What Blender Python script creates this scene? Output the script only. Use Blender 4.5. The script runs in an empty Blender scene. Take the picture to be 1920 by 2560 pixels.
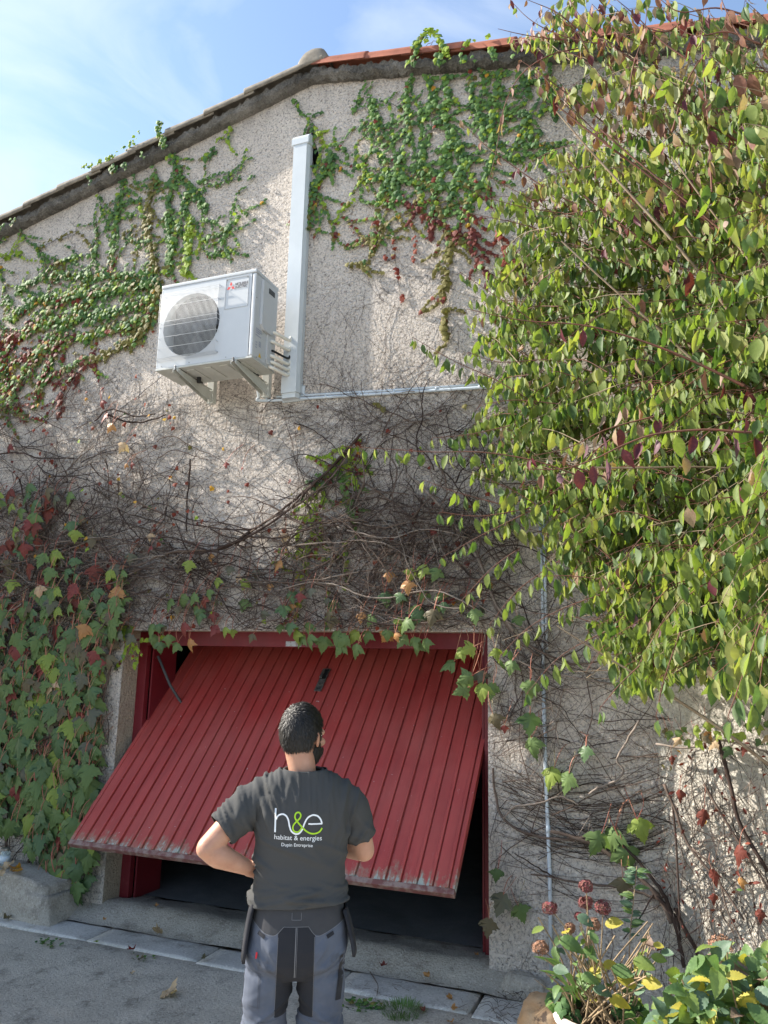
import bpy, bmesh, math, random
import numpy as np
from mathutils import Vector, Matrix, noise, geometry
from mathutils.bvhtree import BVHTree
random.seed(7); np.random.seed(7)
SC = bpy.context.scene
COL = SC.collection
R = math.radians

# ---------------------------------------------------------------- camera
CAM_POS = Vector((0.0, -5.0, 1.77))
PITCH, ROLL, YAW, FPX = R(11.25), R(1.25), R(21.5), 1920.0
F = Vector((-math.sin(YAW)*math.cos(PITCH), math.cos(YAW)*math.cos(PITCH), math.sin(PITCH)))
R0 = Vector((math.cos(YAW), math.sin(YAW), 0)); U0 = R0.cross(F)
RT = R0*math.cos(ROLL) + U0*math.sin(ROLL); UP = -R0*math.sin(ROLL) + U0*math.cos(ROLL)
cam = bpy.data.cameras.new('camera'); camo = bpy.data.objects.new('camera', cam); COL.objects.link(camo)
camo.matrix_world = Matrix(((RT.x, UP.x, -F.x, CAM_POS.x), (RT.y, UP.y, -F.y, CAM_POS.y), (RT.z, UP.z, -F.z, CAM_POS.z), (0, 0, 0, 1)))
cam.sensor_fit = 'HORIZONTAL'; cam.sensor_width = 36; cam.lens = 36.0
cam.clip_start = 0.05; cam.clip_end = 500
SC.camera = camo

# ---------------------------------------------------------------- light
SUN_EL, SUN_A = R(37), R(8)          # sun from the left, almost in the plane of the gable wall
sdir = Vector((-math.cos(SUN_EL)*math.cos(SUN_A), -math.cos(SUN_EL)*math.sin(SUN_A), math.sin(SUN_EL)))
sun = bpy.data.lights.new('sun', 'SUN'); sun.energy = 3.6; sun.angle = R(0.6); sun.color = (1.0, 0.93, 0.82)
suno = bpy.data.objects.new('sun', sun); COL.objects.link(suno)
suno.rotation_euler = sdir.to_track_quat('Z', 'Y').to_euler()
w = bpy.data.worlds.new('World'); SC.world = w; w.use_nodes = True
nt = w.node_tree; N = nt.nodes; Lk = nt.links; N.clear()
out = N.new('ShaderNodeOutputWorld'); bg = N.new('ShaderNodeBackground'); sky = N.new('ShaderNodeTexSky')
sky.sky_type = 'NISHITA'; sky.sun_disc = False; sky.sun_elevation = SUN_EL
sky.sun_rotation = math.atan2(sdir.x, sdir.y)
sky.air_density = 1.0; sky.dust_density = 0.6; sky.ozone_density = 1.0
tc = N.new('ShaderNodeTexCoord'); mp = N.new('ShaderNodeMapping'); mp.inputs['Scale'].default_value = (2.2, 1.5, 4.2)
mp.inputs['Rotation'].default_value = (0.3, 0.2, 0.5)
mp.inputs['Location'].default_value = (0.35, 0.1, 0.0)
n1 = N.new('ShaderNodeTexNoise'); n1.inputs['Scale'].default_value = 1.7; n1.inputs['Detail'].default_value = 7; n1.inputs['Roughness'].default_value = 0.52; n1.inputs['Distortion'].default_value = 0.9
rp = N.new('ShaderNodeValToRGB'); rp.color_ramp.elements[0].position = 0.47; rp.color_ramp.elements[1].position = 0.88
rp.color_ramp.elements[0].color = (0, 0, 0, 1); rp.color_ramp.elements[1].color = (1, 1, 1, 1)
mx = N.new('ShaderNodeMix'); mx.data_type = 'RGBA'
Lk.new(tc.outputs['Generated'], mp.inputs['Vector']); Lk.new(mp.outputs[0], n1.inputs['Vector']); Lk.new(n1.outputs['Fac'], rp.inputs[0])
mm = N.new('ShaderNodeMath'); mm.operation = 'MULTIPLY_ADD'; mm.inputs[1].default_value = 0.72; mm.inputs[2].default_value = 0.04
Lk.new(rp.outputs[0], mm.inputs[0]); Lk.new(mm.outputs[0], mx.inputs['Factor'])
tint = N.new('ShaderNodeMix'); tint.data_type = 'RGBA'; tint.blend_type = 'MULTIPLY'; tint.inputs['Factor'].default_value = 1.0; tint.inputs['B'].default_value = (0.84, 0.87, 0.88, 1)
Lk.new(sky.outputs[0], tint.inputs['A']); Lk.new(tint.outputs['Result'], mx.inputs['A']); mx.inputs['B'].default_value = (3.35, 3.6, 3.9, 1)
Lk.new(mx.outputs['Result'], bg.inputs['Color']); bg.inputs['Strength'].default_value = 0.10
Lk.new(bg.outputs[0], out.inputs['Surface'])
SC.view_settings.view_transform = 'Standard'; SC.view_settings.look = 'None'
SC.view_settings.exposure = 1.82; SC.view_settings.gamma = 1.0; SC.view_settings.use_curve_mapping = False

# ---------------------------------------------------------------- helpers
def ray(px, py): return F*FPX + RT*(px-960) - UP*(py-1280)
def at(px, py, Y=0.0):                       # where a sight line meets the plane y = Y
    d = ray(px, py); return CAM_POS + d*((Y-CAM_POS.y)/d.y)
def at_plane(px, py, p0, n):
    d = ray(px, py); return CAM_POS + d*((p0-CAM_POS).dot(n)/d.dot(n))
def at_dist(px, py, dist):
    d = ray(px, py); return CAM_POS + d*(dist/math.hypot(d.x, d.y))
def rnd(a, b): return random.uniform(a, b)
def tag(o, label=None, cat=None, group=None, kind=None):
    if label: o['label'] = label
    if cat: o['category'] = cat
    if group: o['group'] = group
    if kind: o['kind'] = kind
    return o
def thing(name, label, cat, loc=(0, 0, 0), rz=0, group=None):
    o = bpy.data.objects.new(name, None); COL.objects.link(o); o.location = loc; o.rotation_euler = (0, 0, rz)
    o.empty_display_size = 0.1
    return tag(o, label, cat, group)
def link(name, me, parent=None, loc=None):
    o = bpy.data.objects.new(name, me); COL.objects.link(o)
    if parent: o.parent = parent
    if loc is not None: o.location = loc
    return o
def from_bm(name, bm, mats, parent=None, smooth=False, loc=None):
    me = bpy.data.meshes.new(name); bm.normal_update(); bm.to_mesh(me); bm.free()
    for m in (mats if isinstance(mats, (list, tuple)) else [mats]): me.materials.append(m)
    if smooth: me.polygons.foreach_set('use_smooth', [True]*len(me.polygons))
    return link(name, me, parent, loc)
def from_np(name, V, T, mats, parent=None, mi=None, smooth=True):
    V = np.asarray(V, np.float32); T = np.asarray(T, np.int32)
    me = bpy.data.meshes.new(name); me.vertices.add(len(V)); me.vertices.foreach_set('co', V.ravel())
    k = T.shape[1]; me.loops.add(T.size); me.loops.foreach_set('vertex_index', T.ravel())
    me.polygons.add(len(T)); me.polygons.foreach_set('loop_start', np.arange(0, T.size, k, dtype=np.int32))
    me.polygons.foreach_set('loop_total', np.full(len(T), k, np.int32))
    for m in mats: me.materials.append(m)
    if mi is not None: me.polygons.foreach_set('material_index', np.asarray(mi, np.int32))
    me.polygons.foreach_set('use_smooth', np.full(len(T), smooth))
    me.update(calc_edges=True)
    return link(name, me, parent)
def box(bm, x0, x1, y0, y1, z0, z1, bev=0.0, M=None, mat=0):
    r = bmesh.ops.create_cube(bm, size=1.0); vs = r['verts']
    for v in vs: v.co = Vector(((x0+x1)/2+v.co.x*(x1-x0), (y0+y1)/2+v.co.y*(y1-y0), (z0+z1)/2+v.co.z*(z1-z0)))
    fs = set(f for v in vs for f in v.link_faces)
    for f in fs: f.material_index = mat
    if bev > 0:
        es = list(set(e for v in vs for e in v.link_edges))
        g = bmesh.ops.bevel(bm, geom=es, offset=bev, segments=2, affect='EDGES', profile=0.6)
        vs = list(set(v for f in g['faces'] for v in f.verts) | set(v for v in vs if v.is_valid))
        for f in g['faces']: f.material_index = mat
    if M is not None:
        for v in vs: v.co = M @ v.co
    return vs
def prism(bm, pts, axis, a, b, mat=0):
    """pts: 2D polygon; axis: 'x','y','z' extrusion from a to b"""
    def mk(p, t):
        return Vector({'x': (t, p[0], p[1]), 'y': (p[0], t, p[1]), 'z': (p[0], p[1], t)}[axis])
    A = [bm.verts.new(mk(p, a)) for p in pts]; B = [bm.verts.new(mk(p, b)) for p in pts]; n = len(pts)
    fs = [bm.faces.new(A), bm.faces.new(B[::-1])]
    for i in range(n): fs.append(bm.faces.new((A[i], B[i], B[(i+1) % n], A[(i+1) % n])))
    for f in fs: f.material_index = mat
    bmesh.ops.recalc_face_normals(bm, faces=fs)
    return A+B
def catmull(pts, per=6):
    P = [Vector(p) for p in pts]
    if len(P) < 3: return [P[0].lerp(P[-1], i/per) for i in range(per+1)]
    P = [P[0]*2-P[1]] + P + [P[-1]*2-P[-2]]; o = []
    for i in range(1, len(P)-2):
        a, b, c, d = P[i-1], P[i], P[i+1], P[i+2]
        for k in range(per):
            t = k/per
            o.append(0.5*((2*b)+(-a+c)*t+(2*a-5*b+4*c-d)*t*t+(-a+3*b-3*c+d)*t**3))
    o.append(P[-2].copy()); return o
class Tubes:
    """many thin tubes collected into one mesh"""
    def __init__(s): s.V = []; s.T = []; s.M = []; s.n = 0
    def add(s, pts, r0, r1=None, sides=3, mat=0, rf=None, caps=False):
        if r1 is None: r1 = r0
        P = np.array([tuple(p) for p in pts], float); n = len(P)
        if n < 2: return
        if caps:
            P = np.concatenate([P[:1], P, P[-1:]]); P[0] += (P[1]-P[2])*1e-3; P[-1] += (P[-2]-P[-3])*1e-3; n += 2
        D = np.gradient(P, axis=0); D /= (np.linalg.norm(D, axis=1, keepdims=True)+1e-9)
        ref = np.array([0.31, 0.17, 0.93]) if abs(D[0][2]) < 0.85 else np.array([0.93, 0.31, 0.17])
        A = np.cross(D, ref); A /= (np.linalg.norm(A, axis=1, keepdims=True)+1e-9); B = np.cross(D, A)
        t = np.linspace(0, 1, n); rr = r0+(r1-r0)*t
        if rf is not None: rr = np.array([rf(x) for x in t])
        if caps: rr[0] = 1e-4; rr[-1] = 1e-4
        an = np.arange(sides)/sides*2*math.pi
        ring = P[:, None, :]+(A[:, None, :]*np.cos(an)[None, :, None]+B[:, None, :]*np.sin(an)[None, :, None])*rr[:, None, None]
        s.V.append(ring.reshape(-1, 3)); base = s.n
        i = np.arange(n-1)[:, None]*sides; j = np.arange(sides)[None, :]; k = (j+1) % sides
        q = np.stack([base+i+j, base+i+k, base+i+sides+k, base+i+sides+j], -1).reshape(-1, 4)
        s.T.append(q); s.M.append(np.full(len(q), mat)); s.n += n*sides
    def build(s, name, mats, parent=None, smooth=True):
        if not s.V: return None
        return from_np(name, np.concatenate(s.V), np.concatenate(s.T), mats, parent, np.concatenate(s.M), smooth)

# ---------------------------------------------------------------- materials
def mat(name, col, rough=0.7, spec=0.4, metal=0.0, col2=None, nscale=8.0, ndet=4, cmin=0.35, cmax=0.65, bump=0.0, bscale=40, bdist=0.01,
        stretch=None, extra=None, coords='Object', bdet=3, brough=0.6):
    m = bpy.data.materials.new(name); m.use_nodes = True; t = m.node_tree; n = t.nodes; l = t.links
    p = n['Principled BSDF']; p.inputs['Roughness'].default_value = rough; p.inputs['Specular IOR Level'].default_value = spec
    p.inputs['Metallic'].default_value = metal; p.inputs['Base Color'].default_value = (*col, 1)
    if coords == 'World': g = n.new('ShaderNodeNewGeometry'); vec = g.outputs['Position']
    else: g = n.new('ShaderNodeTexCoord'); vec = g.outputs[coords]
    if stretch:
        mpn = n.new('ShaderNodeMapping'); mpn.inputs['Scale'].default_value = stretch; l.new(vec, mpn.inputs['Vector']); vec = mpn.outputs[0]
    if col2:
        a = n.new('ShaderNodeTexNoise'); a.inputs['Scale'].default_value = nscale; a.inputs['Detail'].default_value = ndet; l.new(vec, a.inputs['Vector'])
        a.inputs['Roughness'].default_value = 0.6
        r = n.new('ShaderNodeMapRange'); r.inputs['From Min'].default_value = cmin; r.inputs['From Max'].default_value = cmax; l.new(a.outputs['Fac'], r.inputs['Value'])
        x = n.new('ShaderNodeMix'); x.data_type = 'RGBA'; x.inputs['A'].default_value = (*col, 1); x.inputs['B'].default_value = (*col2, 1)
        l.new(r.outputs[0], x.inputs['Factor']); l.new(x.outputs['Result'], p.inputs['Base Color'])
    if bump > 0:
        b = n.new('ShaderNodeTexNoise'); b.inputs['Scale'].default_value = bscale; b.inputs['Detail'].default_value = bdet; b.inputs['Roughness'].default_value = brough
        l.new(vec, b.inputs['Vector'])
        bb = n.new('ShaderNodeBump'); bb.inputs['Strength'].default_value = bump; bb.inputs['Distance'].default_value = bdist
        l.new(b.outputs['Fac'], bb.inputs['Height']); l.new(bb.outputs[0], p.inputs['Normal'])
    if extra: extra(m, t, n, l, p, vec)
    return m
def mixrgb(n, l, fac, a, b, blend='MIX'):
    x = n.new('ShaderNodeMix'); x.data_type = 'RGBA'; x.blend_type = blend
    for s, v in (('Factor', fac), ('A', a), ('B', b)):
        if hasattr(v, 'is_linked'): l.new(v, x.inputs[s])
        elif isinstance(v, (int, float)): x.inputs[s].default_value = v
        else: x.inputs[s].default_value = (*v, 1)
    return x.outputs['Result']
def mth(n, l, op, a, b=None, c=None, clamp=False):
    x = n.new('ShaderNodeMath'); x.operation = op; x.use_clamp = clamp
    for i, v in enumerate((a, b, c)):
        if v is None: continue
        if hasattr(v, 'is_linked'): l.new(v, x.inputs[i])
        else: x.inputs[i].default_value = v
    return x.outputs[0]
def tnoise(n, l, vec, scale, det=3, rough=0.55, dist=0.0):
    a = n.new('ShaderNodeTexNoise'); a.inputs['Scale'].default_value = scale; a.inputs['Detail'].default_value = det
    a.inputs['Roughness'].default_value = rough; a.inputs['Distortion'].default_value = dist
    l.new(vec, a.inputs['Vector']); return a.outputs['Fac']
def mrange(n, l, v, a, b, c=0.0, d=1.0):
    r = n.new('ShaderNodeMapRange'); r.inputs[1].default_value = a; r.inputs[2].default_value = b; r.inputs[3].default_value = c; r.inputs[4].default_value = d
    l.new(v, r.inputs['Value']); return r.outputs[0]

def stucco_mat(name, light, dark, dirt, amt):
    def ex(m, t, n, l, p, vec):
        vo = n.new('ShaderNodeTexVoronoi'); vo.inputs['Scale'].default_value = 50; vo.feature = 'SMOOTH_F1'; vo.inputs['Smoothness'].default_value = 0.5
        wv = n.new('ShaderNodeVectorMath'); wv.operation = 'ADD'
        nn = n.new('ShaderNodeTexNoise'); nn.inputs['Scale'].default_value = 30; l.new(vec, nn.inputs['Vector'])
        sc = n.new('ShaderNodeVectorMath'); sc.operation = 'SCALE'; sc.inputs['Scale'].default_value = 0.035; l.new(nn.outputs['Color'], sc.inputs[0])
        l.new(vec, wv.inputs[0]); l.new(sc.outputs[0], wv.inputs[1]); l.new(wv.outputs[0], vo.inputs['Vector'])
        f1 = tnoise(n, l, wv.outputs[0], 62, 5, 0.66); f2 = tnoise(n, l, vec, 24, 5, 0.7)
        big = tnoise(n, l, vec, 0.9, 5, 0.6)
        h = mth(n, l, 'ADD', mth(n, l, 'MULTIPLY', vo.outputs['Distance'], -0.8), mth(n, l, 'ADD', mth(n, l, 'MULTIPLY', f1, 1.5), mth(n, l, 'MULTIPLY', f2, 0.8)))
        b = n.new('ShaderNodeBump'); b.inputs['Strength'].default_value = 1.0; b.inputs['Distance'].default_value = 0.022; l.new(h, b.inputs['Height']); l.new(b.outputs[0], p.inputs['Normal'])
        base = mixrgb(n, l, mrange(n, l, big, 0.36, 0.66), light, dark)
        med = mrange(n, l, tnoise(n, l, vec, 3.5, 6, 0.65), 0.35, 0.75)
        base = mixrgb(n, l, mth(n, l, 'MULTIPLY', med, 0.18), base, dirt)
        st = n.new('ShaderNodeMapping'); st.inputs['Scale'].default_value = (3.2, 1, 0.35); l.new(vec, st.inputs['Vector'])     # old rain streaks
        base = mixrgb(n, l, mth(n, l, 'MULTIPLY', mrange(n, l, tnoise(n, l, st.outputs[0], 1.5, 6, 0.7), 0.54, 0.74), 0.28), base, dirt)
        pits = mth(n, l, 'MULTIPLY', mrange(n, l, f1, 0.52, 0.37), mrange(n, l, f2, 0.30, 0.58))     # dirt that sits in the pits of the render
        base = mixrgb(n, l, mth(n, l, 'MULTIPLY', pits, amt), base, tuple(c*0.45 for c in dirt))
        pale = mrange(n, l, tnoise(n, l, vec, 1.6, 4, 0.6), 0.60, 0.72)
        base = mixrgb(n, l, mth(n, l, 'MULTIPLY', pale, 0.35), base, (0.70, 0.67, 0.66))
        ck = n.new('ShaderNodeTexVoronoi'); ck.feature = 'DISTANCE_TO_EDGE'; ck.inputs['Scale'].default_value = 0.55      # hairline cracks
        cv = n.new('ShaderNodeVectorMath'); cv.operation = 'ADD'; cn = n.new('ShaderNodeTexNoise'); cn.inputs['Scale'].default_value = 2.2; cn.inputs['Detail'].default_value = 6; l.new(vec, cn.inputs['Vector'])
        l.new(vec, cv.inputs[0]); l.new(cn.outputs['Color'], cv.inputs[1]); l.new(cv.outputs[0], ck.inputs['Vector'])
        crk = mth(n, l, 'MULTIPLY', mrange(n, l, ck.outputs['Distance'], 0.006, 0.0015), mrange(n, l, tnoise(n, l, vec, 0.8, 2), 0.50, 0.60))
        base = mixrgb(n, l, mth(n, l, 'MULTIPLY', crk, 0.6), base, tuple(c*0.4 for c in dirt))
        sp = n.new('ShaderNodeSeparateXYZ'); l.new(vec, sp.inputs[0])                       # streaky darker band below the roof edge
        rl = mth(n, l, 'SUBTRACT', 6.64, mth(n, l, 'MULTIPLY', mth(n, l, 'ABSOLUTE', mth(n, l, 'SUBTRACT', sp.outputs['X'], -2.64)), 0.222))
        gb = mth(n, l, 'SUBTRACT', rl, sp.outputs['Z']); gr = mth(n, l, 'MULTIPLY', mrange(n, l, gb, 0.34, 0.0), mrange(n, l, tnoise(n, l, st.outputs[0], 2.6, 5, 0.7), 0.36, 0.62))
        base = mixrgb(n, l, mth(n, l, 'MULTIPLY', gr, 0.6), base, tuple(c*0.8 for c in dirt))
        l.new(base, p.inputs['Base Color'])
    return mat(name, light, 0.92, 0.15, extra=ex)
M_STUCCO = stucco_mat('rough_stucco', (0.80, 0.72, 0.645), (0.74, 0.66, 0.59), (0.27, 0.235, 0.215), 0.85)
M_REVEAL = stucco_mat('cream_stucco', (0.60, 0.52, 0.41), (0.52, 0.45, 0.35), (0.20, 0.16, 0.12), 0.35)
M_LIME = stucco_mat('limewashed_render', (0.80, 0.75, 0.66), (0.72, 0.66, 0.57), (0.22, 0.18, 0.14), 0.5)
M_DARK = mat('interior_shade_plaster', (0.045, 0.045, 0.05), 0.95, 0.1)  # near-black plaster: the darkness of the room and wall hole is put into the colour
def cement(name, a, b, stain, rough=0.9, bd=0.008, sc=1.0):
    def ex(m, t, n, l, p, vec):
        f = tnoise(n, l, vec, 70*sc, 5, 0.72); g = tnoise(n, l, vec, 2.3*sc, 7, 0.68, 0.4); s = tnoise(n, l, vec, 6.5*sc, 6, 0.7)
        base = mixrgb(n, l, mrange(n, l, g, 0.35, 0.65), a, b)
        base = mixrgb(n, l, mth(n, l, 'MULTIPLY', mrange(n, l, s, 0.52, 0.68), 0.7), base, stain)
        base = mixrgb(n, l, mth(n, l, 'MULTIPLY', mrange(n, l, f, 0.56, 0.70), 0.55), base, tuple(min(1, c*1.7) for c in a))
        base = mixrgb(n, l, mth(n, l, 'MULTIPLY', mrange(n, l, f, 0.46, 0.32), 0.7), base, stain)
        l.new(base, p.inputs['Base Color'])
        h = mth(n, l, 'ADD', mth(n, l, 'MULTIPLY', f, 1.0), mth(n, l, 'MULTIPLY', s, 1.0))
        bb = n.new('ShaderNodeBump'); bb.inputs['Strength'].default_value = 1.0; bb.inputs['Distance'].default_value = bd
        l.new(h, bb.inputs['Height']); l.new(bb.outputs[0], p.inputs['Normal'])
    return mat(name, a, rough, 0.25, extra=ex)
M_GROUND = cement('old_exposed_concrete', (0.64, 0.58, 0.50), (0.50, 0.45, 0.385), (0.18, 0.16, 0.135), bd=0.022)
M_SLAB = cement('stone_slab', (0.54, 0.52, 0.49), (0.44, 0.42, 0.385), (0.20, 0.18, 0.155), bd=0.004)
M_LIP = cement('patched_cement', (0.50, 0.46, 0.40), (0.36, 0.325, 0.28), (0.15, 0.13, 0.105), bd=0.012)
M_FLOOR = cement('worn_garage_floor', (0.20, 0.205, 0.21), (0.13, 0.135, 0.14), (0.20, 0.20, 0.19), bd=0.004)
M_MORTAR = cement('weathered_mortar', (0.36, 0.335, 0.30), (0.10, 0.094, 0.085), (0.02, 0.019, 0.018), bd=0.05, sc=1.0)
M_TILE_OLD = mat('lichened_grey_tile', (0.25, 0.225, 0.19), 0.9, 0.2, col2=(0.14, 0.125, 0.105), nscale=9, bump=0.6, bscale=60, bdist=0.004, coords='World')
M_TILE_NEW = mat('terracotta_tile', (0.34, 0.125, 0.08), 0.8, 0.2, col2=(0.24, 0.09, 0.06), nscale=6, bump=0.3, bscale=80, bdist=0.002, coords='World')
M_TILE_LICHEN = mat('orange_lichen', (0.30, 0.17, 0.03), 0.95, 0.1)
M_SOIL = mat('dry_soil', (0.06, 0.045, 0.032), 0.98, 0.1, col2=(0.11, 0.085, 0.06), nscale=20, bump=1, bscale=60, bdist=0.02)

def door_red(name, base, wear=True):
    def ex(m, t, n, l, p, vec):
        g = n.new('ShaderNodeNewGeometry'); pos = g.outputs['Position']
        sx = n.new('ShaderNodeSeparateXYZ'); l.new(pos, sx.inputs[0])
        st = n.new('ShaderNodeMapping'); st.inputs['Scale'].default_value = (14, 1.4, 1.4); l.new(pos, st.inputs['Vector'])
        fade = mrange(n, l, tnoise(n, l, st.outputs[0], 1.0, 6, 0.65), 0.35, 0.72)
        blot = mrange(n, l, tnoise(n, l, pos, 2.1, 5, 0.6), 0.35, 0.7)
        c = mixrgb(n, l, mth(n, l, 'MULTIPLY', fade, 0.75), base, tuple(x*0.58 for x in base))
        c = mixrgb(n, l, mth(n, l, 'MULTIPLY', blot, 0.35), c, (base[0]*1.1, base[1]*2.6, base[2]*2.4))
        scr = mrange(n, l, tnoise(n, l, st.outputs[0], 5.5, 3, 0.7), 0.68, 0.74)
        c = mixrgb(n, l, mth(n, l, 'MULTIPLY', scr, 0.35), c, (0.42, 0.22, 0.2))
        if wear:
            low = mrange(n, l, sx.outputs['Z'], 0.74, 0.53)        # flaking paint along the bottom edge
            wn = tnoise(n, l, st.outputs[0], 2.2, 6, 0.7); wn2 = tnoise(n, l, pos, 9, 6, 0.75)
            v = mth(n, l, 'ADD', mth(n, l, 'MULTIPLY', low, 0.42), mth(n, l, 'ADD', mth(n, l, 'MULTIPLY', wn, 0.62), mth(n, l, 'MULTIPLY', wn2, 0.62)))
            k = mrange(n, l, v, 0.93, 1.0); k2 = mrange(n, l, v, 1.02, 1.07)
            c = mixrgb(n, l, mth(n, l, 'MULTIPLY', k, 0.9), c, (0.30, 0.15, 0.11)); c = mixrgb(n, l, mth(n, l, 'MULTIPLY', k2, 0.95), c, (0.33, 0.37, 0.33))
            sp = mrange(n, l, tnoise(n, l, pos, 46, 2, 0.5), 0.755, 0.775)
            c = mixrgb(n, l, sp, c, (0.5, 0.4, 0.38))
        l.new(c, p.inputs['Base Color'])
        rr = mrange(n, l, blot, 0, 1, 0.34, 0.58); l.new(rr, p.inputs['Roughness'])
        b = n.new('ShaderNodeBump'); b.inputs['Strength'].default_value = 0.35; b.inputs['Distance'].default_value = 0.006
        l.new(tnoise(n, l, pos, 3.0, 4), b.inputs['Height']); l.new(b.outputs[0], p.inputs['Normal'])
    return mat(name, base, 0.45, 0.28, extra=ex)
M_RED = door_red('faded_red_paint', (0.39, 0.050, 0.045))
M_REDEDGE = mat('scuffed_red_edge', (0.15, 0.055, 0.048), 0.6, 0.4, col2=(0.24, 0.17, 0.15), nscale=16, coords='World', cmin=.45, cmax=.6)
M_FRAME = door_red('dark_red_paint', (0.155, 0.012, 0.018), False)
M_STEEL = mat('dull_steel', (0.35, 0.34, 0.32), 0.4, 0.5, 0.8, col2=(0.16, 0.15, 0.14), nscale=40)
M_BLACKP = mat('black_plastic', (0.012, 0.012, 0.013), 0.5)
M_PVC = mat('white_pvc', (0.53, 0.57, 0.60), 0.42, 0.4, col2=(0.47, 0.51, 0.54), nscale=3, coords='World')
M_PIPE = mat('grey_white_conduit', (0.52, 0.58, 0.64), 0.45, 0.5, col2=(0.44, 0.49, 0.54), nscale=12, coords='World')
M_ACW = mat('ac_white_enamel', (0.52, 0.54, 0.56), 0.4, 0.4, col2=(0.47, 0.49, 0.51), nscale=2.5)
M_ACD = mat('ac_shadow_grey', (0.06, 0.065, 0.07), 0.6)  # dark grey with the shade inside the unit put into it
M_ACFAN = mat('fan_grey_plastic', (0.07, 0.073, 0.078), 0.6)
M_GALV = mat('bracket_powder_coat', (0.50, 0.51, 0.48), 0.5, 0.5, col2=(0.42, 0.43, 0.40), nscale=9)
M_INSUL = mat('pipe_insulation', (0.70, 0.68, 0.62), 0.7)
M_LOGORED = mat('logo_red', (0.60, 0.03, 0.03), 0.5); M_LOGOTXT = mat('logo_grey', (0.13, 0.13, 0.15), 0.5)
M_LABELB = mat('label_blue', (0.08, 0.13, 0.32), 0.5); M_LABELY = mat('label_yellow', (0.65, 0.42, 0.03), 0.5)
M_WPRINT = mat('white_print', (0.78, 0.80, 0.82), 0.6); M_GPRINT = mat('lime_print', (0.36, 0.60, 0.02), 0.6)

def leaf_mat(name, col, col2, back=None, trans=0.3, rough=0.45, ns=14, spec=0.4):
    m = bpy.data.materials.new(name); m.use_nodes = True; t = m.node_tree; n = t.nodes; l = t.links
    p = n['Principled BSDF']; g = n.new('ShaderNodeNewGeometry'); o = n['Material Output']
    a = tnoise(n, l, g.outputs['Position'], ns, 3, 0.6); b = tnoise(n, l, g.outputs['Position'], 95, 3, 0.6)
    c = mixrgb(n, l, mrange(n, l, a, 0.34, 0.66), col, col2)
    c = mixrgb(n, l, mth(n, l, 'MULTIPLY', mrange(n, l, b, 0.5, 0.75), 0.35), c, tuple(x*1.5+0.01 for x in col2))
    if back: c = mixrgb(n, l, mth(n, l, 'MULTIPLY', g.outputs['Backfacing'], 0.85), c, back)
    l.new(c, p.inputs['Base Color']); p.inputs['Roughness'].default_value = rough; p.inputs['Specular IOR Level'].default_value = spec
    tr = n.new('ShaderNodeBsdfTranslucent')
    tcx = mixrgb(n, l, 1.0, c, (1.35, 1.5, 0.55), 'MULTIPLY'); l.new(tcx, tr.inputs['Color'])
    ms = n.new('ShaderNodeMixShader'); ms.inputs[0].default_value = trans
    l.new(p.outputs[0], ms.inputs[1]); l.new(tr.outputs[0], ms.inputs[2]); l.new(ms.outputs[0], o.inputs['Surface'])
    return m
# shrub
LM_SG = leaf_mat('shrub_leaf_green', (0.135, 0.185, 0.045), (0.20, 0.25, 0.075), (0.24, 0.285, 0.13), 0.42, 0.55, spec=0.22)
LM_SD = leaf_mat('shrub_leaf_deep_green', (0.055, 0.098, 0.03), (0.09, 0.148, 0.052), (0.16, 0.21, 0.11), 0.36, 0.5, spec=0.25)
LM_SY = leaf_mat('shrub_leaf_pale_yellow', (0.29, 0.29, 0.10), (0.23, 0.26, 0.08), (0.31, 0.32, 0.18), 0.42, 0.6, spec=0.2)
LM_SP = leaf_mat('shrub_leaf_purple', (0.07, 0.018, 0.032), (0.14, 0.03, 0.035), (0.13, 0.07, 0.085), 0.25, 0.5, spec=0.25)
LM_SB = leaf_mat('shrub_leaf_brown', (0.13, 0.055, 0.04), (0.22, 0.11, 0.075), (0.24, 0.14, 0.11), 0.25, 0.65, spec=0.2)
LM_SK = leaf_mat('shrub_leaf_pink_buff', (0.27, 0.165, 0.125), (0.32, 0.235, 0.15), (0.31, 0.22, 0.185), 0.3, 0.6, spec=0.2)
SHRUB_MATS = [LM_SG, LM_SD, LM_SY, LM_SP, LM_SB, LM_SK]
# ivy / creeper
LM_IG = leaf_mat('ivy_leaf_green', (0.075, 0.155, 0.035), (0.12, 0.21, 0.055), None, 0.2, 0.65, spec=0.2)
LM_ID = leaf_mat('ivy_leaf_dark_green', (0.045, 0.10, 0.035), (0.075, 0.145, 0.05), None, 0.15, 0.65, spec=0.2)
LM_IY = leaf_mat('ivy_leaf_yellow_green', (0.20, 0.31, 0.03), (0.28, 0.36, 0.05), None, 0.35, 0.65, spec=0.2)
LM_IO = leaf_mat('ivy_leaf_olive_bronze', (0.12, 0.105, 0.03), (0.17, 0.15, 0.045), None, 0.2, 0.65, spec=0.2)
LM_IR = leaf_mat('ivy_leaf_red', (0.15, 0.024, 0.018), (0.22, 0.05, 0.025), None, 0.25, 0.65, spec=0.2)
LM_IB = leaf_mat('ivy_leaf_maroon', (0.10, 0.025, 0.025), (0.17, 0.045, 0.03), None, 0.2, 0.65, spec=0.2)
LM_IA = leaf_mat('ivy_leaf_amber', (0.45, 0.20, 0.03), (0.50, 0.32, 0.04), None, 0.3, 0.65, spec=0.2)
IVY_MATS = [LM_IG, LM_ID, LM_IY, LM_IO, LM_IR, LM_IB, LM_IA]
M_PETIOLE = mat('red_petiole', (0.36, 0.09, 0.07), 0.6, col2=(0.42, 0.20, 0.12), nscale=5, coords='World')
M_PETG = mat('pale_petiole', (0.36, 0.30, 0.16), 0.6)
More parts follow.
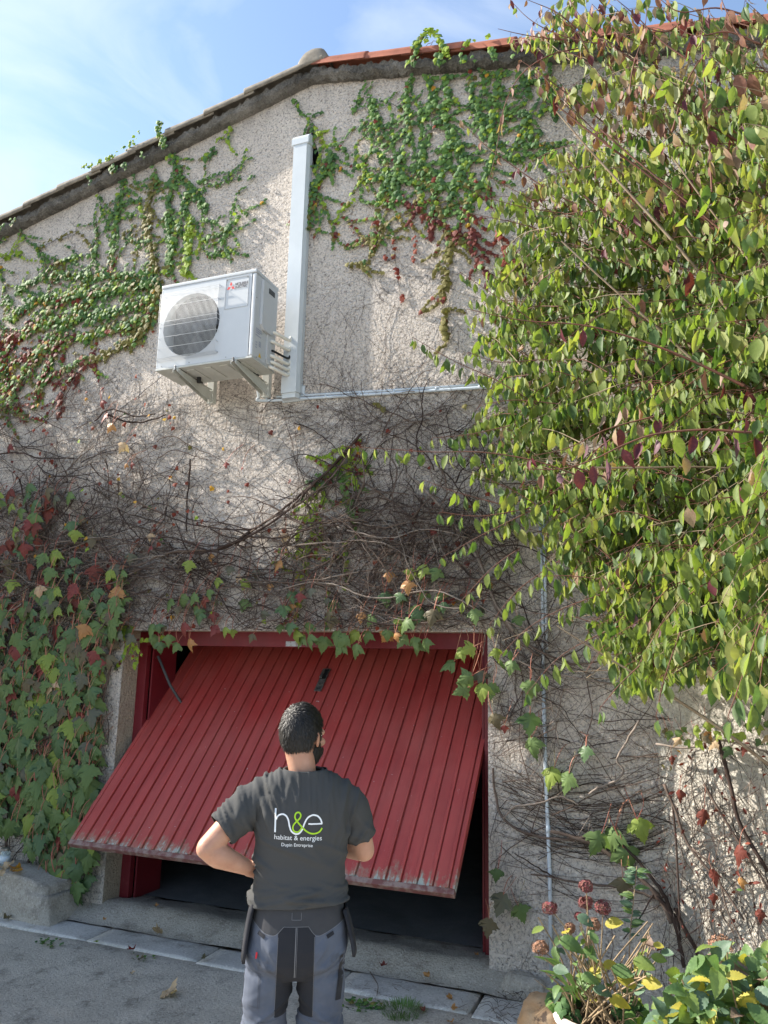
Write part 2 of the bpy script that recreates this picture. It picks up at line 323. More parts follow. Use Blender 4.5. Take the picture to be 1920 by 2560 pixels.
LM_CG = leaf_mat('creeper_leaf_green', (0.055, 0.125, 0.022), (0.095, 0.175, 0.038), (0.13, 0.19, 0.07), 0.28, 0.5, spec=0.25)
LM_CD = leaf_mat('creeper_leaf_dark', (0.026, 0.068, 0.022), (0.05, 0.11, 0.033), (0.085, 0.14, 0.06), 0.2, 0.45, spec=0.28)
LM_CY = leaf_mat('creeper_leaf_lime', (0.20, 0.30, 0.03), (0.28, 0.33, 0.04), (0.26, 0.33, 0.08), 0.4, 0.5, spec=0.25)
LM_CR = leaf_mat('creeper_leaf_crimson', (0.20, 0.018, 0.016), (0.14, 0.022, 0.018), (0.20, 0.05, 0.045), 0.25, 0.5, spec=0.25)
LM_CB = leaf_mat('creeper_leaf_bronze', (0.10, 0.05, 0.028), (0.08, 0.085, 0.035), (0.12, 0.10, 0.06), 0.2, 0.5, spec=0.25)
LM_CO = leaf_mat('creeper_leaf_orange', (0.42, 0.15, 0.03), (0.48, 0.28, 0.05), (0.4, 0.2, 0.08), 0.3, 0.5)
LM_CP = leaf_mat('creeper_leaf_dusky', (0.065, 0.055, 0.036), (0.05, 0.085, 0.036), (0.11, 0.11, 0.08), 0.2, 0.5, spec=0.25)
LM_DRY = leaf_mat('dry_leaf_tan', (0.42, 0.29, 0.17), (0.52, 0.38, 0.24), (0.45, 0.32, 0.2), 0.15, 0.8)
LM_CM = leaf_mat('creeper_leaf_dry_maroon', (0.10, 0.018, 0.014), (0.16, 0.03, 0.02), (0.14, 0.04, 0.03), 0.2, 0.6, spec=0.2)
CREEP_MATS = [LM_CG, LM_CD, LM_CY, LM_CR, LM_CB, LM_CO, LM_CP, LM_DRY, LM_CM]
M_TWIG1 = mat('grey_brown_twig', (0.088, 0.062, 0.050), 0.9, 0.15, col2=(0.145, 0.108, 0.088), nscale=14, coords='World')
M_TWIG2 = mat('dark_twig', (0.038, 0.025, 0.021), 0.9, 0.15, col2=(0.07, 0.048, 0.04), nscale=14, coords='World')
M_TWIG3 = mat('silver_twig', (0.25, 0.21, 0.18), 0.9, 0.15, col2=(0.18, 0.145, 0.12), nscale=14, coords='World')
M_BRANCH = mat('shrub_branch', (0.15, 0.055, 0.035), 0.7, 0.3, col2=(0.09, 0.045, 0.03), nscale=10, coords='World')
M_BRANCH2 = mat('pale_shrub_branch', (0.30, 0.24, 0.17), 0.8, 0.2, col2=(0.20, 0.14, 0.09), nscale=10, coords='World')
TWIGS = [M_TWIG1, M_TWIG2, M_TWIG3]

# ---------------------------------------------------------------- leaf shapes (base at origin, tip along +Y, length 1, upper face +Z)
def ovate(fold=0.10, bend=-0.25, wavy=0.02, wide=0.30, seed=0):
    rr = random.Random(seed); prof = [(0, .02), (.09, .30), (.22, .72), (.40, .98), (.58, .96), (.76, .66), (.90, .26), (1.0, 0.0)]
    V = []; T = []
    for t, h in prof:
        z = bend*t*t; x = h*wide
        V += [(-x, t, z+fold*h+rr.uniform(-wavy, wavy)), (0, t, z), (x, t, z+fold*h+rr.uniform(-wavy, wavy))]
    for i in range(len(prof)-1):
        a = i*3
        for j in (0, 1): T += [(a+j, a+j+1, a+3+j), (a+j+1, a+4+j, a+3+j)]
    return np.array(V), np.array(T), np.zeros(len(T), int)
def lobed(outline, seed=0, droop=0.18, crease=0.05, wavy=0.02, petiole=0.0, pet_dir=None, inner=0.55):
    rr = random.Random(seed); O = outline; n = len(O); c = (0.0, 0.22)
    V = [(c[0], c[1], 0.0)]; T = []
    def z(x, y):
        r2 = (x-c[0])**2+(y-c[1])**2
        return -droop*r2*1.4 - crease*abs(x)
    for x, y in O: V.append((c[0]+(x-c[0])*inner, c[1]+(y-c[1])*inner, z(c[0]+(x-c[0])*inner, c[1]+(y-c[1])*inner)+rr.uniform(-wavy, wavy)))
    for x, y in O: V.append((x, y, z(x, y)+rr.uniform(-wavy, wavy)*2))
    for i in range(n-1):
        T += [(0, 1+i+1, 1+i), (1+i, 1+i+1, 1+n+i+1), (1+i, 1+n+i+1, 1+n+i)]
    V = np.array(V); T = np.array(T)[:, [0, 2, 1]]; M = np.zeros(len(T), int)
    if petiole > 0:
        b = len(V); pts = [Vector((0, 0.02, 0)), Vector((0.02, -petiole*0.35, 0.05)), Vector((0.04, -petiole*0.75, -0.02)), Vector((0.02, -petiole, -0.22))]
        tb = Tubes(); tb.add(catmull(pts, 3), 0.016, 0.02, 3); PV = np.concatenate(tb.V); PQ = np.concatenate(tb.T)
        PT = np.concatenate([PQ[:, [0, 1, 2]], PQ[:, [0, 2, 3]]])+b
        V = np.concatenate([V, PV]); T = np.concatenate([T, PT]); M = np.concatenate([M, np.ones(len(PT), int)])
    return V, T, M
BIG = [(0.02, 0.02), (-.10, -.06), (-.22, -.02), (-.30, .08), (-.38, .10), (-.50, .22), (-.62, .42), (-.46, .40), (-.44, .50), (-.34, .46), (-.26, .52), (-.24, .66), (-.16, .70), (-.15, .82), (-.07, .84), (0.0, 1.02)]
BIG = BIG+[(-x, y) for x, y in BIG[::-1][1:]]
SML = [(0.01, 0.0), (-.20, -.10), (-.42, .05), (-.52, .32), (-.40, .50), (-.28, .58), (-.16, .80), (0.0, 1.0)]
SML = SML+[(-x, y) for x, y in SML[::-1][1:]]
def jit(o, s, a=0.03):
    rr = random.Random(s); return [(x*(1+rr.uniform(-.08, .08))+rr.uniform(-a, a), y+rr.uniform(-a, a)) for x, y in o]
T_OV = [ovate(.09, -.22, .02, .25, 1), ovate(.16, -.05, .04, .22, 2), ovate(.05, -.40, .03, .27, 3), ovate(.19, .12, .04, .19, 4), ovate(.02, -.55, .06, .23, 5), ovate(.24, -.3, .05, .15, 6)]
T_BIG = [lobed(jit(BIG, s), s, d, c, .02, pt) for s, d, c, pt in ((1, .25, .05, 0.9), (2, .45, .10, 1.2), (3, .1, .16, 0.8), (4, .6, -.02, 1.3), (5, .3, .22, 1.0))]
T_SML = [lobed(jit(SML, s), s, d, c, .02, 0, inner=.5) for s, d, c in ((11, .2, .05), (12, .35, .12), (13, .05, .1), (14, .45, .0))]
def leafM(base, tip, nrm, size, wid=1.0):
    y = Vector(tip).normalized(); z = Vector(nrm); z = (z - y*z.dot(y))
    if z.length < 1e-4: z = y.orthogonal()
    z.normalize(); x = y.cross(z)
    return np.array([[x.x*size*wid, y.x*size, z.x*size, base[0]], [x.y*size*wid, y.y*size, z.y*size, base[1]], [x.z*size*wid, y.z*size, z.z*size, base[2]], [0, 0, 0, 1.0]])
_leafmesh = {}
def leaf_mesh(shapes, si, mats, mi, pet):
    k = (id(shapes), si, mats[mi].name)
    if k not in _leafmesh:
        V, T, M = shapes[si]; o = from_np('leaf_shape', V, T, [mats[mi], pet or mats[mi]], None, M)
        me = o.data; bpy.data.objects.remove(o); _leafmesh[k] = me
    return _leafmesh[k]
def big_on_screen(M):
    p = Vector((M[0][3], M[1][3], M[2][3])); v = p-CAM_POS; z = v.dot(F)
    if z < 0.2: return -1
    x, y = 960+FPX*v.dot(RT)/z, 1280-FPX*v.dot(UP)/z
    if not (-10 < x < 1930 and -10 < y < 2570): return 0
    return math.sqrt(M[0][1]**2+M[1][1]**2+M[2][1]**2)/z + 0.004*random.random()
def place_leaves(parent, L, shapes, mats, pet=None, nobj=300, name='leaf'):
    """L: list of (matrix, shape index, material index). The nearest ones are parts of their own, the rest one part."""
    L = sorted(L, key=lambda q: -big_on_screen(q[0]))
    for Mx, s, mi in L[:nobj]:
        o = bpy.data.objects.new(name, leaf_mesh(shapes, s, mats, mi, pet)); COL.objects.link(o); o.parent = parent
        o.matrix_local = Matrix([list(r) for r in Mx]) if parent is None else parent.matrix_basis.inverted() @ Matrix([list(r) for r in Mx])
    rest = L[nobj:]
    if not rest: return
    VV = []; TT = []; MM = []; n = 0
    for s in range(len(shapes)):
        G = [(Mx, mi) for Mx, s_, mi in rest if s_ == s]
        if not G: continue
        V, T, M = shapes[s]; Vh = np.concatenate([V, np.ones((len(V), 1))], 1)
        A = np.array([g[0] for g in G]); P = np.einsum('kij,vj->kvi', A, Vh)[:, :, :3].reshape(-1, 3)
        k = len(G); TT.append((T[None]+(np.arange(k)*len(V))[:, None, None]).reshape(-1, 3)+n)
        mi = np.array([g[1] for g in G]); mi2 = np.where(M[None, :] == 0, mi[:, None], len(mats)).reshape(-1)
        VV.append(P); MM.append(mi2); n += len(P)
    o = from_np('foliage', np.concatenate(VV), np.concatenate(TT), list(mats)+[pet or mats[0]], None, np.concatenate(MM))
    o.parent = parent
    if parent is not None: o.matrix_parent_inverse = parent.matrix_basis.inverted()
    o['kind'] = 'stuff'
    return o
def wchoice(ws):
    t = random.random()*sum(ws)
    for i, q in enumerate(ws):
        t -= q
        if t <= 0: return i
    return len(ws)-1
def adopt(o, parent):
    o.parent = parent; o.matrix_parent_inverse = parent.matrix_basis.inverted(); return o

# ================================================================ ground and paving
GZ = -0.11
def patch_grid(name, x0, x1, y0, y1, nx, ny, zf, m, parent=None):
    xs = np.linspace(x0, x1, nx); ys = np.linspace(y0, y1, ny)
    V = [(x, y, zf(x, y)) for y in ys for x in xs]
    T = [(j*nx+i, j*nx+i+1, (j+1)*nx+i+1, (j+1)*nx+i) for j in range(ny-1) for i in range(nx-1)]
    return from_np(name, V, T, [m], parent)
def gz(x, y):
    return GZ + 0.010*noise.noise((x*1.3, y*1.3, 0)) + 0.004*noise.noise((x*7, y*7, 3)) - 0.02*max(0, min(1, (-y-1)/6))
gnd = []
def ext(a, b, k): return list(np.linspace(a, b, k))
gx = [-120, -60, -30, -15, -10]+ext(-7, 3, 90)+[5, 10, 20, 60, 120]
gy = [-120, -60, -30, -15, -8]+ext(-5.5, -0.34, 60)+[-0.2, 0.3]
V = [(x, y, gz(x, y)-(0.05 if y > -0.40 and x > -6 and x < 3 else 0)) for y in gy for x in gx]
T = [(j*len(gx)+i, j*len(gx)+i+1, (j+1)*len(gx)+i+1, (j+1)*len(gx)+i) for j in range(len(gy)-1) for i in range(len(gx)-1)]
far = [(-120, 0.3), (120, 0.3), (120, 120), (-120, 120)]
b0 = len(V); V += [(x, y, GZ-0.03) for x, y in far]; T += [(b0, b0+1, b0+2, b0+3)]
g = from_np('ground', V, T, [M_GROUND]); tag(g, kind='structure')
# row of stone slabs in front of the garage
pav = thing('pavement', None, None, (0, 0, 0)); pav['kind'] = 'structure'
cuts = [-6.4, -4.86, -3.90, -3.01, -2.05, -1.21, -0.30, 0.7]
for i in range(len(cuts)-1):
    a, b = cuts[i], cuts[i+1]; g0 = 0.006
    bm = bmesh.new()
    yb, yf = -0.165, -0.435-0.02*(i > 2)-0.02*(i > 4)
    if i == 4: g0r = 0.022
    else: g0r = g0
    box(bm, a+g0, b-g0r, yf, yb, GZ-0.10, GZ+0.012+rnd(-.003, .003), 0)
    bmesh.ops.subdivide_edges(bm, edges=bm.edges[:], cuts=9, use_grid_fill=True)
    for v in bm.verts:
        if v.co.z > GZ-0.02:
            e = min(v.co.x-a-g0, b-g0r-v.co.x, v.co.y-yf, yb-v.co.y)
            v.co.z += 0.004*noise.noise((v.co.x*6, v.co.y*6, i)) - (0.006+0.005*noise.noise((v.co.x*9, 2, i)) if e < 0.01 else 0)
            if e < 0.01: v.co.y += 0.004*noise.noise((v.co.x*11, 5, i*3))
    from_bm('paving_slab', bm, M_SLAB, pav, True)
# rough cement lip between the slabs and the garage floor
def lipz(x, y):
    t = (y+0.17)/(0.235); t = max(0, min(1, t)); s = t*t*(3-2*t)
    z = GZ+0.012+s*(0.095) + 0.012*noise.noise((x*3, y*4, 1)) + 0.006*noise.noise((x*12, y*12, 5))
    if y > 0.10: z -= (y-0.10)*0.12
    return z
lip = patch_grid('threshold', -6.4, 1.0, -0.170, 0.36, 260, 26, lipz, M_LIP); tag(lip, kind='structure')
fl = patch_grid('garage_floor', -5.6, -0.4, 0.35, 6.0, 3, 3, lambda x, y: -0.028, M_FLOOR); tag(fl, kind='structure')

# ================================================================ the garage building
house = thing('garage_building', 'garage building in rough pinkish beige render with a tiled roof, overgrown with creeper', 'building', (-2.64, 0, GZ))
sL = at(0, 575, -0.09); sL2 = at(770, 186, -0.09); sR = at(860, 176, -0.09); sR2 = at(1310, 136, -0.09)
slL = (sL2.z-sL.z)/(sL2.x-sL.x); slR = (sR2.z-sR.z)/(sR2.x-sR.x)
XA = (sR.z-slR*sR.x-sL.z+slL*sL.x)/(slL-slR); ZA = sL.z+slL*(XA-sL.x)
def roofz(x): return ZA+slL*(x-XA) if x < XA else ZA+slR*(x-XA)
XW0, XW1 = -10.5, 4.6
DX0, DX1, DZ = -4.152, -1.22, 1.995                  # opening in the plaster
outer = [(XW0, GZ-0.3), (DX0, GZ-0.3), (DX0, DZ), (DX1, DZ), (DX1, GZ-0.3), (XW1, GZ-0.3), (XW1, roofz(XW1)+0.05), (XA, ZA+0.05), (XW0, roofz(XW0)+0.05)]
hole = [(-2.72, 5.80), (-2.76, 6.02), (-2.735, 6.13), (-2.70, 6.15), (-2.69, 6.07), (-2.66, 6.00), (-2.635, 5.93), (-2.60, 5.83), (-2.595, 5.785), (-2.62, 5.77), (-2.655, 5.735)]
tri = geometry.tessellate_polygon([[Vector((x, 0, z)) for x, z in outer], [Vector((x, 0, z)) for x, z in hole]])
allp = outer+hole
bm = bmesh.new(); vs = [bm.verts.new((x, 0, z)) for x, z in allp]
for t in tri:
    try: bm.faces.new([vs[i] for i in t])
    except ValueError: pass
bmesh.ops.recalc_face_normals(bm, faces=bm.faces)
for f in bm.faces:
    f.normal_update()
    if f.normal.y > 0: f.normal_flip()
n = len(hole); hb = [bm.verts.new((x, 0.16, z)) for x, z in hole]            # depth of the hole
for i in range(n):
    f = bm.faces.new((vs[9+i], vs[9+(i+1) % n], hb[(i+1) % n], hb[i]))
wall = from_bm('gable_wall', bm, M_STUCCO); adopt(wall, house)
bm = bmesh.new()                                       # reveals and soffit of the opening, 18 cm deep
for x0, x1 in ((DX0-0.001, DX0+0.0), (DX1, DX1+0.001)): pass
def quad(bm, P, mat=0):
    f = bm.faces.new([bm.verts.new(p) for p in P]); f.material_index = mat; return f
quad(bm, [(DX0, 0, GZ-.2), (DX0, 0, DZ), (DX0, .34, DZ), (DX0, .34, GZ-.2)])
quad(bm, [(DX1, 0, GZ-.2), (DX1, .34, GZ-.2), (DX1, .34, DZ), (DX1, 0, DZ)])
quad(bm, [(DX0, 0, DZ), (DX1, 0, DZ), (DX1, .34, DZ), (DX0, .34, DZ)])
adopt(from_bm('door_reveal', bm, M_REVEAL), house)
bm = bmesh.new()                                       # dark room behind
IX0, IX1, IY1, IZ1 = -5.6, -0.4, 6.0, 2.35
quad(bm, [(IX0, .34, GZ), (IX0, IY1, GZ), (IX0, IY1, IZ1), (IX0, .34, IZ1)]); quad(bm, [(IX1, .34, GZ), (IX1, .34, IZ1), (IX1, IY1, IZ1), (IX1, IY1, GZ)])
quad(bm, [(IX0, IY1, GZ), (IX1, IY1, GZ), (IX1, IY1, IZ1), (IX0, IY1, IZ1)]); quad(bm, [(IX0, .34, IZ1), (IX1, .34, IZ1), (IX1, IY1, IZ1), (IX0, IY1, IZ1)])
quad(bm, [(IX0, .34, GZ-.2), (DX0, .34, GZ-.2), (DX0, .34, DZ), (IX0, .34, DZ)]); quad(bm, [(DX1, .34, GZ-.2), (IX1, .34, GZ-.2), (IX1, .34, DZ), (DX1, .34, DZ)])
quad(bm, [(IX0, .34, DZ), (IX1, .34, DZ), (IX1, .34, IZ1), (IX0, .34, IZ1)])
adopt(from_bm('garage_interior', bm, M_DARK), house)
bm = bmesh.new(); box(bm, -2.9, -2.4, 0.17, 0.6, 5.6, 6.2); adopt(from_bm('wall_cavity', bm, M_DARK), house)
bm = bmesh.new()                                       # side and rear walls
for x in (XW0, XW1):
    quad(bm, [(x, 0, GZ-.3), (x, 9, GZ-.3), (x, 9, roofz(x)), (x, 0, roofz(x))])
quad(bm, [(XW0, 9, GZ-.3), (XW1, 9, GZ-.3), (XW1, 9, roofz(XW1)), (XA, 9, ZA), (XW0, 9, roofz(XW0))])
adopt(from_bm('rear_wall', bm, M_REVEAL), house)
# mortar verge, a ragged band under the tiles
def verge(name, xa, xb, steps, seed):
    prof = [(0.02, -0.035), (-0.05, -0.032), (-0.080, -0.012), (-0.086, 0.01), (-0.080, 0.04), (-0.065, 0.065), (-0.01, 0.08), (0.20, 0.08)]
    V = []; T = []; k = len(prof)
    for i in range(steps+1):
        x = xa+(xb-xa)*i/steps
        for j, (y, z) in enumerate(prof):
            a = 0.016*noise.noise((x*6, j*0.7, seed))+0.016*noise.noise((x*19, j*1.7, seed+2))+0.013*noise.noise((x*47, j*3.1, seed+4))
            V.append((x, y-(a if 0 < j < 7 else 0), roofz(x)+z+(a if 0 < j < 7 else 0)*1.2))
    for i in range(steps):
        for j in range(k-1): T.append((i*k+j, (i+1)*k+j, (i+1)*k+j+1, i*k+j+1))
    return adopt(from_np(name, V, T, [M_MORTAR], None, None, False), house)
verge('mortar_verge', XW0-.1, XA, 420, 1); verge('mortar_verge', XA, XW1+.1, 420, 5)
roof = thing('roof', None, None); adopt(roof, house)
def arch_tile(r0, r1, L, thick, m, name='roof_tile', n=9, span=R(205)):
    """half round tile lying along +X (x = 0 is the lower, wider end)"""
    V = []; T = []
    for i, (x, r) in enumerate(((0, r0), (0.012, r0*1.015), (L*0.5, (r0+r1)/2), (L, r1))):
        for s in (0, 1):
            for k in range(n+1):
                a = math.pi/2-span/2+span*k/n; rr = r-(thick if s else 0)
                V.append((x, -math.cos(a)*rr, math.sin(a)*rr*0.92))
    w2 = (n+1)*2
    for i in range(3):
        for k in range(n):
            a = i*w2+k; T.append((a, a+1, a+w2+1, a+w2)); b = a+n+1; T.append((b, b+w2, b+w2+1, b+1))
        for k in (0, n):
            a = i*w2+k; T.append((a, a+w2, a+w2+n+1, a+n+1))
    for k in range(n): T.append((k, k+n+1, k+n+2, k+1))
    o = from_np(name, V, T, [m]); me = o.data; bpy.data.objects.remove(o); return me
me_old = arch_tile(0.098, 0.088, 0.50, 0.013, M_TILE_OLD); me_new = arch_tile(0.096, 0.088, 0.50, 0.012, M_TILE_NEW)
def lay_tile(me, x, y, left, k=0):
    o = bpy.data.objects.new('roof_tile', me); COL.objects.link(o)
    sl = slL if left else -slR; a = math.atan(sl)
    tilt = R(2.2 if left else 1.1)+R(rnd(-.3, .3)); z = roofz(x)+0.104+rnd(-.003, .003)
    if left: o.rotation_euler = (R(rnd(-2, 2)), -(a-tilt), R(rnd(-.8, .8)))
    else: o.rotation_euler = (R(rnd(-2, 2)), -(a-tilt), math.pi+R(rnd(-.8, .8)))
    o.location = (x, y, z); o.parent = roof; o.matrix_parent_inverse = (house.matrix_basis @ Matrix()).inverted() if False else Matrix()
    return o
roof.matrix_parent_inverse = house.matrix_basis.inverted()
jx = [at(px, py, -0.09).x for px, py in [(616, 214), (515, 260), (425, 312), (318, 359), (234, 408), (145, 457), (65, 509)]]
st = (jx[0]-jx[-1])/6
xl = [jx[0]-st*i for i in range(0, 17) if jx[0]-st*i > XW0-0.2]
for r_ in range(3): lay_tile(me_old, jx[0]+.24, -0.02+0.20*r_, True)
for x in xl:
    for r_ in range(3): lay_tile(me_old, x+(0 if r_ == 0 else rnd(-.02, .02)), -0.03+0.20*r_, True)
jr = [at(px, py, -0.09).x for px, py in [(915, 130), (1032, 118), (1154, 110), (1287, 100)]]
st2 = (jr[-1]-jr[0])/3
for i in range(0, 18):
    x = jr[0]+st2*i
    if x > XW1+.3: break
    for r_ in range(3): lay_tile(me_new, x, -0.02+0.20*r_, False)
bm = bmesh.new()                                       # the rest of the two roof slopes, corrugated like the tiles
V = []; T = []; ny = 176
for side in (0, 1):
    b0 = len(V)
    for j in range(ny):
        y = 0.58+j*0.05; h = 0.035*abs(math.sin(y*math.pi/0.20))
        for x in ((XW0-.3, XA) if side == 0 else (XA, XW1+.3)): V.append((x, y, roofz(x)+0.14+h))
    T += [(b0+2*j, b0+2*j+1, b0+2*j+3, b0+2*j+2) for j in range(ny-1)]
bm.free(); adopt_r = from_np('tile_field', V, T, [M_TILE_NEW], None, None, False); adopt_r.parent = roof; adopt_r['kind'] = 'stuff'
# ridge tile, its end closed with a lump of mortar
bm = bmesh.new()
n = 14
rings = []
for j, (y, s) in enumerate(((-0.115, 0.35), (-0.108, 0.8), (-0.085, 0.98), (-0.03, 1.0), (0.3, 1.0), (9.0, 1.0))):
    rg = []
    for k in range(n+1):
        a = -0.25+(math.pi+0.5)*k/n; q = 1+0.06*noise.noise((k*.6, j*1.3, 3)); rr = 0.135*s*q
        rg.append(bm.verts.new((XA+0.02-math.cos(a)*rr*1.05, y, ZA+0.105+math.sin(a)*rr*1.0)))
    rings.append(rg)
for j in range(len(rings)-1):
    for k in range(n): bm.faces.new((rings[j][k], rings[j][k+1], rings[j+1][k+1], rings[j+1][k]))
bm.faces.new(rings[0][::-1]); bmesh.ops.recalc_face_normals(bm, faces=bm.faces)
o = from_bm('ridge_tile', bm, M_TILE_OLD, None, True); o.parent = roof
# red door frame
frm = []
def part_box(name, m, b, parent, bev=0.003, world=True, **k):
    bm = bmesh.new(); box(bm, *b, bev); o = from_bm(name, bm, m, None, False)
    return adopt(o, parent) if world else o
FY = 0.185
frame = part_box('door_frame', M_FRAME, (DX0-0.03, DX0+0.082, FY, FY+0.05, -0.06, 1.99), house)
def sub(o, parent):           # child of a part that hangs under the house
    o.parent = parent; o.matrix_parent_inverse = (house.matrix_basis @ parent.matrix_parent_inverse).inverted() if False else parent.matrix_parent_inverse.inverted() @ house.matrix_basis.inverted() if False else Matrix(); return o
for nm, b in (('frame_post', (DX1-0.07, DX1+0.01, FY, FY+0.05, -0.10, 1.99)), ('frame_head', (DX0+0.084, DX1-0.072, FY-0.004, FY+0.05, 1.885, 2.02)),
              ('frame_return', (DX0+0.090, DX0+0.105, FY+0.052, FY+0.36, -0.03, 1.99)), ('frame_return', (DX1-0.10, DX1-0.085, FY+0.052, FY+0.36, -0.06, 1.99))):
    part_box(nm, M_FRAME, b, house)
pl = at(735, 1601, FY-0.004)
part_box('name_plate', mat('grey_sticker', (0.36, 0.38, 0.42), 0.5, col2=(0.24, 0.2, 0.16), nscale=40, coords='World', cmin=.5, cmax=.6), (pl.x-0.066, pl.x+0.066, FY-0.007, FY-0.0045, 1.890, 1.927), house, 0)
for px in (386, 1153): 
    q = at(px, 1613, FY+0.01); part_box('door_stop', M_FRAME, (q.x-.012, q.x+.012, FY+.0, FY+.04, 1.868, 1.884), house, 0)

# ================================================================ the red up and over door, tilted half open
P0 = Vector((-4.066, -0.50, 0.512)); PW = 2.763; PA = R(47.0); PL = 1.98
Ud = Vector((1, 0, 0)); Vd = Vector((0, math.sin(PA+R(0)), math.cos(PA))).normalized(); Vd = Vector((0, math.cos(R(46.4)), math.sin(R(46.4)))); Nd = Vector((0, -Vd.z, Vd.y))
DM = Matrix(((Ud.x, Vd.x, Nd.x, P0.x), (Ud.y, Vd.y, Nd.y, P0.y), (Ud.z, Vd.z, Nd.z, P0.z), (0, 0, 0, 1)))   # local: x across, y up the leaf, z out of the face
door = thing('garage_door', 'red ribbed metal garage door tilted half open, paint flaking along its lower edge', 'garage door')
door.matrix_world = DM
def dpart(name, bm, m, smooth=False):
    o = from_bm(name, bm, m, None, smooth); o.parent = door; return o
NS = 28; pitch = (PW-0.05)/NS
V = []; T = []
prof = [(0.0, 0.0), (0.052, 0.0), (0.0555, 0.008), (0.0755, 0.010), (0.079, -0.005), (pitch, -0.005+0.005)]
prof = [(0.0, 0.0), (pitch-0.030, 0.001), (pitch-0.026, 0.0095), (pitch-0.009, 0.0095), (pitch-0.0065, -0.006), (pitch-0.001, -0.006), (pitch, 0.0)]
ys = np.linspace(0.028, PL-0.03, 12)
for y in ys:
    for x, z in prof: V.append((x, y, z))
k = len(prof)
for i in range(len(ys)-1):
    for j in range(k-1): T.append((i*k+j, i*k+j+1, (i+1)*k+j+1, (i+1)*k+j))
for yy, base in ((ys[0], 0), (ys[-1], (len(ys)-1)*k)):       # closed ends of the raised rib
    T.append((base+1, base+4, base+3, base+2)); 
tmp = from_np('slat', V, T, [M_RED], None, None, False); slat_me = tmp.data; bpy.data.objects.remove(tmp)
for i in range(NS):
    o = bpy.data.objects.new('slat', slat_me); COL.objects.link(o); o.parent = door
    o.location = (0.025+i*pitch, 0, rnd(-.0015, .0015)); o.rotation_euler = (R(rnd(-.04, .04)), R(rnd(-1.1, 1.1)), 0)
bm = bmesh.new(); box(bm, -0.004, PW+0.004, -0.006, 0.027, -0.040, 0.004, 0.003); dpart('bottom_rail', bm, M_REDEDGE)
bm = bmesh.new(); box(bm, -0.004, PW+0.004, PL-0.029, PL+0.004, -0.040, 0.004, 0.003); dpart('top_rail', bm, M_RED)
for x in (-0.004, PW-0.0245):
    bm = bmesh.new(); box(bm, x, x+0.0285, 0.028, PL-0.030, -0.040, 0.006, 0.003); dpart('side_rail', bm, M_RED)
bm = bmesh.new(); box(bm, 0.03, PW-0.03, 0.03, PL-0.03, -0.014, -0.010, 0); dpart('back_sheet', bm, M_FRAME)
def panel_uv(px, py):
    q = at_plane(px, py, P0, Nd)-P0; return q.dot(Ud), q.dot(Vd)
hu = [panel_uv(*p) for p in ((810, 1675), (826, 1675), (805, 1731), (787, 1731))]
hcx = sum(a for a, b in hu)/4; hv0 = (hu[2][1]+hu[3][1])/2; hv1 = (hu[0][1]+hu[1][1])/2; 
bm = bmesh.new(); hw = 0.030
box(bm, hcx-hw, hcx+hw, hv0, hv1, 0.0105, 0.0165, 0.002)
hd = dpart('handle_plate', bm, M_STEEL)
hm = (hv0+hv1)/2; hh = hv1-hv0
def hsub(name, bm, m): o = from_bm(name, bm, m, None, False); o.parent = hd; return o
bm = bmesh.new(); box(bm, hcx-hw*.7, hcx+hw*.7, hm+hh*.02, hv1-hh*.05, 0.0167, 0.0195, 0.001); hsub('recess', bm, M_BLACKP)
bm = bmesh.new(); box(bm, hcx-hw*.85, hcx-hw*.15, hm+hh*.04, hv1-hh*.08, 0.021, 0.034, 0.003); hsub('lever', bm, M_STEEL)
bm = bmesh.new(); bmesh.ops.create_cone(bm, segments=16, radius1=0.014, radius2=0.013, depth=0.006, cap_ends=True, matrix=Matrix.Translation((hcx, hm-hh*.2, 0.020))); hsub('lock_cylinder', bm, M_STEEL)
bm = bmesh.new(); box(bm, hcx-0.002, hcx+0.002, hm-hh*.2-0.008, hm-hh*.2+0.008, 0.0232, 0.0236, 0); box(bm, hcx-hw*.6, hcx+hw*.6, hm-hh*.40, hm-hh*.36, 0.0168, 0.0172, 0); hsub('keyhole', bm, M_BLACKP)
a0 = at(395, 1640, 0.24); a1 = at(425, 1712, 0.30)
tb = Tubes(); tb.add([a0, a1, a1+(a1-a0)*4+Vector((0, .3, 0))], 0.011, 0.011, 6, caps=True)
o = tb.build('lift_arm', [M_ACD]); o.parent = door; o.matrix_parent_inverse = DM.inverted()

# ================================================================ outdoor unit on its brackets
ac = thing('air_conditioner', 'white outdoor air conditioning unit with a round caged fan, high on the wall', 'air conditioner', (-3.245, -0.335, 3.92))
AX0, AX1, AY0, AY1, AZ0, AZ1 = -3.665, -2.825, -0.50, -0.17, 3.92, 4.625
def apart(name, bm, m, smooth=False, parent=None):
    o = from_bm(name, bm, m, None, smooth); adopt(o, ac)
    return o
GC = ((AX0+0.262+0.03), 4.262); GR = 0.252
bm = bmesh.new()                                       # front sheet with the round opening
n = 48; fx0, fx1, fz0, fz1 = AX0, AX1-0.035, AZ0, AZ1-0.0
ring = []; outr = []
for k in range(n):
    a = 2*math.pi*k/n; ring.append((GC[0]+math.cos(a)*GR, GC[1]+math.sin(a)*GR))
tri = geometry.tessellate_polygon([[Vector((x, z, 0)) for x, z in ((fx0+.012, fz0+.02), (fx1, fz0+.02), (fx1, fz1-.03), (fx0+.012, fz1-.03))], [Vector((x, z, 0)) for x, z in ring]])
pts = [(fx0+.012, fz0+.02), (fx1, fz0+.02), (fx1, fz1-.03), (fx0+.012, fz1-.03)]+ring
vs = [bm.verts.new((x, AY0, z)) for x, z in pts]
for t in tri:
    f = bm.faces.new([vs[i] for i in t]); f.normal_update()
    if f.normal.y > 0: f.normal_flip()
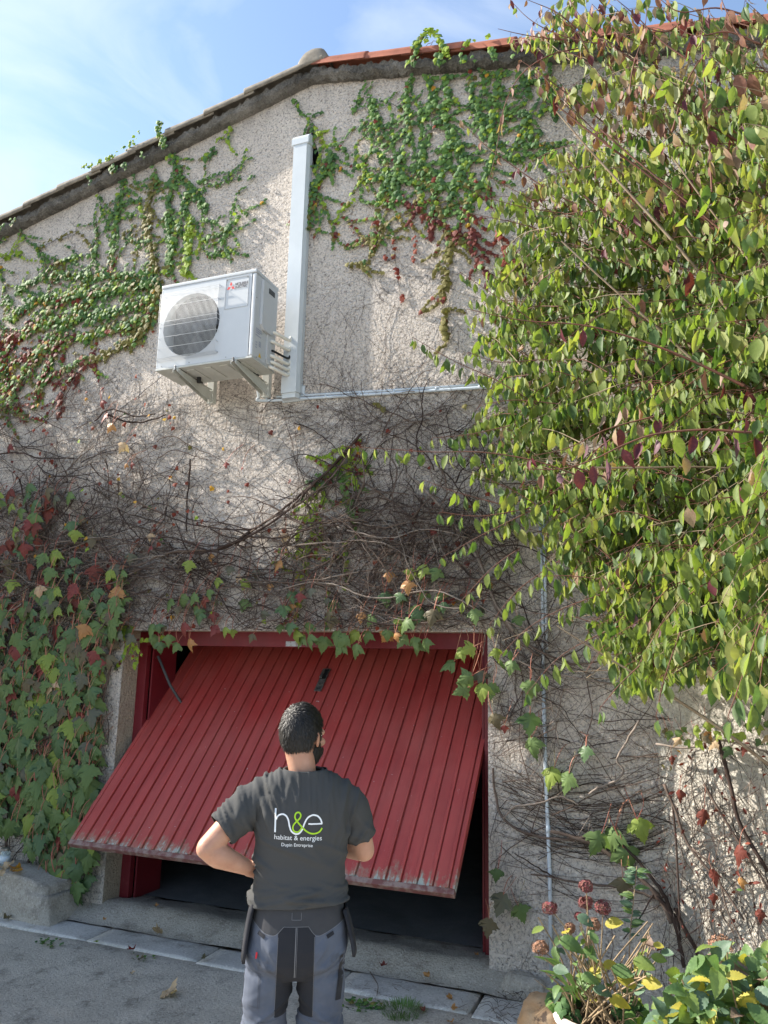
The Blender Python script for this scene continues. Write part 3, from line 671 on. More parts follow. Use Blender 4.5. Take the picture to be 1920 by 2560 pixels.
vb = [bm.verts.new((x, AY0+0.05, z)) for x, z in ring]
for k in range(n): bm.faces.new((vs[4+k], vs[4+(k+1) % n], vb[(k+1) % n], vb[k]))
apart('front_panel', bm, M_ACW)
bm = bmesh.new()                                       # cabinet around it
box(bm, AX0, AX0+0.012, AY0, AY1, AZ0+.02, AZ1-.03, 0.004)
box(bm, AX0+.013, AX1-.04, AY1-0.01, AY1, AZ0+.02, AZ1-.03)
box(bm, AX1-0.0345, AX1, AY0, AY1, AZ0+.02, AZ1-.03, 0.012)
apart('cabinet', bm, M_ACW)
bm = bmesh.new(); box(bm, AX0-.003, AX1+.003, AY0-.004, AY1+.003, AZ1-.029, AZ1, 0.008); apart('top_cover', bm, M_ACW)
bm = bmesh.new(); box(bm, AX0-.002, AX1+.002, AY0-.002, AY1+.002, AZ0+0.003, AZ0+.019, 0.003)
for i in range(5):                                     # pressed stiffening ribs in the base pan
    box(bm, AX0+.10+i*.145, AX0+.17+i*.145, AY0+.05, AY1-.05, AZ0-.004, AZ0+.0025, 0.003)
apart('base_pan', bm, M_GALV)
bm = bmesh.new(); quad(bm, [(AX0+.02, AY0+.16, AZ0+.03), (AX1-.2, AY0+.16, AZ0+.03), (AX1-.2, AY0+.16, AZ1-.04), (AX0+.02, AY0+.16, AZ1-.04)])
apart('inner_shroud', bm, M_ACD)
bm = bmesh.new(); Mx = Matrix.Translation((GC[0], AY0+0.09, GC[1])) @ Matrix.Rotation(R(90), 4, 'X')
bmesh.ops.create_cone(bm, segments=20, radius1=0.055, radius2=0.045, depth=0.05, cap_ends=True, matrix=Mx)
for b in range(3):
    a0_ = 2*math.pi*b/3+0.4; V_ = []
    for i in range(6):
        r_ = 0.05+0.185*i/5
        for j in range(6):
            a = a0_+(-0.10-0.35*(i/5)**0.7)+(0.35+0.85*(i/5)**0.6)*j/5
            V_.append(bm.verts.new((GC[0]+math.cos(a)*r_, AY0+0.075+0.045*j/5, GC[1]+math.sin(a)*r_)))
    for i in range(5):
        for j in range(5): bm.faces.new((V_[i*6+j], V_[i*6+j+1], V_[(i+1)*6+j+1], V_[(i+1)*6+j]))
apart('fan', bm, M_ACFAN, True)
tb = Tubes(); gx0, gx1, gz0, gz1 = AX0+0.018, AX0+0.54, 3.995, 4.535; gy = AY0-0.036
nw = 50
for i in range(nw+1):
    x = gx0+(gx1-gx0)*i/nw; tb.add([(x, AY0+0.002, gz0-.004), (x, gy, gz0), (x, gy, gz1), (x, AY0+0.002, gz1+.004)], 0.0013, 0.0013, 3)
for i in range(7):
    z = gz0+.004+(gz1-gz0-.008)*(0, .17, .33, .5, .57, .8, 1)[i]; tb.add([(gx0, AY0+.002, z), (gx0, gy+.003, z), (gx1, gy+.003, z), (gx1, AY0+.002, z)], 0.0021, 0.0021, 4)
for z in (gz0+.02, gz1-.02): tb.add([(gx0-.004, gy+.02, z), (gx1+.004, gy+.02, z)], 0.0024, 0.0024, 4)
adopt(tb.build('fan_guard', [M_ACW]), ac)
bm = bmesh.new(); bx0, bx1, bz0, bz1 = -3.085, -2.885, 4.335, 4.582                       # logo field: a raised outline
for b in ((bx0, bx1, bz0, bz0+.004), (bx0, bx1, bz1-.004, bz1), (bx0, bx0+.004, bz0+.0045, bz1-.0045), (bx1-.004, bx1, bz0+.0045, bz1-.0045)):
    box(bm, b[0], b[1], AY0-.0035, AY0+.001, b[2], b[3])
badge = apart('badge_panel', bm, mat('badge_line_grey', (0.42, 0.44, 0.46), 0.5))
bm = bmesh.new(); cx, cz, s = bx0+0.047, 4.512, 0.020
for a in (90, 210, 330):
    d = Vector((math.cos(R(a)), 0, math.sin(R(a)))); e = Vector((-d.z, 0, d.x)); c = Vector((cx, AY0-.003, cz))
    quad(bm, [c+d*0.002, c+d*s*.99+e*s*.56, c+d*s*1.95, c+d*s*.99-e*s*.56])
bmesh.ops.recalc_face_normals(bm, faces=bm.faces); apart('three_diamond_logo', bm, M_LOGORED)
def text_mesh(txt, size, bold=0.0, spacing=1.0, align='LEFT'):
    cu = bpy.data.curves.new('lettering', 'FONT'); cu.body = txt; cu.size = size; cu.offset = bold; cu.space_character = spacing; cu.align_x = align; cu.resolution_u = 3
    o = bpy.data.objects.new('lettering', cu); COL.objects.link(o); dg = bpy.context.evaluated_depsgraph_get()
    me = bpy.data.meshes.new_from_object(o.evaluated_get(dg)); bpy.data.objects.remove(o); bpy.data.curves.remove(cu); return me
def place_text(txt, size, m, Mx, parent=None, name='lettering', **k):
    me = text_mesh(txt, size, **k); me.transform(Mx); me.materials.clear(); me.materials.append(m)
    o = link(name, me); return adopt(o, parent) if parent else o
WM = lambda x, y, z: Matrix.Translation((x, y, z)) @ Matrix.Rotation(R(90), 4, 'X')
place_text('MITSUBISHI', 0.026, M_LOGOTXT, WM(bx0+0.083, AY0-.003, 4.517), ac, bold=.0012, spacing=.82)
place_text('ELECTRIC', 0.026, M_LOGOTXT, WM(bx0+0.083, AY0-.003, 4.493), ac, bold=.0012, spacing=.9)
bm = bmesh.new()                                       # side service cover with hand grip
SX = AX1+0.0
prism(bm, [(AY0+.075, 4.57), (AY0+.075, 4.215), (AY0+.11, 4.185), (AY0+.22, 4.185), (AY0+.285, 4.225), (AY0+.285, 4.555), (AY0+.27, 4.575)], 'x', SX+.001, SX+.024)
apart('service_cover', bm, M_ACW)
bm = bmesh.new(); box(bm, SX+.0245, SX+.027, AY0+.15, AY0+.235, 4.495, 4.535, 0); apart('grip_shade_plate', bm, M_ACD)  # raised dark plate, the shade of the grip hollow put into its colour
bm = bmesh.new(); prism(bm, [(AY0+.185, 4.18), (AY0+.185, 3.985), (AY0+.21, 3.955), (AY0+.285, 3.955), (AY0+.285, 4.18)], 'x', SX+.001, SX+.014); apart('valve_cover', bm, M_ACW)
bm = bmesh.new()
for z, y0, y1 in ((4.165, .035, .115), (4.150, .035, .12), (4.135, .035, .09), (4.115, .035, .11), (4.06, .04, .06), (4.04, .04, .06), (4.02, .04, .06)):
    box(bm, SX+.001, SX+.0018, AY0+y0, AY0+y1, z, z+.008)
for z in (4.075, 4.06, 4.045): box(bm, SX+.001, SX+.0018, AY0+.085, AY0+.115, z, z+.009)
apart('rating_label', bm, mat('label_print_grey', (0.30, 0.33, 0.42), 0.5))['kind'] = 'stuff'
bm = bmesh.new(); prism(bm, [(AY0+.085, 3.965), (AY0+.125, 3.965), (AY0+.105, 4.0)], 'x', SX+.001, SX+.0018); apart('warning_label', bm, M_LABELY)
bm = bmesh.new()
for x, y, z in [(AX0+.05, AY0-.001, AZ0+.035), (AX0+.3, AY0-.001, AZ0+.035), (AX0+.62, AY0-.001, AZ0+.035), (bx0+.012, AY0-.003, bz1-.013), (bx1-.012, AY0-.003, bz1-.013), (gx1+.004, AY0-.003, gz0+.01), (AX1-.01, AY0-.001, AZ0+.03)]:
    bmesh.ops.create_cone(bm, segments=8, radius1=.0045, radius2=.0035, depth=.004, cap_ends=True, matrix=Matrix.Translation((x, y, z)) @ Matrix.Rotation(R(90), 4, 'X'))
for y, z in [(.02, 4.58), (.02, 4.40), (.10, 4.24), (.06, 3.95), (.30, 4.59), (.32, 3.96)]:
    bmesh.ops.create_cone(bm, segments=8, radius1=.0045, radius2=.0035, depth=.004, cap_ends=True, matrix=Matrix.Translation((SX+.002, AY0+y, z)) @ Matrix.Rotation(R(90), 4, 'Y'))
apart('screws', bm, M_STEEL)
DL = at(700, 995, -0.08).x                              # duct left edge
DXL, DXR = -2.820, -2.668
for i, z in enumerate((4.23, 4.15, 4.08, 4.035, 3.99, 3.945)):
    m = M_BLACKP if i == 2 else M_INSUL; r_ = 0.009 if i == 2 else 0.0135
    y0 = AY1-.06-.012*(i % 2)
    tb = Tubes(); tb.add(catmull([(SX-.01, y0, z+.01), (SX+.035, y0-.012, z-.012), (SX+.07, -.105, z-.014), (DXL+.012+.06, -.07, z+.02)], 6), r_, r_, 8)
    adopt(tb.build('refrigerant_pipe', [m]), ac)
bm = bmesh.new(); bmesh.ops.create_cone(bm, segments=14, radius1=.016, radius2=.018, depth=.05, cap_ends=True, matrix=Matrix.Translation((-3.47+.06, -.30, AZ0-.022))); apart('drain_outlet', bm, M_BLACKP)
def bracket(x, label):
    t = thing('wall_bracket', label, 'wall bracket', (x, 0, 3.80), group='brackets under the outdoor unit')
    bm = bmesh.new()
    for dx in (-.022, .018):
        prism(bm, [(-.52, 3.916), (-.52, 3.888), (-.40, 3.862), (-.058, 3.800), (-.058, 3.882), (-.36, 3.910)], 'x', x+dx, x+dx+.004)
    box(bm, x-.0175, x+.0175, -.52, -.058, 3.905, 3.909)
    adopt(from_bm('arm', bm, M_GALV), t)
    bm = bmesh.new(); box(bm, x-.030, x+.030, -.056, -.010, 3.795, 4.16, .003); adopt(from_bm('wall_rail', bm, M_GALV), t)
    bm = bmesh.new(); box(bm, x-.018, x+.018, -.47, -.40, 3.910, 3.9225, 0); box(bm, x-.018, x+.018, -.26, -.19, 3.910, 3.9225, 0); adopt(from_bm('rubber_pad', bm, M_BLACKP), t)
    bm = bmesh.new(); box(bm, x-.006, x+.006, -.53, -.515, 3.90, 3.935, 0.002); adopt(from_bm('bolt', bm, M_STEEL), t)
bracket(-3.47, 'left one of the two grey brackets carrying the outdoor unit'); bracket(-2.965, 'right one of the two grey brackets, beside the duct')

# duct
duct = thing('cable_duct', 'tall white plastic pipe duct running up the wall beside the outdoor unit', 'duct', (-2.74, 0, 3.76))
DB, DT, DD = 3.765, 5.99, 0.082
def ductprof(x0, x1, d): return [(x0, -.001), (x0, -d*.55), (x0+.016, -d), (x1-.016, -d), (x1, -d*.55), (x1, -.001)]
bm = bmesh.new(); prism(bm, ductprof(DXL, DXR, DD), 'z', DB+.16, DT-.06); adopt(from_bm('duct_cover', bm, M_PVC), duct)
bm = bmesh.new(); prism(bm, ductprof(DXL-.004, DXR+.004, DD+.004), 'z', DB+.03, DB+.158)
prism(bm, ductprof(DXL+.004, DXR-.004, DD-.006), 'z', DB-.01, DB+.029); box(bm, DXL-.012, DXR+.026, -.012, -.001, DB-.02, DB+.10)
adopt(from_bm('end_cap', bm, M_PVC), duct)
bm = bmesh.new(); pr = [(-.001, DT-.058), (-DD-.005, DT-.058), (-DD-.005, DT+.005), (-DD*.8, DT+.035), (-DD*.4, DT+.05), (-.001, DT+.05)]
prism(bm, pr, 'x', DXL-.005, DXR+.005); bmesh.ops.bevel(bm, geom=bm.edges[:], offset=.006, segments=2, affect='EDGES'); adopt(from_bm('top_elbow', bm, M_PVC, None, False), duct)
tb = Tubes(); tb.add([(DXR-.02, -.04, 5.98), (DXR+.0, -.03, 6.05), (DXR-.02, .03, 6.07)], .012, .012, 6); adopt(tb.build('pipe', [M_BLACKP]), duct)
# conduits
def conduit(name, label, runs, base):
    t = thing(name, label, 'conduit', base)
    for nm, pts, r_, m in runs:
        tb = Tubes(); tb.add(pts, r_, r_, 8, caps=True); adopt(tb.build(nm, [m]), t)
    return t
c0 = at(650, 1003, -.015); c1 = at(1330, 961, -.015); dv = c1-c0
runs = [('pipe', catmull([(c0.x-.005, -.05, c0.z+.13), (c0.x-.005, -.03, c0.z+.035), (c0.x+.03, -.016, c0.z+.0), tuple(c0+dv*.3), tuple(c0+dv*.6), tuple(c1)], 5), .0115, M_PIPE),
        ('pipe', [tuple(c0+dv*.07+Vector((0, 0, .026))), tuple(c0+dv*.5+Vector((0, 0, .022))), tuple(c1+Vector((0, 0, .020)))], .0095, M_PIPE)]
for f_ in (.03, .16, .27, .40, .53, .68, .83): 
    q = c0+dv*f_; runs.append(('clip', [tuple(q+Vector((-.006, 0, .006))), tuple(q+Vector((.006, 0, .006)))], .017, M_PIPE))
conduit('wall_conduit', 'pair of thin pale grey pipes running sideways from the outdoor unit under the duct', runs, (c0.x, 0, c0.z))
v0 = at(1378, 2430, -.015); v1 = at(1350, 1300, -.015); dv = v1-v0
bend = lambda t_: tuple(v0+dv*t_+Vector((.006*math.sin(t_*9), 0, 0)))
runs = [('pipe', [bend(0), bend(.2), bend(.4), bend(.615)], .0125, M_PIPE), ('coupling', [bend(.60), bend(.635)], .0165, M_PIPE), ('coupling', [bend(.285), bend(.30)], .016, M_PIPE),
        ('pipe', [bend(.63), bend(.8), bend(1)], .010, M_PIPE), ('pipe', [tuple(Vector(bend(.69))+Vector((.024, 0, 0))), tuple(Vector(bend(1))+Vector((.024, 0, 0)))], .010, M_PIPE)]
for f_ in (.12, .45, .75, .93): 
    q = Vector(bend(f_)); runs.append(('clip', [tuple(q+Vector((.006*(f_ > .6), 0, -.007))), tuple(q+Vector((.006*(f_ > .6), 0, .007)))], .018, M_PIPE))
conduit('wall_conduit', 'thin pale grey pipe running down the wall right of the garage opening', runs, (v0.x, 0, v0.z))

# ================================================================ limewashed garden wall meeting the gable on the right
gw = thing('garden_wall', 'low limewashed rubble wall at the right, bright in the sun under the shrub', 'garden wall', (-0.2, -0.02, GZ))
A0 = at(1655, 2100, -.02); ang = R(-16)
V = []; T = []; nx, nz = 90, 60
for j in range(nz+1):
    for i in range(nx+1):
        u = i/nx*2.6; tz = j/nz; top = 1.80+.10*noise.noise((u*3, 7, 1))+.04*noise.noise((u*11, 7, 1))
        z = GZ-.2+tz*(top+.31); bulge = (.018*noise.noise((u*2.2, z*2.2, 2))+.012*noise.noise((u*8, z*8, 6)))*min(1, u/.35)
        V.append((A0.x+u*math.cos(ang)-bulge*math.sin(ang)*0, -.004+u*math.sin(ang)-abs(bulge)-.004, z))
b0 = len(V)
for i in range(nx+1): V.append((V[nz*(nx+1)+i][0]+.05, V[nz*(nx+1)+i][1]+.32, V[nz*(nx+1)+i][2]-.01))
for j in range(nz):
    for i in range(nx): a = j*(nx+1)+i; T.append((a, a+1, a+nx+2, a+nx+1))
for i in range(nx): a = nz*(nx+1)+i; T.append((a, a+1, b0+i+1, b0+i))
adopt(from_np('wall_face', V, T, [M_LIME]), gw)

# ================================================================ unseen tree added left of the frame, crown shaped to shade drive, door and wall foot
nb = thing('shade_tree', 'unseen leafy tree added beyond the left edge to shade the drive and door', 'tree', (-9.6, -2.6, GZ))
tb = Tubes(); tb.add(catmull([(-9.6, -2.6, GZ-.1), (-9.55, -2.6, 1.2), (-9.7, -2.5, 2.6), (-9.5, -2.4, 4.3)], 5), .24, .10, 10); 
adopt(tb.build('trunk', [M_TWIG1]), nb)
tb = Tubes()
for i in range(16):
    a = rnd(0, 6.28); e = Vector((-9.6+math.cos(a)*rnd(.9, 1.7), -2.5+math.sin(a)*rnd(1.5, 3.0), rnd(2.2, 5.0))); tb.add(catmull([(-9.65, -2.55, rnd(1.6, 3.0)), ((-9.6+e.x)/2, (-2.5+e.y)/2, e.z-.3), e], 5), .05, .012, 5)
adopt(tb.build('limb', [M_TWIG1]), nb)
L = []
for i in range(7000):
    tall = random.random() < .62
    c0_, h_ = ((-9.2, -1.25, 4.5), (1.1, 1.05, 2.75)) if tall else ((-9.6, -3.6, 2.7), (1.6, 1.9, 1.6))
    v = Vector((random.gauss(0, 1), random.gauss(0, 1), random.gauss(0, 1))).normalized()*rnd(.3, 1)**.5
    p = Vector((c0_[0]+v.x*h_[0], c0_[1]+v.y*h_[1], c0_[2]+v.z*h_[2]))
    if not tall and noise.noise(p*0.9) < -0.10: continue
    L.append((leafM(p, (rnd(-1, 1), rnd(-1, 1), rnd(-1.2, .2)), (rnd(-1, 1), rnd(-1, 1), rnd(0, 1)), rnd(.16, .28), 1.7), wchoice([1]*5), wchoice([4, 4, 1, 0, 0, 0])))
place_leaves(nb, L, T_OV, SHRUB_MATS, None, 0)

# ================================================================ climbing plants on the gable wall
def poly_len(P): return sum((Vector(P[i+1])-Vector(P[i])).length for i in range(len(P)-1))
def along(P, t):
    Lt = poly_len(P); d = t*Lt
    for i in range(len(P)-1):
        a, b = Vector(P[i]), Vector(P[i+1]); s = (b-a).length
        if d <= s or i == len(P)-2: return a+(b-a)*min(1, d/max(s, 1e-6)), (b-a).normalized()
        d -= s
def ivy_color(px, py, base=None):
    """green high up, bronze and red lower down and on the older wood"""
    if base is not None and random.random() < .8: return base
    n_ = noise.noise((px*.012, py*.012, 3.3))
    t = (py-700)/350+n_*0.9 if px < 700 else (py-470)/230+n_*0.8
    if t < 0: return wchoice([5, 3.5, .8, .35, .02, .02, .02])
    if t < .5: return wchoice([5, 2, 1.0, 2.0, .2, .2, .12])
    if t < 1.0: return wchoice([2.4, .9, .7, 2.6, 1.0, 1.3, .25])
    return wchoice([.5, .2, .2, 1.2, 2.6, 3.6, .3])
def ivy(name, label, strokes, fills=(), base_px=(300, 800), group=None, nobj=300, twig_r=.0022, density=1.0):
    """strokes: (pixel polyline on the wall, width px, colour or None, density)"""
    b = at(*base_px, 0); t = thing('climbing_ivy' if not name else name, label, 'climbing plant', (b.x, -.01, b.z), group=group)
    L = []; tb = Tubes(); 
    for S in strokes:
        P, wpx, colr, den = S[0], S[1], (S[2] if len(S) > 2 else None), (S[3] if len(S) > 3 else 1.0)
        P2 = [tuple(v)[:2] for v in catmull([(x, y, 0) for x, y in P], 4)]
        W3 = []
        for x, y in P2:
            q = at(x+rnd(-2, 2), y+rnd(-2, 2), 0); q.y = -0.008-rnd(0, .008); W3.append(q)
        tb.add(W3, twig_r*1.3, twig_r*.7, 3, mat=wchoice([2, 2, .3]))
        Lp = poly_len([(x, y, 0) for x, y in P2]); wpx = wpx*.72 if wpx > 12 else wpx; nl = int(Lp*max(wpx, 9)/46*den*density)
        for i in range(nl):
            tt = random.random(); p, d = along([(x, y, 0) for x, y in P2], tt)
            off = random.gauss(0, .46)*wpx*.5*(1.0-.25*tt)
            px, py = p.x-d.y*off+rnd(-2, 2), p.y+d.x*off
            q = at(px, py, 0); q.y = -rnd(.012, .05)
            if q.z > roofz(q.x)-.04: q.y -= .10
            sz = rnd(.026, .052)*(0.8 if wpx < 12 else 1.0)*(1 if py < 620 else 1.12)
            td = Vector((d.x*rnd(-.5, .9)+rnd(-.6, .6), 0, -d.y*rnd(-.2, .5)-rnd(.35, 1.2))); td.y = rnd(-.30, .05)
            nm = Vector((rnd(-.35, .35), -1, rnd(-.1, .75)))
            L.append((leafM(q, td, nm, sz, rnd(.85, 1.15)), wchoice([1]*4), colr if colr is not None and random.random() < .85 else ivy_color(px, py)))
        if wpx > 9:                                    # side shoots
            for k in range(int(Lp/20)):
                tt = random.random(); p, d = along([(x, y, 0) for x, y in P2], tt); s = random.choice((-1, 1)); n_ = random.randint(4, 13)
                a = math.atan2(d.y, d.x)+s*rnd(.4, 1.3); x, y = p.x, p.y
                for j in range(n_):
                    a += rnd(-.25, .25); x += math.cos(a)*6.5; y += math.sin(a)*6.5
                    q = at(x, y, 0); q.y = -rnd(.012, .035)
                    if q.z > roofz(q.x)-.06: break
                    L.append((leafM(q, (math.cos(a)+rnd(-.4, .4), rnd(-.2, 0), -math.sin(a)-rnd(.1, .9)), (rnd(-.3, .3), -1, rnd(0, .6)), rnd(.022, .042)), wchoice([1]*4), ivy_color(x, y, colr)))
    adopt(tb.build('stems', TWIGS), t)['kind'] = 'stuff'
    place_leaves(t, L, T_SML, IVY_MATS, None, nobj)
    return t
G_, D_, Y_, O_, R_, B_, A_ = range(7)
ivy(None, 'dense small leaved ivy on the wall left of the outdoor unit', [
    ([(415, 325), (425, 365), (445, 420), (470, 460), (500, 500), (520, 530)], 34), ([(500, 455), (540, 465), (575, 450), (604, 443)], 13),
    ([(640, 441), (625, 445)], 10), ([(584, 325), (560, 345), (545, 358)], 14, Y_), ([(540, 372), (525, 395), (515, 412)], 12),
    ([(245, 460), (252, 500), (262, 540), (280, 575)], 13), ([(300, 430), (312, 465), (300, 520), (292, 570), (285, 620), (280, 670)], 26),
    ([(330, 425), (345, 455), (352, 470)], 16), ([(230, 436), (262, 428), (300, 412), (345, 385), (372, 350)], 10, Y_), ([(375, 395), (392, 430), (396, 465)], 14),
    ([(395, 445), (382, 500), (372, 560), (380, 620), (400, 680)], 34, O_, .9), ([(440, 440), (430, 500), (425, 560), (430, 620), (425, 690)], 34),
    ([(470, 480), (460, 540), (440, 600), (425, 660)], 30), ([(482, 545), (476, 590), (474, 640), (465, 690)], 26, Y_, 1.5),
    ([(355, 515), (362, 540), (372, 556)], 8, Y_), ([(490, 560), (520, 552), (548, 560)], 11), ([(500, 600), (540, 590), (560, 580), (585, 560), (600, 540)], 12),
    ([(600, 515), (605, 530), (622, 534)], 10), ([(505, 625), (540, 640), (560, 615), (570, 590), (580, 570)], 13), ([(575, 620), (590, 635)], 8, Y_),
    ([(0, 644), (30, 640), (58, 630)], 12, Y_), ([(0, 612), (18, 600), (38, 572)], 10), ([(60, 562), (55, 580), (75, 605), (100, 622), (120, 650), (140, 670), (145, 700)], 16),
    ([(104, 621), (140, 602), (180, 584), (200, 584), (220, 605), (243, 635)], 9, O_), ([(245, 636), (200, 642), (160, 655), (140, 668)], 12),
    ([(290, 560), (320, 545), (350, 543), (370, 545)], 8), ([(310, 590), (340, 570), (372, 562)], 8, O_), ([(310, 595), (340, 605), (375, 608)], 10), ([(365, 500), (330, 505), (290, 520)], 10),
    ([(0, 660), (10, 700), (25, 760), (20, 800)], 14), ([(40, 735), (90, 700), (150, 690), (230, 690), (300, 690), (390, 680)], 26),
    ([(400, 700), (330, 720), (250, 735), (170, 740), (90, 755), (30, 800)], 46), ([(395, 740), (320, 770), (240, 790), (150, 800), (70, 830), (0, 860)], 46),
    ([(400, 790), (330, 810), (260, 830), (170, 850), (90, 880), (10, 920)], 42), ([(300, 700), (220, 760), (150, 830), (90, 900), (40, 980), (10, 1040)], 40),
    ([(230, 700), (150, 760), (80, 820), (20, 880), (0, 930)], 40), ([(395, 700), (390, 760), (360, 830), (300, 870), (240, 900)], 36, O_),
    ([(240, 560), (250, 600), (240, 650), (220, 700)], 10), ([(0, 880), (20, 940), (30, 1000), (70, 1050)], 26), ([(160, 850), (130, 900), (110, 960), (90, 1020)], 30),
    ([(10, 950), (20, 975), (12, 1010)], 16, Y_), ([(0, 860), (-80, 900), (-170, 920), (-280, 960)], 44), ([(10, 920), (-70, 970), (-160, 1010), (-260, 1060)], 42), ([(0, 800), (-90, 830), (-200, 870), (-330, 880)], 36), ([(0, 930), (-60, 1010), (-100, 1080)], 40), ([(-40, 700), (-60, 760), (-90, 830)], 24), ([(0, 660), (-60, 700), (-150, 780), (-240, 880)], 22), ([(0, 612), (-50, 640), (-120, 700)], 14), ([(-130, 930), (-160, 1000), (-170, 1080)], 30, B_, .6), ([(100, 960), (160, 930), (220, 890)], 24), ([(250, 870), (200, 930), (160, 980), (150, 1040)], 20, B_, .6)],
    base_px=(200, 1000), density=1.45)
ivy(None, 'thin ivy strand on the wall just right of the top of the white duct', [
    ([(737, 252), (752, 280), (775, 300), (788, 318)], 13), ([(788, 315), (800, 335), (812, 362), (824, 378)], 14, Y_), ([(832, 368), (852, 370), (868, 385), (876, 400)], 11),
    ([(824, 380), (830, 400), (820, 430), (800, 450), (785, 480), (780, 520), (778, 575)], 30), ([(800, 395), (812, 420), (808, 450)], 14), ([(800, 490), (815, 520), (830, 555), (842, 562)], 13), ([(842, 560), (850, 535), (880, 510), (888, 500)], 9, Y_),
    ([(850, 420), (858, 425)], 8, A_)], base_px=(785, 600), density=1.5, nobj=160)
ivy(None, 'wide fan of ivy turning red between the white duct and the big shrub', [
    ([(1050, 165), (1030, 195), (1020, 225), (1020, 262), (1026, 300), (1020, 330)], 24), ([(1045, 150), (1075, 120), (1085, 105), (1100, 112), (1125, 150), (1118, 165)], 26, Y_, 1.3),
    ([(1110, 150), (1128, 165), (1134, 180)], 10, Y_), ([(890, 280), (893, 258), (912, 245), (932, 250), (940, 280), (945, 320)], 12), ([(950, 255), (975, 258), (1000, 272), (1018, 270)], 13),
    ([(930, 255), (938, 300), (945, 330), (958, 352)], 12), ([(1020, 330), (990, 345), (965, 365), (935, 380), (915, 400), (918, 440)], 20), ([(990, 300), (972, 320), (968, 350)], 14),
    ([(1065, 190), (1085, 225), (1095, 255), (1075, 275), (1045, 300), (1028, 330)], 20), ([(1110, 160), (1118, 210), (1122, 250), (1115, 300), (1130, 340), (1150, 380), (1170, 420)], 34),
    ([(1060, 305), (1085, 280), (1115, 265), (1140, 250)], 12), ([(1060, 330), (1080, 320), (1110, 300), (1140, 280)], 12), ([(1170, 165), (1180, 215), (1190, 265), (1205, 310), (1215, 360)], 28),
    ([(1130, 240), (1145, 265), (1150, 280)], 9, Y_), ([(1190, 175), (1230, 190), (1280, 180)], 14), ([(1240, 150), (1250, 200), (1240, 260), (1230, 320), (1240, 400)], 26),
    ([(1200, 240), (1250, 230), (1300, 215), (1360, 200)], 14), ([(1170, 300), (1210, 290), (1260, 300), (1330, 295)], 14), ([(1240, 355), (1290, 370), (1340, 368), (1400, 362)], 13), ([(1240, 390), (1290, 395), (1330, 392), (1390, 386)], 12),
    ([(1290, 170), (1320, 230), (1310, 290), (1330, 350)], 20), ([(1380, 160), (1370, 220), (1390, 300)], 18), ([(1080, 340), (1060, 370), (1060, 420), (1050, 480), (1060, 520)], 30), ([(1135, 340), (1120, 400), (1100, 450), (1085, 500), (1090, 540)], 34),
    ([(1180, 400), (1150, 440), (1130, 490), (1120, 540)], 34), ([(1000, 380), (1000, 430), (990, 470), (980, 520)], 30), ([(960, 380), (970, 430), (965, 470), (950, 510), (940, 560), (935, 620)], 24), ([(1030, 340), (1010, 370), (1005, 400), (990, 450)], 20),
    ([(900, 440), (930, 450), (980, 445), (1040, 460), (1100, 470), (1170, 460), (1230, 470)], 30), ([(880, 430), (905, 415), (925, 445)], 14, Y_), ([(1230, 400), (1210, 450), (1180, 500), (1160, 560)], 30),
    ([(1000, 500), (1050, 530), (1100, 560), (1150, 600)], 24, B_), ([(1090, 500), (1120, 580), (1125, 640), (1115, 700), (1112, 760), (1118, 860)], 18, O_, .9), ([(1160, 520), (1180, 580), (1190, 640), (1230, 700)], 22, B_, .7),
    ([(870, 665), (890, 662), (930, 645), (940, 600), (965, 560)], 11, O_), ([(1030, 560), (1040, 600), (1035, 660)], 8, R_, .5), ([(880, 590), (905, 585)], 6, B_, .5), ([(960, 640), (985, 660)], 6, R_, .5), ([(1240, 560), (1260, 620), (1300, 680)], 18, R_, .6),
    ([(1010, 760), (1000, 720), (990, 660), (985, 600)], 4, R_, .5), ([(1050, 480), (1040, 520), (1020, 560)], 14, O_), ([(1085, 105), (1062, 125), (1052, 160)], 20), ([(1160, 145), (1200, 128), (1230, 120)], 10, Y_)],
    base_px=(1080, 900), density=1.05)

# ---- bare stems: a mat of fine wood over the wall
def inpoly(x, y, P):
    c = False; n_ = len(P); j = n_-1
    for i in range(n_):
        if (P[i][1] > y) != (P[j][1] > y) and x < (P[j][0]-P[i][0])*(y-P[i][1])/(P[j][1]-P[i][1]+1e-9)+P[i][0]: c = not c
        j = i
    return c
OPEN_PX = [(300, 1575), (1217, 1575), (1225, 2420), (262, 2300)]
def twig_walk(tb, x, y, a, n_, r_, wander=.35, step=9, ybase=-.006, yamp=.02, m=None, curl=0.0, avoid=True):
    W3 = []; k = rnd(0, 100)
    for j in range(n_):
        a += rnd(-wander, wander)+curl; x += math.cos(a)*step; y += math.sin(a)*step
        q = at(x, y, 0)
        if avoid and (DX0-.01 < q.x < DX1+.01 and q.z < DZ+.0): break
        if q.z < GZ+.02 or q.z > roofz(q.x)-.08: break
        q.y = ybase-yamp*(.5+.5*noise.noise((x*.02, y*.02, k))); W3.append(q)
    if len(W3) > 2: tb.add(W3, r_, r_*rnd(.35, .7), 3, mat=wchoice([4, 4, 1.3]) if m is None else m)
    return x, y, a
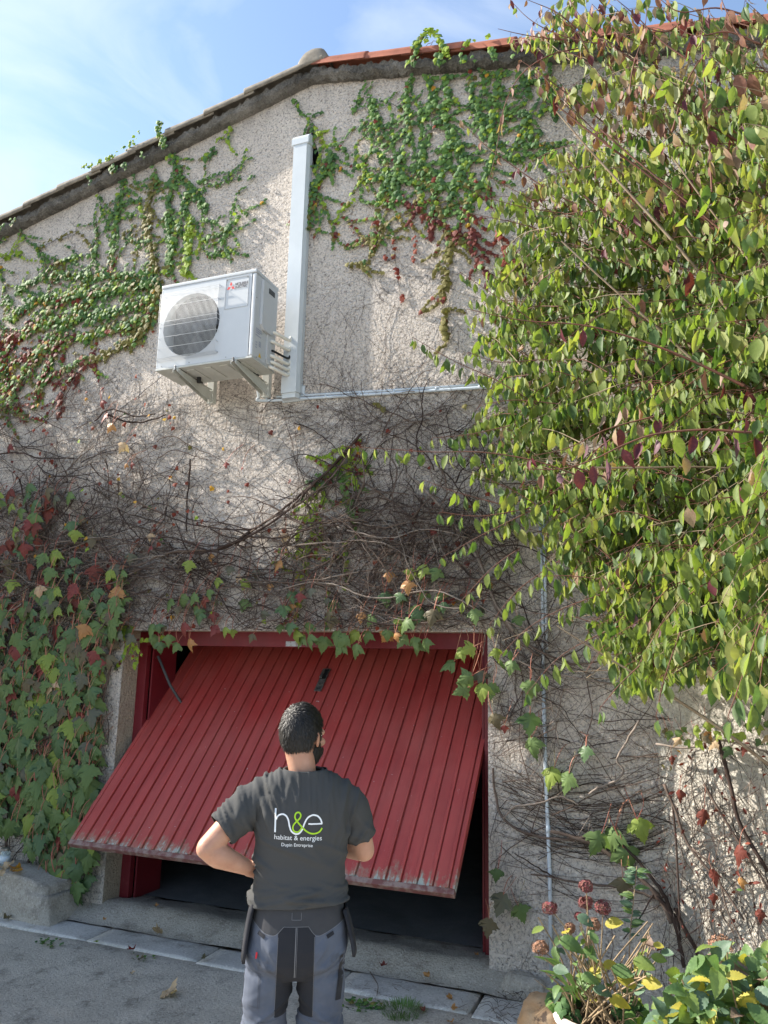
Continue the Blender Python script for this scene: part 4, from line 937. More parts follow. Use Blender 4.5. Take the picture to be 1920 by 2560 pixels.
def zone_twigs(tb, poly, n_, len_=(8, 26), r_=(.0012, .0030), ang=None, wander=.3, yb=(-.004, -.02), ya=.02, dens=None, step=9):
    """main stems with finer shoots forking off them"""
    xs = [p[0] for p in poly]; ys = [p[1] for p in poly]; c = 0; tries = 0
    while c < n_ and tries < n_*6:
        tries += 1; x, y = rnd(min(xs), max(xs)), rnd(min(ys), max(ys))
        if not inpoly(x, y, poly): continue
        if dens and random.random() > dens(x, y): continue
        a = rnd(0, 6.28) if ang is None else random.choice(ang)+random.gauss(0, .45)
        r0 = r_[0]+(r_[1]-r_[0])*random.random()**2.2*1.5; n1 = random.randint(*len_); y0 = rnd(*yb); m_ = wchoice([4, 4, 1.2]); k = rnd(0, 99); cu = rnd(-.05, .05); pts = []
        for j in range(n1):
            a += rnd(-wander, wander)*.8+cu; x += math.cos(a)*step; y += math.sin(a)*step; pts.append((x, y, a))
        W3 = []
        for x_, y_, _ in pts:
            q = at(x_, y_, 0)
            if (DX0-.01 < q.x < DX1+.01 and q.z < DZ) or q.z < GZ+.02 or q.z > roofz(q.x)-.08: break
            q.y = y0-ya*(.5+.5*noise.noise((x_*.02, y_*.02, k))); W3.append(q)
        if len(W3) > 2:
            tb.add(W3, r0, r0*.45, 3 if r0 < .003 else 4, mat=m_); c += 1
            for f_ in range(random.randint(1, 4) if r0 > .0016 else random.randint(0, 1)):
                i_ = random.randint(1, len(W3)-1); X_, Y_s, A_a = pts[i_]; A_a += random.choice((-1, 1))*rnd(.4, 1.1)
                twig_walk(tb, X_, Y_s, A_a, random.randint(4, 11), r0*rnd(.4, .6), wander*1.1, step*.9, W3[i_].y, .006, m_); c += .5
bare = thing('bare_creeper', 'tangle of leafless grey brown creeper stems across the wall above the garage opening', 'climbing plant', (at(700, 1560).x, -.01, DZ))
tb = Tubes()
def dens1(x, y):
    d = (y-1000)/420
    hole_ = math.exp(-(((x-640)/190)**2+((y-1130)/110)**2))+0.7*math.exp(-(((x-560)/120)**2+((y-1250)/70)**2))
    return max(.04, min(1, d*.9+.12)-hole_*.85+.25*noise.noise((x*.01, y*.01, 1)))
zone_twigs(tb, [(-380, 1010), (0, 980), (700, 960), (1250, 990), (1290, 1590), (-380, 1590)], 1600, (10, 34), (.0012, .0040), [0, math.pi, .5, 2.6, -.5], .28, dens=dens1, ya=.03)
zone_twigs(tb, [(-360, 1060), (0, 1010), (330, 1000), (460, 1150), (420, 1500), (-360, 1500)], 950, (8, 28), (.0014, .0042), [0, 1.5, 2.6, .6, -1.2], .34, yb=(-.01, -.06), ya=.03)
zone_twigs(tb, [(0, 1260), (420, 1330), (1250, 1250), (1260, 1575), (0, 1590)], 1000, (12, 40), (.0018, .0058), [0, math.pi, .2, 2.9], .24, yb=(-.03, -.10), ya=.04)
zone_twigs(tb, [(800, 1120), (960, 1060), (1180, 1080), (1240, 1400), (760, 1400)], 420, (10, 26), (.0016, .0052), None, .35, yb=(-.01, -.08), ya=.04)
zone_twigs(tb, [(380, 1000), (1300, 880), (1300, 1060), (380, 1150)], 420, (5, 14), (.0008, .0015), None, .4, yb=(-.003, -.006), ya=.004, step=8)
zone_twigs(tb, [(760, 560), (1160, 560), (1160, 1000), (760, 1000)], 130, (8, 26), (.0007, .0012), [1.6, 1.2, 2.0], .16, yb=(-.003, -.006), ya=.004)
zone_twigs(tb, [(150, 860), (400, 880), (480, 1020), (200, 1060)], 110, (8, 22), (.0008, .0014), [1.6, 1.9], .2, yb=(-.003, -.006), ya=.004)
zone_twigs(tb, [(640, 1010), (1000, 1010), (1240, 990), (1240, 1150), (640, 1120)], 300, (8, 22), (.0008, .0018), [0.2, 2.8, 3.4, -.3], .3, yb=(-.003, -.01), ya=.008)
o = adopt(tb.build('fine_stems', TWIGS), bare); o['kind'] = 'stuff'
def thick(parent, P, r0, r1, yy=-.03, m=0, name='stem', lobes=0, ya=.02):
    tb = Tubes(); W3 = []
    for v in catmull([(x, y, 0) for x, y in P], 5):
        q = at(v.x+rnd(-1.5, 1.5), v.y+rnd(-1.5, 1.5), 0); q.y = yy-ya*noise.noise((v.x*.01, v.y*.01, r0*100))-r0; W3.append(q)
    rf = lambda t_: (r0+(r1-r0)*t_)*(1+.22*noise.noise((t_*14, r0*50, 1)))
    tb.add(W3, r0, r1, 7, mat=0, rf=rf, caps=True)
    return adopt(tb.build(name, [TWIGS[m]]), parent)
for P, r0, r1, yy, m in [([(600, 1365), (640, 1330), (700, 1290), (760, 1240), (820, 1190), (870, 1140), (905, 1100)], .010, .008, -.05, 1), ([(560, 1375), (640, 1345), (720, 1292), (790, 1225), (850, 1165), (915, 1092)], .010, .009, -.08, 1),
        ([(640, 1335), (690, 1300), (750, 1270), (830, 1210), (890, 1130)], .008, .006, -.07, 0), ([(420, 1380), (500, 1385), (580, 1370), (640, 1330)], .010, .010, -.06, 1), ([(250, 1400), (340, 1420), (440, 1385), (560, 1380)], .010, .008, -.07, 0),
        ([(480, 1150), (478, 1200), (474, 1260), (470, 1330)], .008, .006, -.02, 1), ([(280, 1040), (330, 1060), (380, 1055), (420, 1040)], .010, .005, -.04, 1), ([(250, 1060), (290, 1030), (350, 1045), (400, 1040)], .007, .005, -.06, 1),
        ([(0, 1140), (60, 1135), (110, 1150), (200, 1150)], .008, .005, -.05, 1), ([(1040, 1200), (1100, 1260), (1160, 1340), (1210, 1420), (1240, 1500), (1290, 1580)], .011, .013, -.05, 2), ([(1180, 1340), (1220, 1440), (1250, 1530), (1300, 1600), (1350, 1640)], .008, .010, -.05, 0),
        ([(900, 1200), (960, 1240), (1040, 1300), (1120, 1380), (1200, 1460)], .007, .006, -.05, 0), ([(700, 1480), (820, 1460), (960, 1500), (1100, 1480), (1210, 1530)], .006, .005, -.10, 2), ([(330, 1480), (450, 1500), (600, 1470), (700, 1490)], .006, .005, -.09, 0),
        ([(120, 1180), (180, 1260), (240, 1340), (300, 1420), (330, 1500)], .009, .006, -.05, 0), ([(60, 1200), (90, 1300), (150, 1400), (230, 1490)], .008, .005, -.05, 1), ([(740, 1060), (780, 1075), (830, 1110), (860, 1150)], .005, .003, -.02, 1),
        ([(300, 1230), (420, 1290), (520, 1320), (640, 1330)], .006, .006, -.05, 1), ([(960, 1120), (1000, 1180), (990, 1260), (1040, 1340)], .006, .004, -.06, 0), ([(880, 1330), (980, 1350), (1080, 1330), (1180, 1350)], .006, .004, -.09, 2),
        ([(0, 1290), (80, 1330), (200, 1360), (300, 1350), (420, 1380)], .007, .006, -.07, 0), ([(1208, 1560), (1218, 1590), (1210, 1640)], .003, .002, -.04, 2)]:
    thick(bare, P, r0, r1, yy, m)
# sparse ivy strand running through the bare stems
ivy(None, 'sparse pale ivy strands hanging through bare stems above the garage opening', [
    ([(905, 1100), (870, 1140), (840, 1170), (810, 1210), (790, 1250), (785, 1300), (775, 1370), (762, 1450), (750, 1520), (735, 1580)], 13, Y_, .8),
    ([(850, 1180), (865, 1220), (880, 1270), (895, 1300), (880, 1240)], 12, G_, .8), ([(870, 1140), (882, 1180), (900, 1230)], 12, Y_, .6), ([(830, 1200), (800, 1225), (785, 1245)], 12, D_, .8),
    ([(825, 1460), (824, 1500), (820, 1560)], 5, Y_, .6), ([(865, 1350), (872, 1420), (868, 1480)], 5, Y_, .6), ([(940, 1010), (960, 1020), (955, 1035)], 9, O_, .9), ([(310, 1560), (325, 1600), (340, 1640), (345, 1665)], 16, Y_, 1.2)], base_px=(760, 1560), density=1.0, nobj=200)

# ---- large leaved creeper
def big_leaf(px, py, sz, colr, L, yy=None, tipd=None):
    q = at(px, py, 0); q.y = -rnd(.06, .16) if yy is None else yy
    td = Vector((rnd(-.45, .45), rnd(-.35, .05), -1)) if tipd is None else Vector(tipd)
    nm = Vector((rnd(-.55, .55), -1, rnd(.0, .9)))
    L.append((leafM(q, td, nm, sz, rnd(.85, 1.12)), wchoice([1]*5), colr))
def petioles(tb, L, n_=1.0):
    for M_, s_, c_ in L:
        if random.random() > n_: continue
        b = Vector((M_[0][3], M_[1][3], M_[2][3])); r_ = rnd(.08, .17)
        e = b+Vector((rnd(-.05, .07), 0, r_)); e.y = -rnd(.01, .04)
        tb.add(catmull([e, (b+e)/2+Vector((rnd(.0, .03), -.04, .015)), b], 3), .0022, .0017, 3, mat=0 if random.random() < .75 else 1)
cr = thing('virginia_creeper', 'large leaved green and bronze creeper hanging down the wall left of the garage opening', 'climbing plant', (at(150, 2200).x, -.02, GZ))
tb = Tubes()
zone_twigs(tb, [(-340, 1180), (0, 1150), (300, 1200), (300, 1600), (285, 2240), (130, 2240), (-340, 2080)], 980, (10, 30), (.0015, .004), [1.57, 1.2, 2.0, -1.4], .3, yb=(-.01, -.06), ya=.03)
o = adopt(tb.build('fine_stems', TWIGS), cr); o['kind'] = 'stuff'
for P in ([(60, 2260), (90, 2100), (60, 1900), (110, 1700), (80, 1500), (140, 1300)], [(200, 2180), (170, 2000), (220, 1800), (190, 1600), (240, 1450)], [(20, 2240), (30, 2000), (10, 1800), (40, 1600)], [(240, 1950), (270, 1750), (285, 1650), (275, 1560)]):
    thick(cr, P, .010, .006, -.03, wchoice([1, 1]))
L = []
poly = [(-330, 1300), (-150, 1210), (0, 1240), (120, 1190), (230, 1250), (290, 1370), (330, 1480), (330, 1560), (270, 1650), (265, 1900), (255, 2120), (210, 2230), (140, 2170), (95, 2060), (0, 2040), (-180, 2060), (-330, 1980)]
def cden(x, y): return max(.03, min(1, .16+max(0, (y-1330))/450)+.55*noise.noise((x*.014, y*.011, 4)))
c = 0; pts_ = []
while c < 960:
    x, y = rnd(-330, 335), rnd(1200, 2230)
    if not inpoly(x, y, poly) or random.random() > cden(x, y): continue
    if any((x-a)**2+(y-b)**2 < 130 for a, b in pts_): 
        if random.random() < .9: continue
    pts_.append((x, y)); c += 1
    t_ = (y-1250)/900+.35*noise.noise((x*.01, y*.01, 8))
    if t_ < .28: cc = wchoice([2.0, 1.5, 1.0, 1.7, 1.5, .5, .7, .1, 1.2])
    elif t_ < .6: cc = wchoice([3.4, 2.4, 1.0, .45, .8, .3, .6, .1])
    else: cc = wchoice([4.6, 3.2, .7, .06, .2, .06, .3, .03])
    big_leaf(x, y, rnd(.095, .150)*(1.0+.35*max(0, min(1, t_))), cc, L)
for x, y, s, cc in [(90, 1340, .11, 3), (60, 1390, .12, 3), (210, 1490, .10, 3), (40, 1140, .10, 3), (250, 1590, .13, 5), (270, 1650, .13, 4), (265, 1700, .14, 2), (230, 2110, .15, 0), (175, 2230, .16, 1), (205, 2235, .15, 1), (240, 2205, .12, 1), (130, 2200, .12, 2), (215, 2060, .16, 0), (250, 1900, .13, 1), (160, 2120, .16, 1), (110, 2110, .16, 1), (60, 2060, .15, 0), (190, 2010, .15, 1)]: big_leaf(x, y-25, s, cc, L)
tb = Tubes(); petioles(tb, L, .8); o = adopt(tb.build('petioles', [M_PETIOLE, M_PETG]), cr); o['kind'] = 'stuff'
place_leaves(cr, L, T_BIG, CREEP_MATS, M_PETIOLE, 300)
fr = thing('virginia_creeper', 'fringe of large creeper leaves hanging over the red head of the garage opening', 'climbing plant', (at(800, 1560).x, -.02, DZ))
L = []
for x, y, s, cc in [(395, 1600, .11, 0), (418, 1575, .09, 4), (440, 1600, .10, 0), (485, 1570, .12, 3), (492, 1610, .11, 5), (455, 1620, .09, 0), (480, 1500, .13, 0), (500, 1530, .12, 0), (520, 1545, .10, 1), (515, 1500, .11, 0), (560, 1460, .09, 2), (610, 1450, .08, 7), (655, 1440, .08, 6), (720, 1418, .10, 5),
        (590, 1430, .08, 6), (630, 1465, .09, 2), (500, 1420, .10, 2), (545, 1490, .09, 0), (765, 1600, .11, 0), (790, 1600, .11, 0), (815, 1605, .12, 0), (850, 1590, .12, 0), (880, 1600, .12, 0), (900, 1590, .11, 2), (910, 1625, .11, 0), (870, 1620, .12, 0), (925, 1590, .10, 0), (845, 1555, .10, 4), (975, 1595, .09, 5),
        (1020, 1600, .11, 0), (1050, 1615, .11, 0), (1075, 1610, .10, 0), (1040, 1560, .12, 0), (1060, 1540, .12, 1), (1100, 1540, .12, 4), (1045, 1440, .10, 2), (1075, 1430, .11, 2), (1110, 1440, .10, 0), (1035, 1470, .10, 5), (1070, 1490, .09, 0), (985, 1445, .08, 5), (400, 1380, .07, 3), (395, 1350, .07, 7),
        (725, 1350, .08, 7), (300, 1610, .13, 4), (330, 1590, .11, 6), (350, 1600, .10, 6), (295, 1650, .12, 4), (1140, 1665, .12, 0), (1170, 1640, .09, 2), (1195, 1630, .10, 2), (1190, 1700, .12, 0), (1175, 1730, .12, 0), (1215, 1720, .13, 2), (1205, 1690, .11, 6), (1240, 1720, .11, 0), (280, 1050, .10, 3), (335, 1130, .10, 7), (340, 1180, .05, 5),
        (300, 1080, .09, 5), (270, 1020, .09, 3), (1095, 1340, .06, 3), (590, 1180, .05, 3), (620, 1185, .04, 3), (355, 1178, .06, 3), (700, 1440, .06, 3), (740, 1520, .08, 5), (770, 1500, .07, 3), (690, 1475, .06, 5), (1020, 1500, .08, 1), (1000, 1560, .09, 6), (540, 1400, .07, 5), (330, 1440, .11, 0), (350, 1400, .10, 6)]:
    out_ = y > 1575 and 330 < x < 1215
    big_leaf(x, y-12, s, cc, L, yy=-rnd(.07, .15) if not out_ else -rnd(.03, .12), tipd=(rnd(-.8, .2), rnd(-.3, 0), -1) if x < 1130 or x > 1200 else (-1.2, -.2, -.6))
for i in range(46):
    x = rnd(300, 1215); big_leaf(x, rnd(1470, 1600)+8*math.sin(x*.02), rnd(.06, .115), wchoice([4, 2, 1.2, .8, .8, .6, .6, .2]), L, yy=-rnd(.04, .13))
tb = Tubes()
for M_, s_, c_ in L:
    b_ = Vector((M_[0][3], M_[1][3], M_[2][3])); e = b_+Vector((rnd(-.02, .08), 0, rnd(.10, .20))); e.y = -rnd(.02, .06); e.z = max(e.z, DZ+.015) if DX0 < e.x < DX1 else e.z
    tb.add(catmull([e, (b_+e)/2+Vector((rnd(.0, .03), -.03, .01)), b_], 4), .0024, .0018, 3, mat=0)
o = adopt(tb.build('petioles', [M_PETIOLE, M_PETG]), fr); o['kind'] = 'stuff'
place_leaves(fr, L, T_BIG, CREEP_MATS, M_PETIOLE, 300)
# scattered small red leaves on the bare stems
L = []
for i in range(420):
    x, y = rnd(0, 1240), rnd(940, 1570)
    if random.random() > .25+.75*(y-960)/600 and x > 450: continue
    if random.random() < .5 and x > 460: continue
    q = at(x, y, 0); q.y = -rnd(.02, .09); L.append((leafM(q, (rnd(-1, 1), rnd(-.5, .1), -1), (rnd(-.6, .6), -1, rnd(-.2, .6)), rnd(.02, .045)), wchoice([1]*4), wchoice([0.3, .2, .4, .5, 2.5, 1.6, .9])))
place_leaves(bare, L, T_SML, IVY_MATS, None, 120)

# ---- creeper on the right hand wall
rc = thing('bare_creeper', 'nearly bare creeper with thick stems on the wall right of the garage opening', 'climbing plant', (at(1680, 2400).x, -.02, GZ))
tb = Tubes()
zp = [(1232, 1560), (1700, 1560), (1700, 2300), (1400, 2330), (1232, 2200)]
def dens2(x, y): return max(.05, 1-max(0, (y-2050))/260)
zone_twigs(tb, zp, 250, (12, 42), (.0013, .0034), [0, math.pi, .25, 2.9], .16, dens=dens2, ya=.03)
zone_twigs(tb, [(1225, 1560), (1420, 1560), (1420, 1820), (1225, 1820)], 190, (10, 26), (.0014, .0034), None, .35, yb=(-.01, -.06), ya=.03)
zone_twigs(tb, [(1228, 1850), (1300, 1850), (1330, 2400), (1228, 2300)], 60, (5, 12), (.0008, .0016), None, .5, ya=.01)
for cx_, cy_ in ((1500, 2020), (1440, 1960), (1560, 2100)):                  # sagging curves
    for i in range(15):
        w_, h_ = rnd(160, 260), rnd(30, 110); y0 = cy_+rnd(-120, 110); W3 = []
        for k in range(14):
            t_ = k/13*2-1; q = at(cx_+t_*w_+rnd(-2, 2), y0+h_*(1-t_*t_)-rnd(0, 3), 0)
            if q.x < DX1+.02 or q.z < GZ: continue
            q.y = -.012-.02*abs(noise.noise((k*.3, i, cx_))); W3.append(q)
        if len(W3) > 3: tb.add(W3, rnd(.0014, .0028), rnd(.001, .002), 3, mat=wchoice([3, 3, 1]))
o = adopt(tb.build('fine_stems', TWIGS), rc); o['kind'] = 'stuff'
for P, r0, r1, yy, m in [([(1235, 1920), (1240, 1980), (1262, 2045), (1330, 2085), (1420, 2095), (1500, 2080)], .007, .009, -.02, 0), ([(1262, 2045), (1290, 2015), (1350, 2005), (1400, 1990), (1450, 2010)], .006, .005, -.03, 2), ([(1468, 1990), (1500, 1965), (1545, 1945), (1560, 1920), (1545, 1895), (1570, 1850), (1600, 1800)], .007, .007, -.06, 2),
        ([(1680, 2300), (1650, 2240), (1600, 2190), (1520, 2130), (1440, 2090), (1380, 2075)], .016, .009, -.03, 0), ([(1700, 2340), (1670, 2250), (1640, 2200), (1590, 2140), (1540, 2090)], .012, .008, -.05, 1), ([(1640, 2240), (1560, 2215), (1460, 2205), (1390, 2190), (1330, 2180)], .008, .005, -.03, 0), ([(1390, 2190), (1340, 2160), (1290, 2130)], .005, .003, -.03, 1),
        ([(1710, 2410), (1700, 2350), (1690, 2290), (1640, 2230)], .011, .012, -.05, 1), ([(1720, 2410), (1745, 2400), (1740, 2360), (1700, 2290), (1690, 2260)], .012, .011, -.06, 1), ([(1230, 1580), (1300, 1650), (1380, 1680), (1480, 1700), (1600, 1720)], .007, .006, -.05, 2), ([(1300, 1600), (1380, 1640), (1440, 1660), (1540, 1650)], .006, .006, -.06, 0),
        ([(1640, 2220), (1600, 2290), (1560, 2340)], .005, .003, -.05, 1), ([(1270, 1560), (1310, 1700), (1300, 1850), (1330, 1960)], .004, .003, -.03, 0), ([(1470, 1700), (1480, 1800), (1440, 1900), (1400, 2000)], .004, .003, -.03, 0), ([(1300, 1900), (1360, 1960), (1330, 2080)], .003, .003, -.02, 0)]:
    thick(rc, P, r0, r1, yy, m)
L = []
for x, y, s, cc in [(1335, 1720, .13, 0), (1335, 1800, .14, 1), (1245, 1800, .11, 4), (1335, 1860, .14, 0), (1390, 1935, .14, 2), (1430, 1945, .14, 0), (1470, 1880, .10, 1), (1250, 1640, .09, 2), (1290, 1670, .10, 0), (1255, 2180, .09, 1), (1270, 2240, .14, 6), (1300, 2275, .11, 0), (1235, 2300, .11, 4), (1510, 2090, .15, 0), (1540, 2085, .15, 0), (1560, 2130, .15, 0), (1595, 2060, .14, 2), (1560, 2200, .11, 4), (1270, 1830, .05, 3), (1300, 1560, .08, 0)]:
    big_leaf(x, y-18, s, cc, L, yy=-rnd(.06, .14))
tb = Tubes(); petioles(tb, L, 1); o = adopt(tb.build('petioles', [M_PETIOLE, M_PETG]), rc); o['kind'] = 'stuff'
place_leaves(rc, L, T_BIG, CREEP_MATS, M_PETIOLE, 300)
# ---- creeper on the sunlit garden wall
gc = thing('bare_creeper', 'sunlit creeper stems with dry red leaves on the limewashed garden wall', 'climbing plant', (A0.x+.5, -.3, GZ))
def gwp(px, py, off=.03):
    n_ = Vector((math.sin(ang)*-1*-1, -math.cos(ang), 0)); n_ = Vector((math.sin(ang), -math.cos(ang), 0))
    return at_plane(px, py, Vector((A0.x, -.03, 0))+n_*off, n_)
tb = Tubes(); 
for i in range(270):
    x, y = rnd(1640, 1930), rnd(1830, 2420); a = random.choice((1.15, 1.0, 1.35, 2.4, 4.3))+rnd(-.5, .5); W3 = []
    if random.random() < .12: a = rnd(0, 6.28)
    for j in range(random.randint(8, 34)):
        a += rnd(-.2, .2); x += math.cos(a)*9; y += math.sin(a)*9; q = gwp(x, y, .02+.03*abs(noise.noise((x*.02, y*.02, i))))
        if q.z < GZ or q.z > 1.75 or x < 1635: break
        W3.append(q)
    if len(W3) > 3: tb.add(W3, rnd(.001, .0030), .001, 3, mat=wchoice([3, 3, 1.5]))
o = adopt(tb.build('fine_stems', TWIGS), gc); o['kind'] = 'stuff'
for P, r0, r1, m in [([(1660, 1960), (1690, 2030), (1720, 2110), (1800, 2210), (1860, 2300)], .009, .006, 0), ([(1790, 1830), (1810, 1900), (1830, 1980), (1850, 2060), (1920, 2180)], .012, .010, 1), ([(1760, 1960), (1800, 2030), (1850, 2110), (1920, 2220)], .008, .006, 0), ([(1680, 2000), (1690, 2100), (1695, 2200), (1700, 2300)], .006, .005, 1), ([(1730, 2120), (1790, 2180), (1820, 2280), (1860, 2360)], .006, .004, 0), ([(1640, 1860), (1720, 1870), (1800, 1850), (1920, 1880)], .007, .005, 2)]:
    tb = Tubes(); tb.add([gwp(v.x, v.y, .05) for v in catmull([(x, y, 0) for x, y in P], 5)], r0, r1, 6, caps=True); adopt(tb.build('stem', [TWIGS[m]]), gc)
L = []
for x, y, s, cc in [(1700, 1990, .085, 8), (1760, 2040, .10, 8), (1850, 2130, .12, 8), (1780, 2190, .10, 8), (1785, 2250, .07, 8), (1850, 2210, .07, 5), (1900, 2290, .08, 8), (1680, 1905, .05, 8), (1860, 1880, .06, 8)]:
    q = gwp(x, y-15, .11); L.append((leafM(q, (rnd(-.3, .3), rnd(-.3, .2), -1), (rnd(-.8, .2), -1, rnd(0, .5)), s, .6), wchoice([1]*5), cc))
for i in range(26): 
    q = gwp(rnd(1640, 1925), rnd(1800, 1870), .12); L.append((leafM(q, (rnd(-1, 1), rnd(-.5, .5), -1), (rnd(-1, 1), -1, rnd(0, 1)), rnd(.04, .08), .7), wchoice([1]*5), wchoice([2, 1, 3, 0, .5, .5, .5, 1])))
place_leaves(gc, L, T_BIG, CREEP_MATS, M_PETIOLE, 60)
L = []
for i in range(110):
    q = gwp(rnd(1650, 1930), rnd(1850, 2380), rnd(.02, .08)); L.append((leafM(q, (rnd(-1, 1), rnd(-.5, .5), rnd(-1, .3)), (rnd(-1, 1), -1, rnd(-.3, 1)), rnd(.018, .042)), wchoice([1]*6), wchoice([0.05, .05, .02, .2, 1.4, 4.2, .12])))
place_leaves(gc, L, T_OV, IVY_MATS, None, 60)

# ================================================================ the big shrub leaning out over the right half of the wall
sh = thing('leafy_shrub', 'huge arching shrub with hanging oval green and purple leaves covering the right of the wall', 'shrub', (1.35, -0.95, GZ))
SP = [(1330, -40), (1290, 60), (1265, 140), (1330, 230), (1390, 330), (1240, 470), (1190, 520), (1270, 620), (1170, 690), (1170, 860), (1210, 960), (1150, 1080), (1070, 1110), (1210, 1200), (1200, 1300), (1330, 1380), (1400, 1500), (1480, 1600), (1560, 1740), (1640, 1700), (1750, 1690), (1850, 1750), (2000, 1760), (2250, 1700), (2250, -40)]
def shdepth(px): return .30+min(1, max(0, (px-1180))/740)*1.95
SL = []; tbs = Tubes()
def scol(px, py):
    if py < 330: return wchoice([2.6, 1.2, 2.2, .35, .7, 1.1])
    if py < 600: return wchoice([3.4, 1.6, 2.4, .2, .25, .6])
    return wchoice([5.2, 3.0, 1.5, .10, .08, .22])
def hang_leaf(p, sz, colr, flat=.0):
    yaw_ = random.gauss(0, 1.15); n_ = Vector((math.sin(yaw_)-.12, -math.cos(yaw_), rnd(-.3, .6)))
    SL.append((leafM(p, (rnd(-.32, .32), rnd(-.32, .32), -1), n_, sz, rnd(.82, 1.15)), wchoice([3, 3, 2, 2, 1, .8]), colr))
def leafy(P, r0, r1, gap, sz, colf, start=.08, skip=.12, m=0):
    tbs.add(P, r0, r1, 4, mat=m)
    Lt = poly_len(P); n_ = int(Lt/gap)
    for i in range(n_):
        t_ = start+(1-start)*i/max(1, n_-1)
        p, d = along(P, t_)
        for s in (-1, 1):
            if random.random() < skip: continue
            side = d.cross(Vector((0, 0, 1))); side = side.normalized() if side.length > .01 else Vector((1, 0, 0))
            q = p+side*s*rnd(.008, .022)+Vector((rnd(-.01, .01), rnd(-.01, .01), -rnd(.006, .02)))
            tbs.add([p, q], .0011, .0011, 3, mat=m)
            hang_leaf(q, sz*rnd(.55, 1.22)*(1-.35*max(0, t_-.75)*2), colf(t_))
nb_ = 0
while nb_ < 1600:
    px, py = rnd(1050, 2250), rnd(-40, 1790)
    if not inpoly(px, py, SP): continue
    gap_ = noise.noise((px*.006, py*.006, 21))
    if py < 330 and random.random() < .72-.0018*py: continue
    if px < 1480 and random.random() < .22: continue
    if gap_ < -.33 and px > 1500 and py > 1000: continue
    yy = -rnd(.12, shdepth(px)); tip = at(px, py, yy)
    if random.random() < .25 and px > 1350: py = min(1700, rnd(1250, 1740)); tip = at(px, py, yy)
    if not inpoly(px, py, SP): continue
    ln = rnd(.28, .8)
    to = Vector((1.5, -1.0, 3.3+.30*(tip.z-3.3)))-tip; to.normalize(); to = (to+Vector((rnd(-.35, .35), rnd(-.45, .45), rnd(-.55, .55)))).normalized()
    sgn = 1 if py > 850 else -1
    st_ = tip+to*ln; mid = tip+to*ln*.5+Vector((0, 0, .10*ln*rnd(.5, 1.6)))
    P = catmull([st_, mid, tip], 5); cl = scol(px, py)
    leafy(P, .0034, .0012, .050, rnd(.070, .104), lambda t_: scol(px, py) if random.random() < .6 else cl, m=wchoice([3, 1]))
    nb_ += 1
# main limbs inside the shrub
for i in range(46):
    e = at(rnd(1380, 1980), rnd(60, 1650), -rnd(.2, 1.5)); b_ = Vector((rnd(1.1, 1.7), rnd(-1.3, -.5), rnd(.3, 2.2))); md = (b_+e)/2+Vector((rnd(-.1, .3), rnd(-.1, .1), rnd(.1, .5)))
    tbs.add(catmull([b_, md, e], 7), rnd(.008, .016), .004, 5, mat=wchoice([1, 1.4]))
for i in range(150):                                      # dead twigs in the hollow of the shrub
    e = at(rnd(1450, 1950), rnd(900, 1720), -rnd(.2, .9)); d_ = Vector((rnd(-1, 1), rnd(-.3, .3), rnd(-.6, .6))).normalized()
    tbs.add(catmull([e, e+d_*.15+Vector((0, 0, .02)), e+d_*rnd(.25, .5)], 3), .003, .001, 3, mat=wchoice([1, 2]))
# branches that stand out, followed one by one
def hero(P, yy, gap, sz, cols, r0=.005, skip=.1, pairs=True):
    W3 = [at(x, y, yy+(i/(len(P)-1))*0) for i, (x, y) in enumerate(P)]; W3 = catmull(W3, 6)[::-1]
    Lt = poly_len(W3); n_ = int(Lt/gap); tbs.add(W3, r0, .0016, 5, mat=0)
    for i in range(n_):
        t_ = i/max(1, n_-1); p, d = along(W3, t_); x_ = 1-t_
        for s in ((-1, 1) if pairs else (1,)):
            if random.random() < skip: continue
            q = p+Vector((rnd(-.012, .012), s*.012, -rnd(.010, .02))); tbs.add([p, q], .0012, .0012, 3, mat=0)
            cc = cols(x_) ; hang_leaf(q, sz*rnd(.85, 1.12)*(1 if t_ < .8 else .75), cc)
GRN = lambda x_: wchoice([5, 3, .6])
hero([(850, 1115), (960, 1122), (1080, 1130), (1200, 1130), (1330, 1150), (1450, 1190)], -.75, .075, .088, GRN)
hero([(1165, 772), (1300, 800), (1450, 812), (1560, 838), (1680, 880), (1790, 930), (1860, 965)], -1.7, .085, .098, lambda x_: wchoice([1, 1, 0, 8, .3, .5]) if x_ > .30 else wchoice([3, 3, 0, 1.2]), .007, .12, False)
hero([(1310, 1172), (1400, 1172), (1480, 1150), (1560, 1112), (1640, 1085), (1760, 1074), (1860, 1080), (1940, 1080)], -1.9, .062, .095, lambda x_: wchoice([.4, .3, 0, 8, .8, .5]), .006, .1, False)
hero([(1330, 1140), (1420, 1120), (1500, 1080), (1560, 1060), (1640, 1040)], -1.4, .07, .085, lambda x_: wchoice([1, 1, 0, 5, .5, 2]), .004)
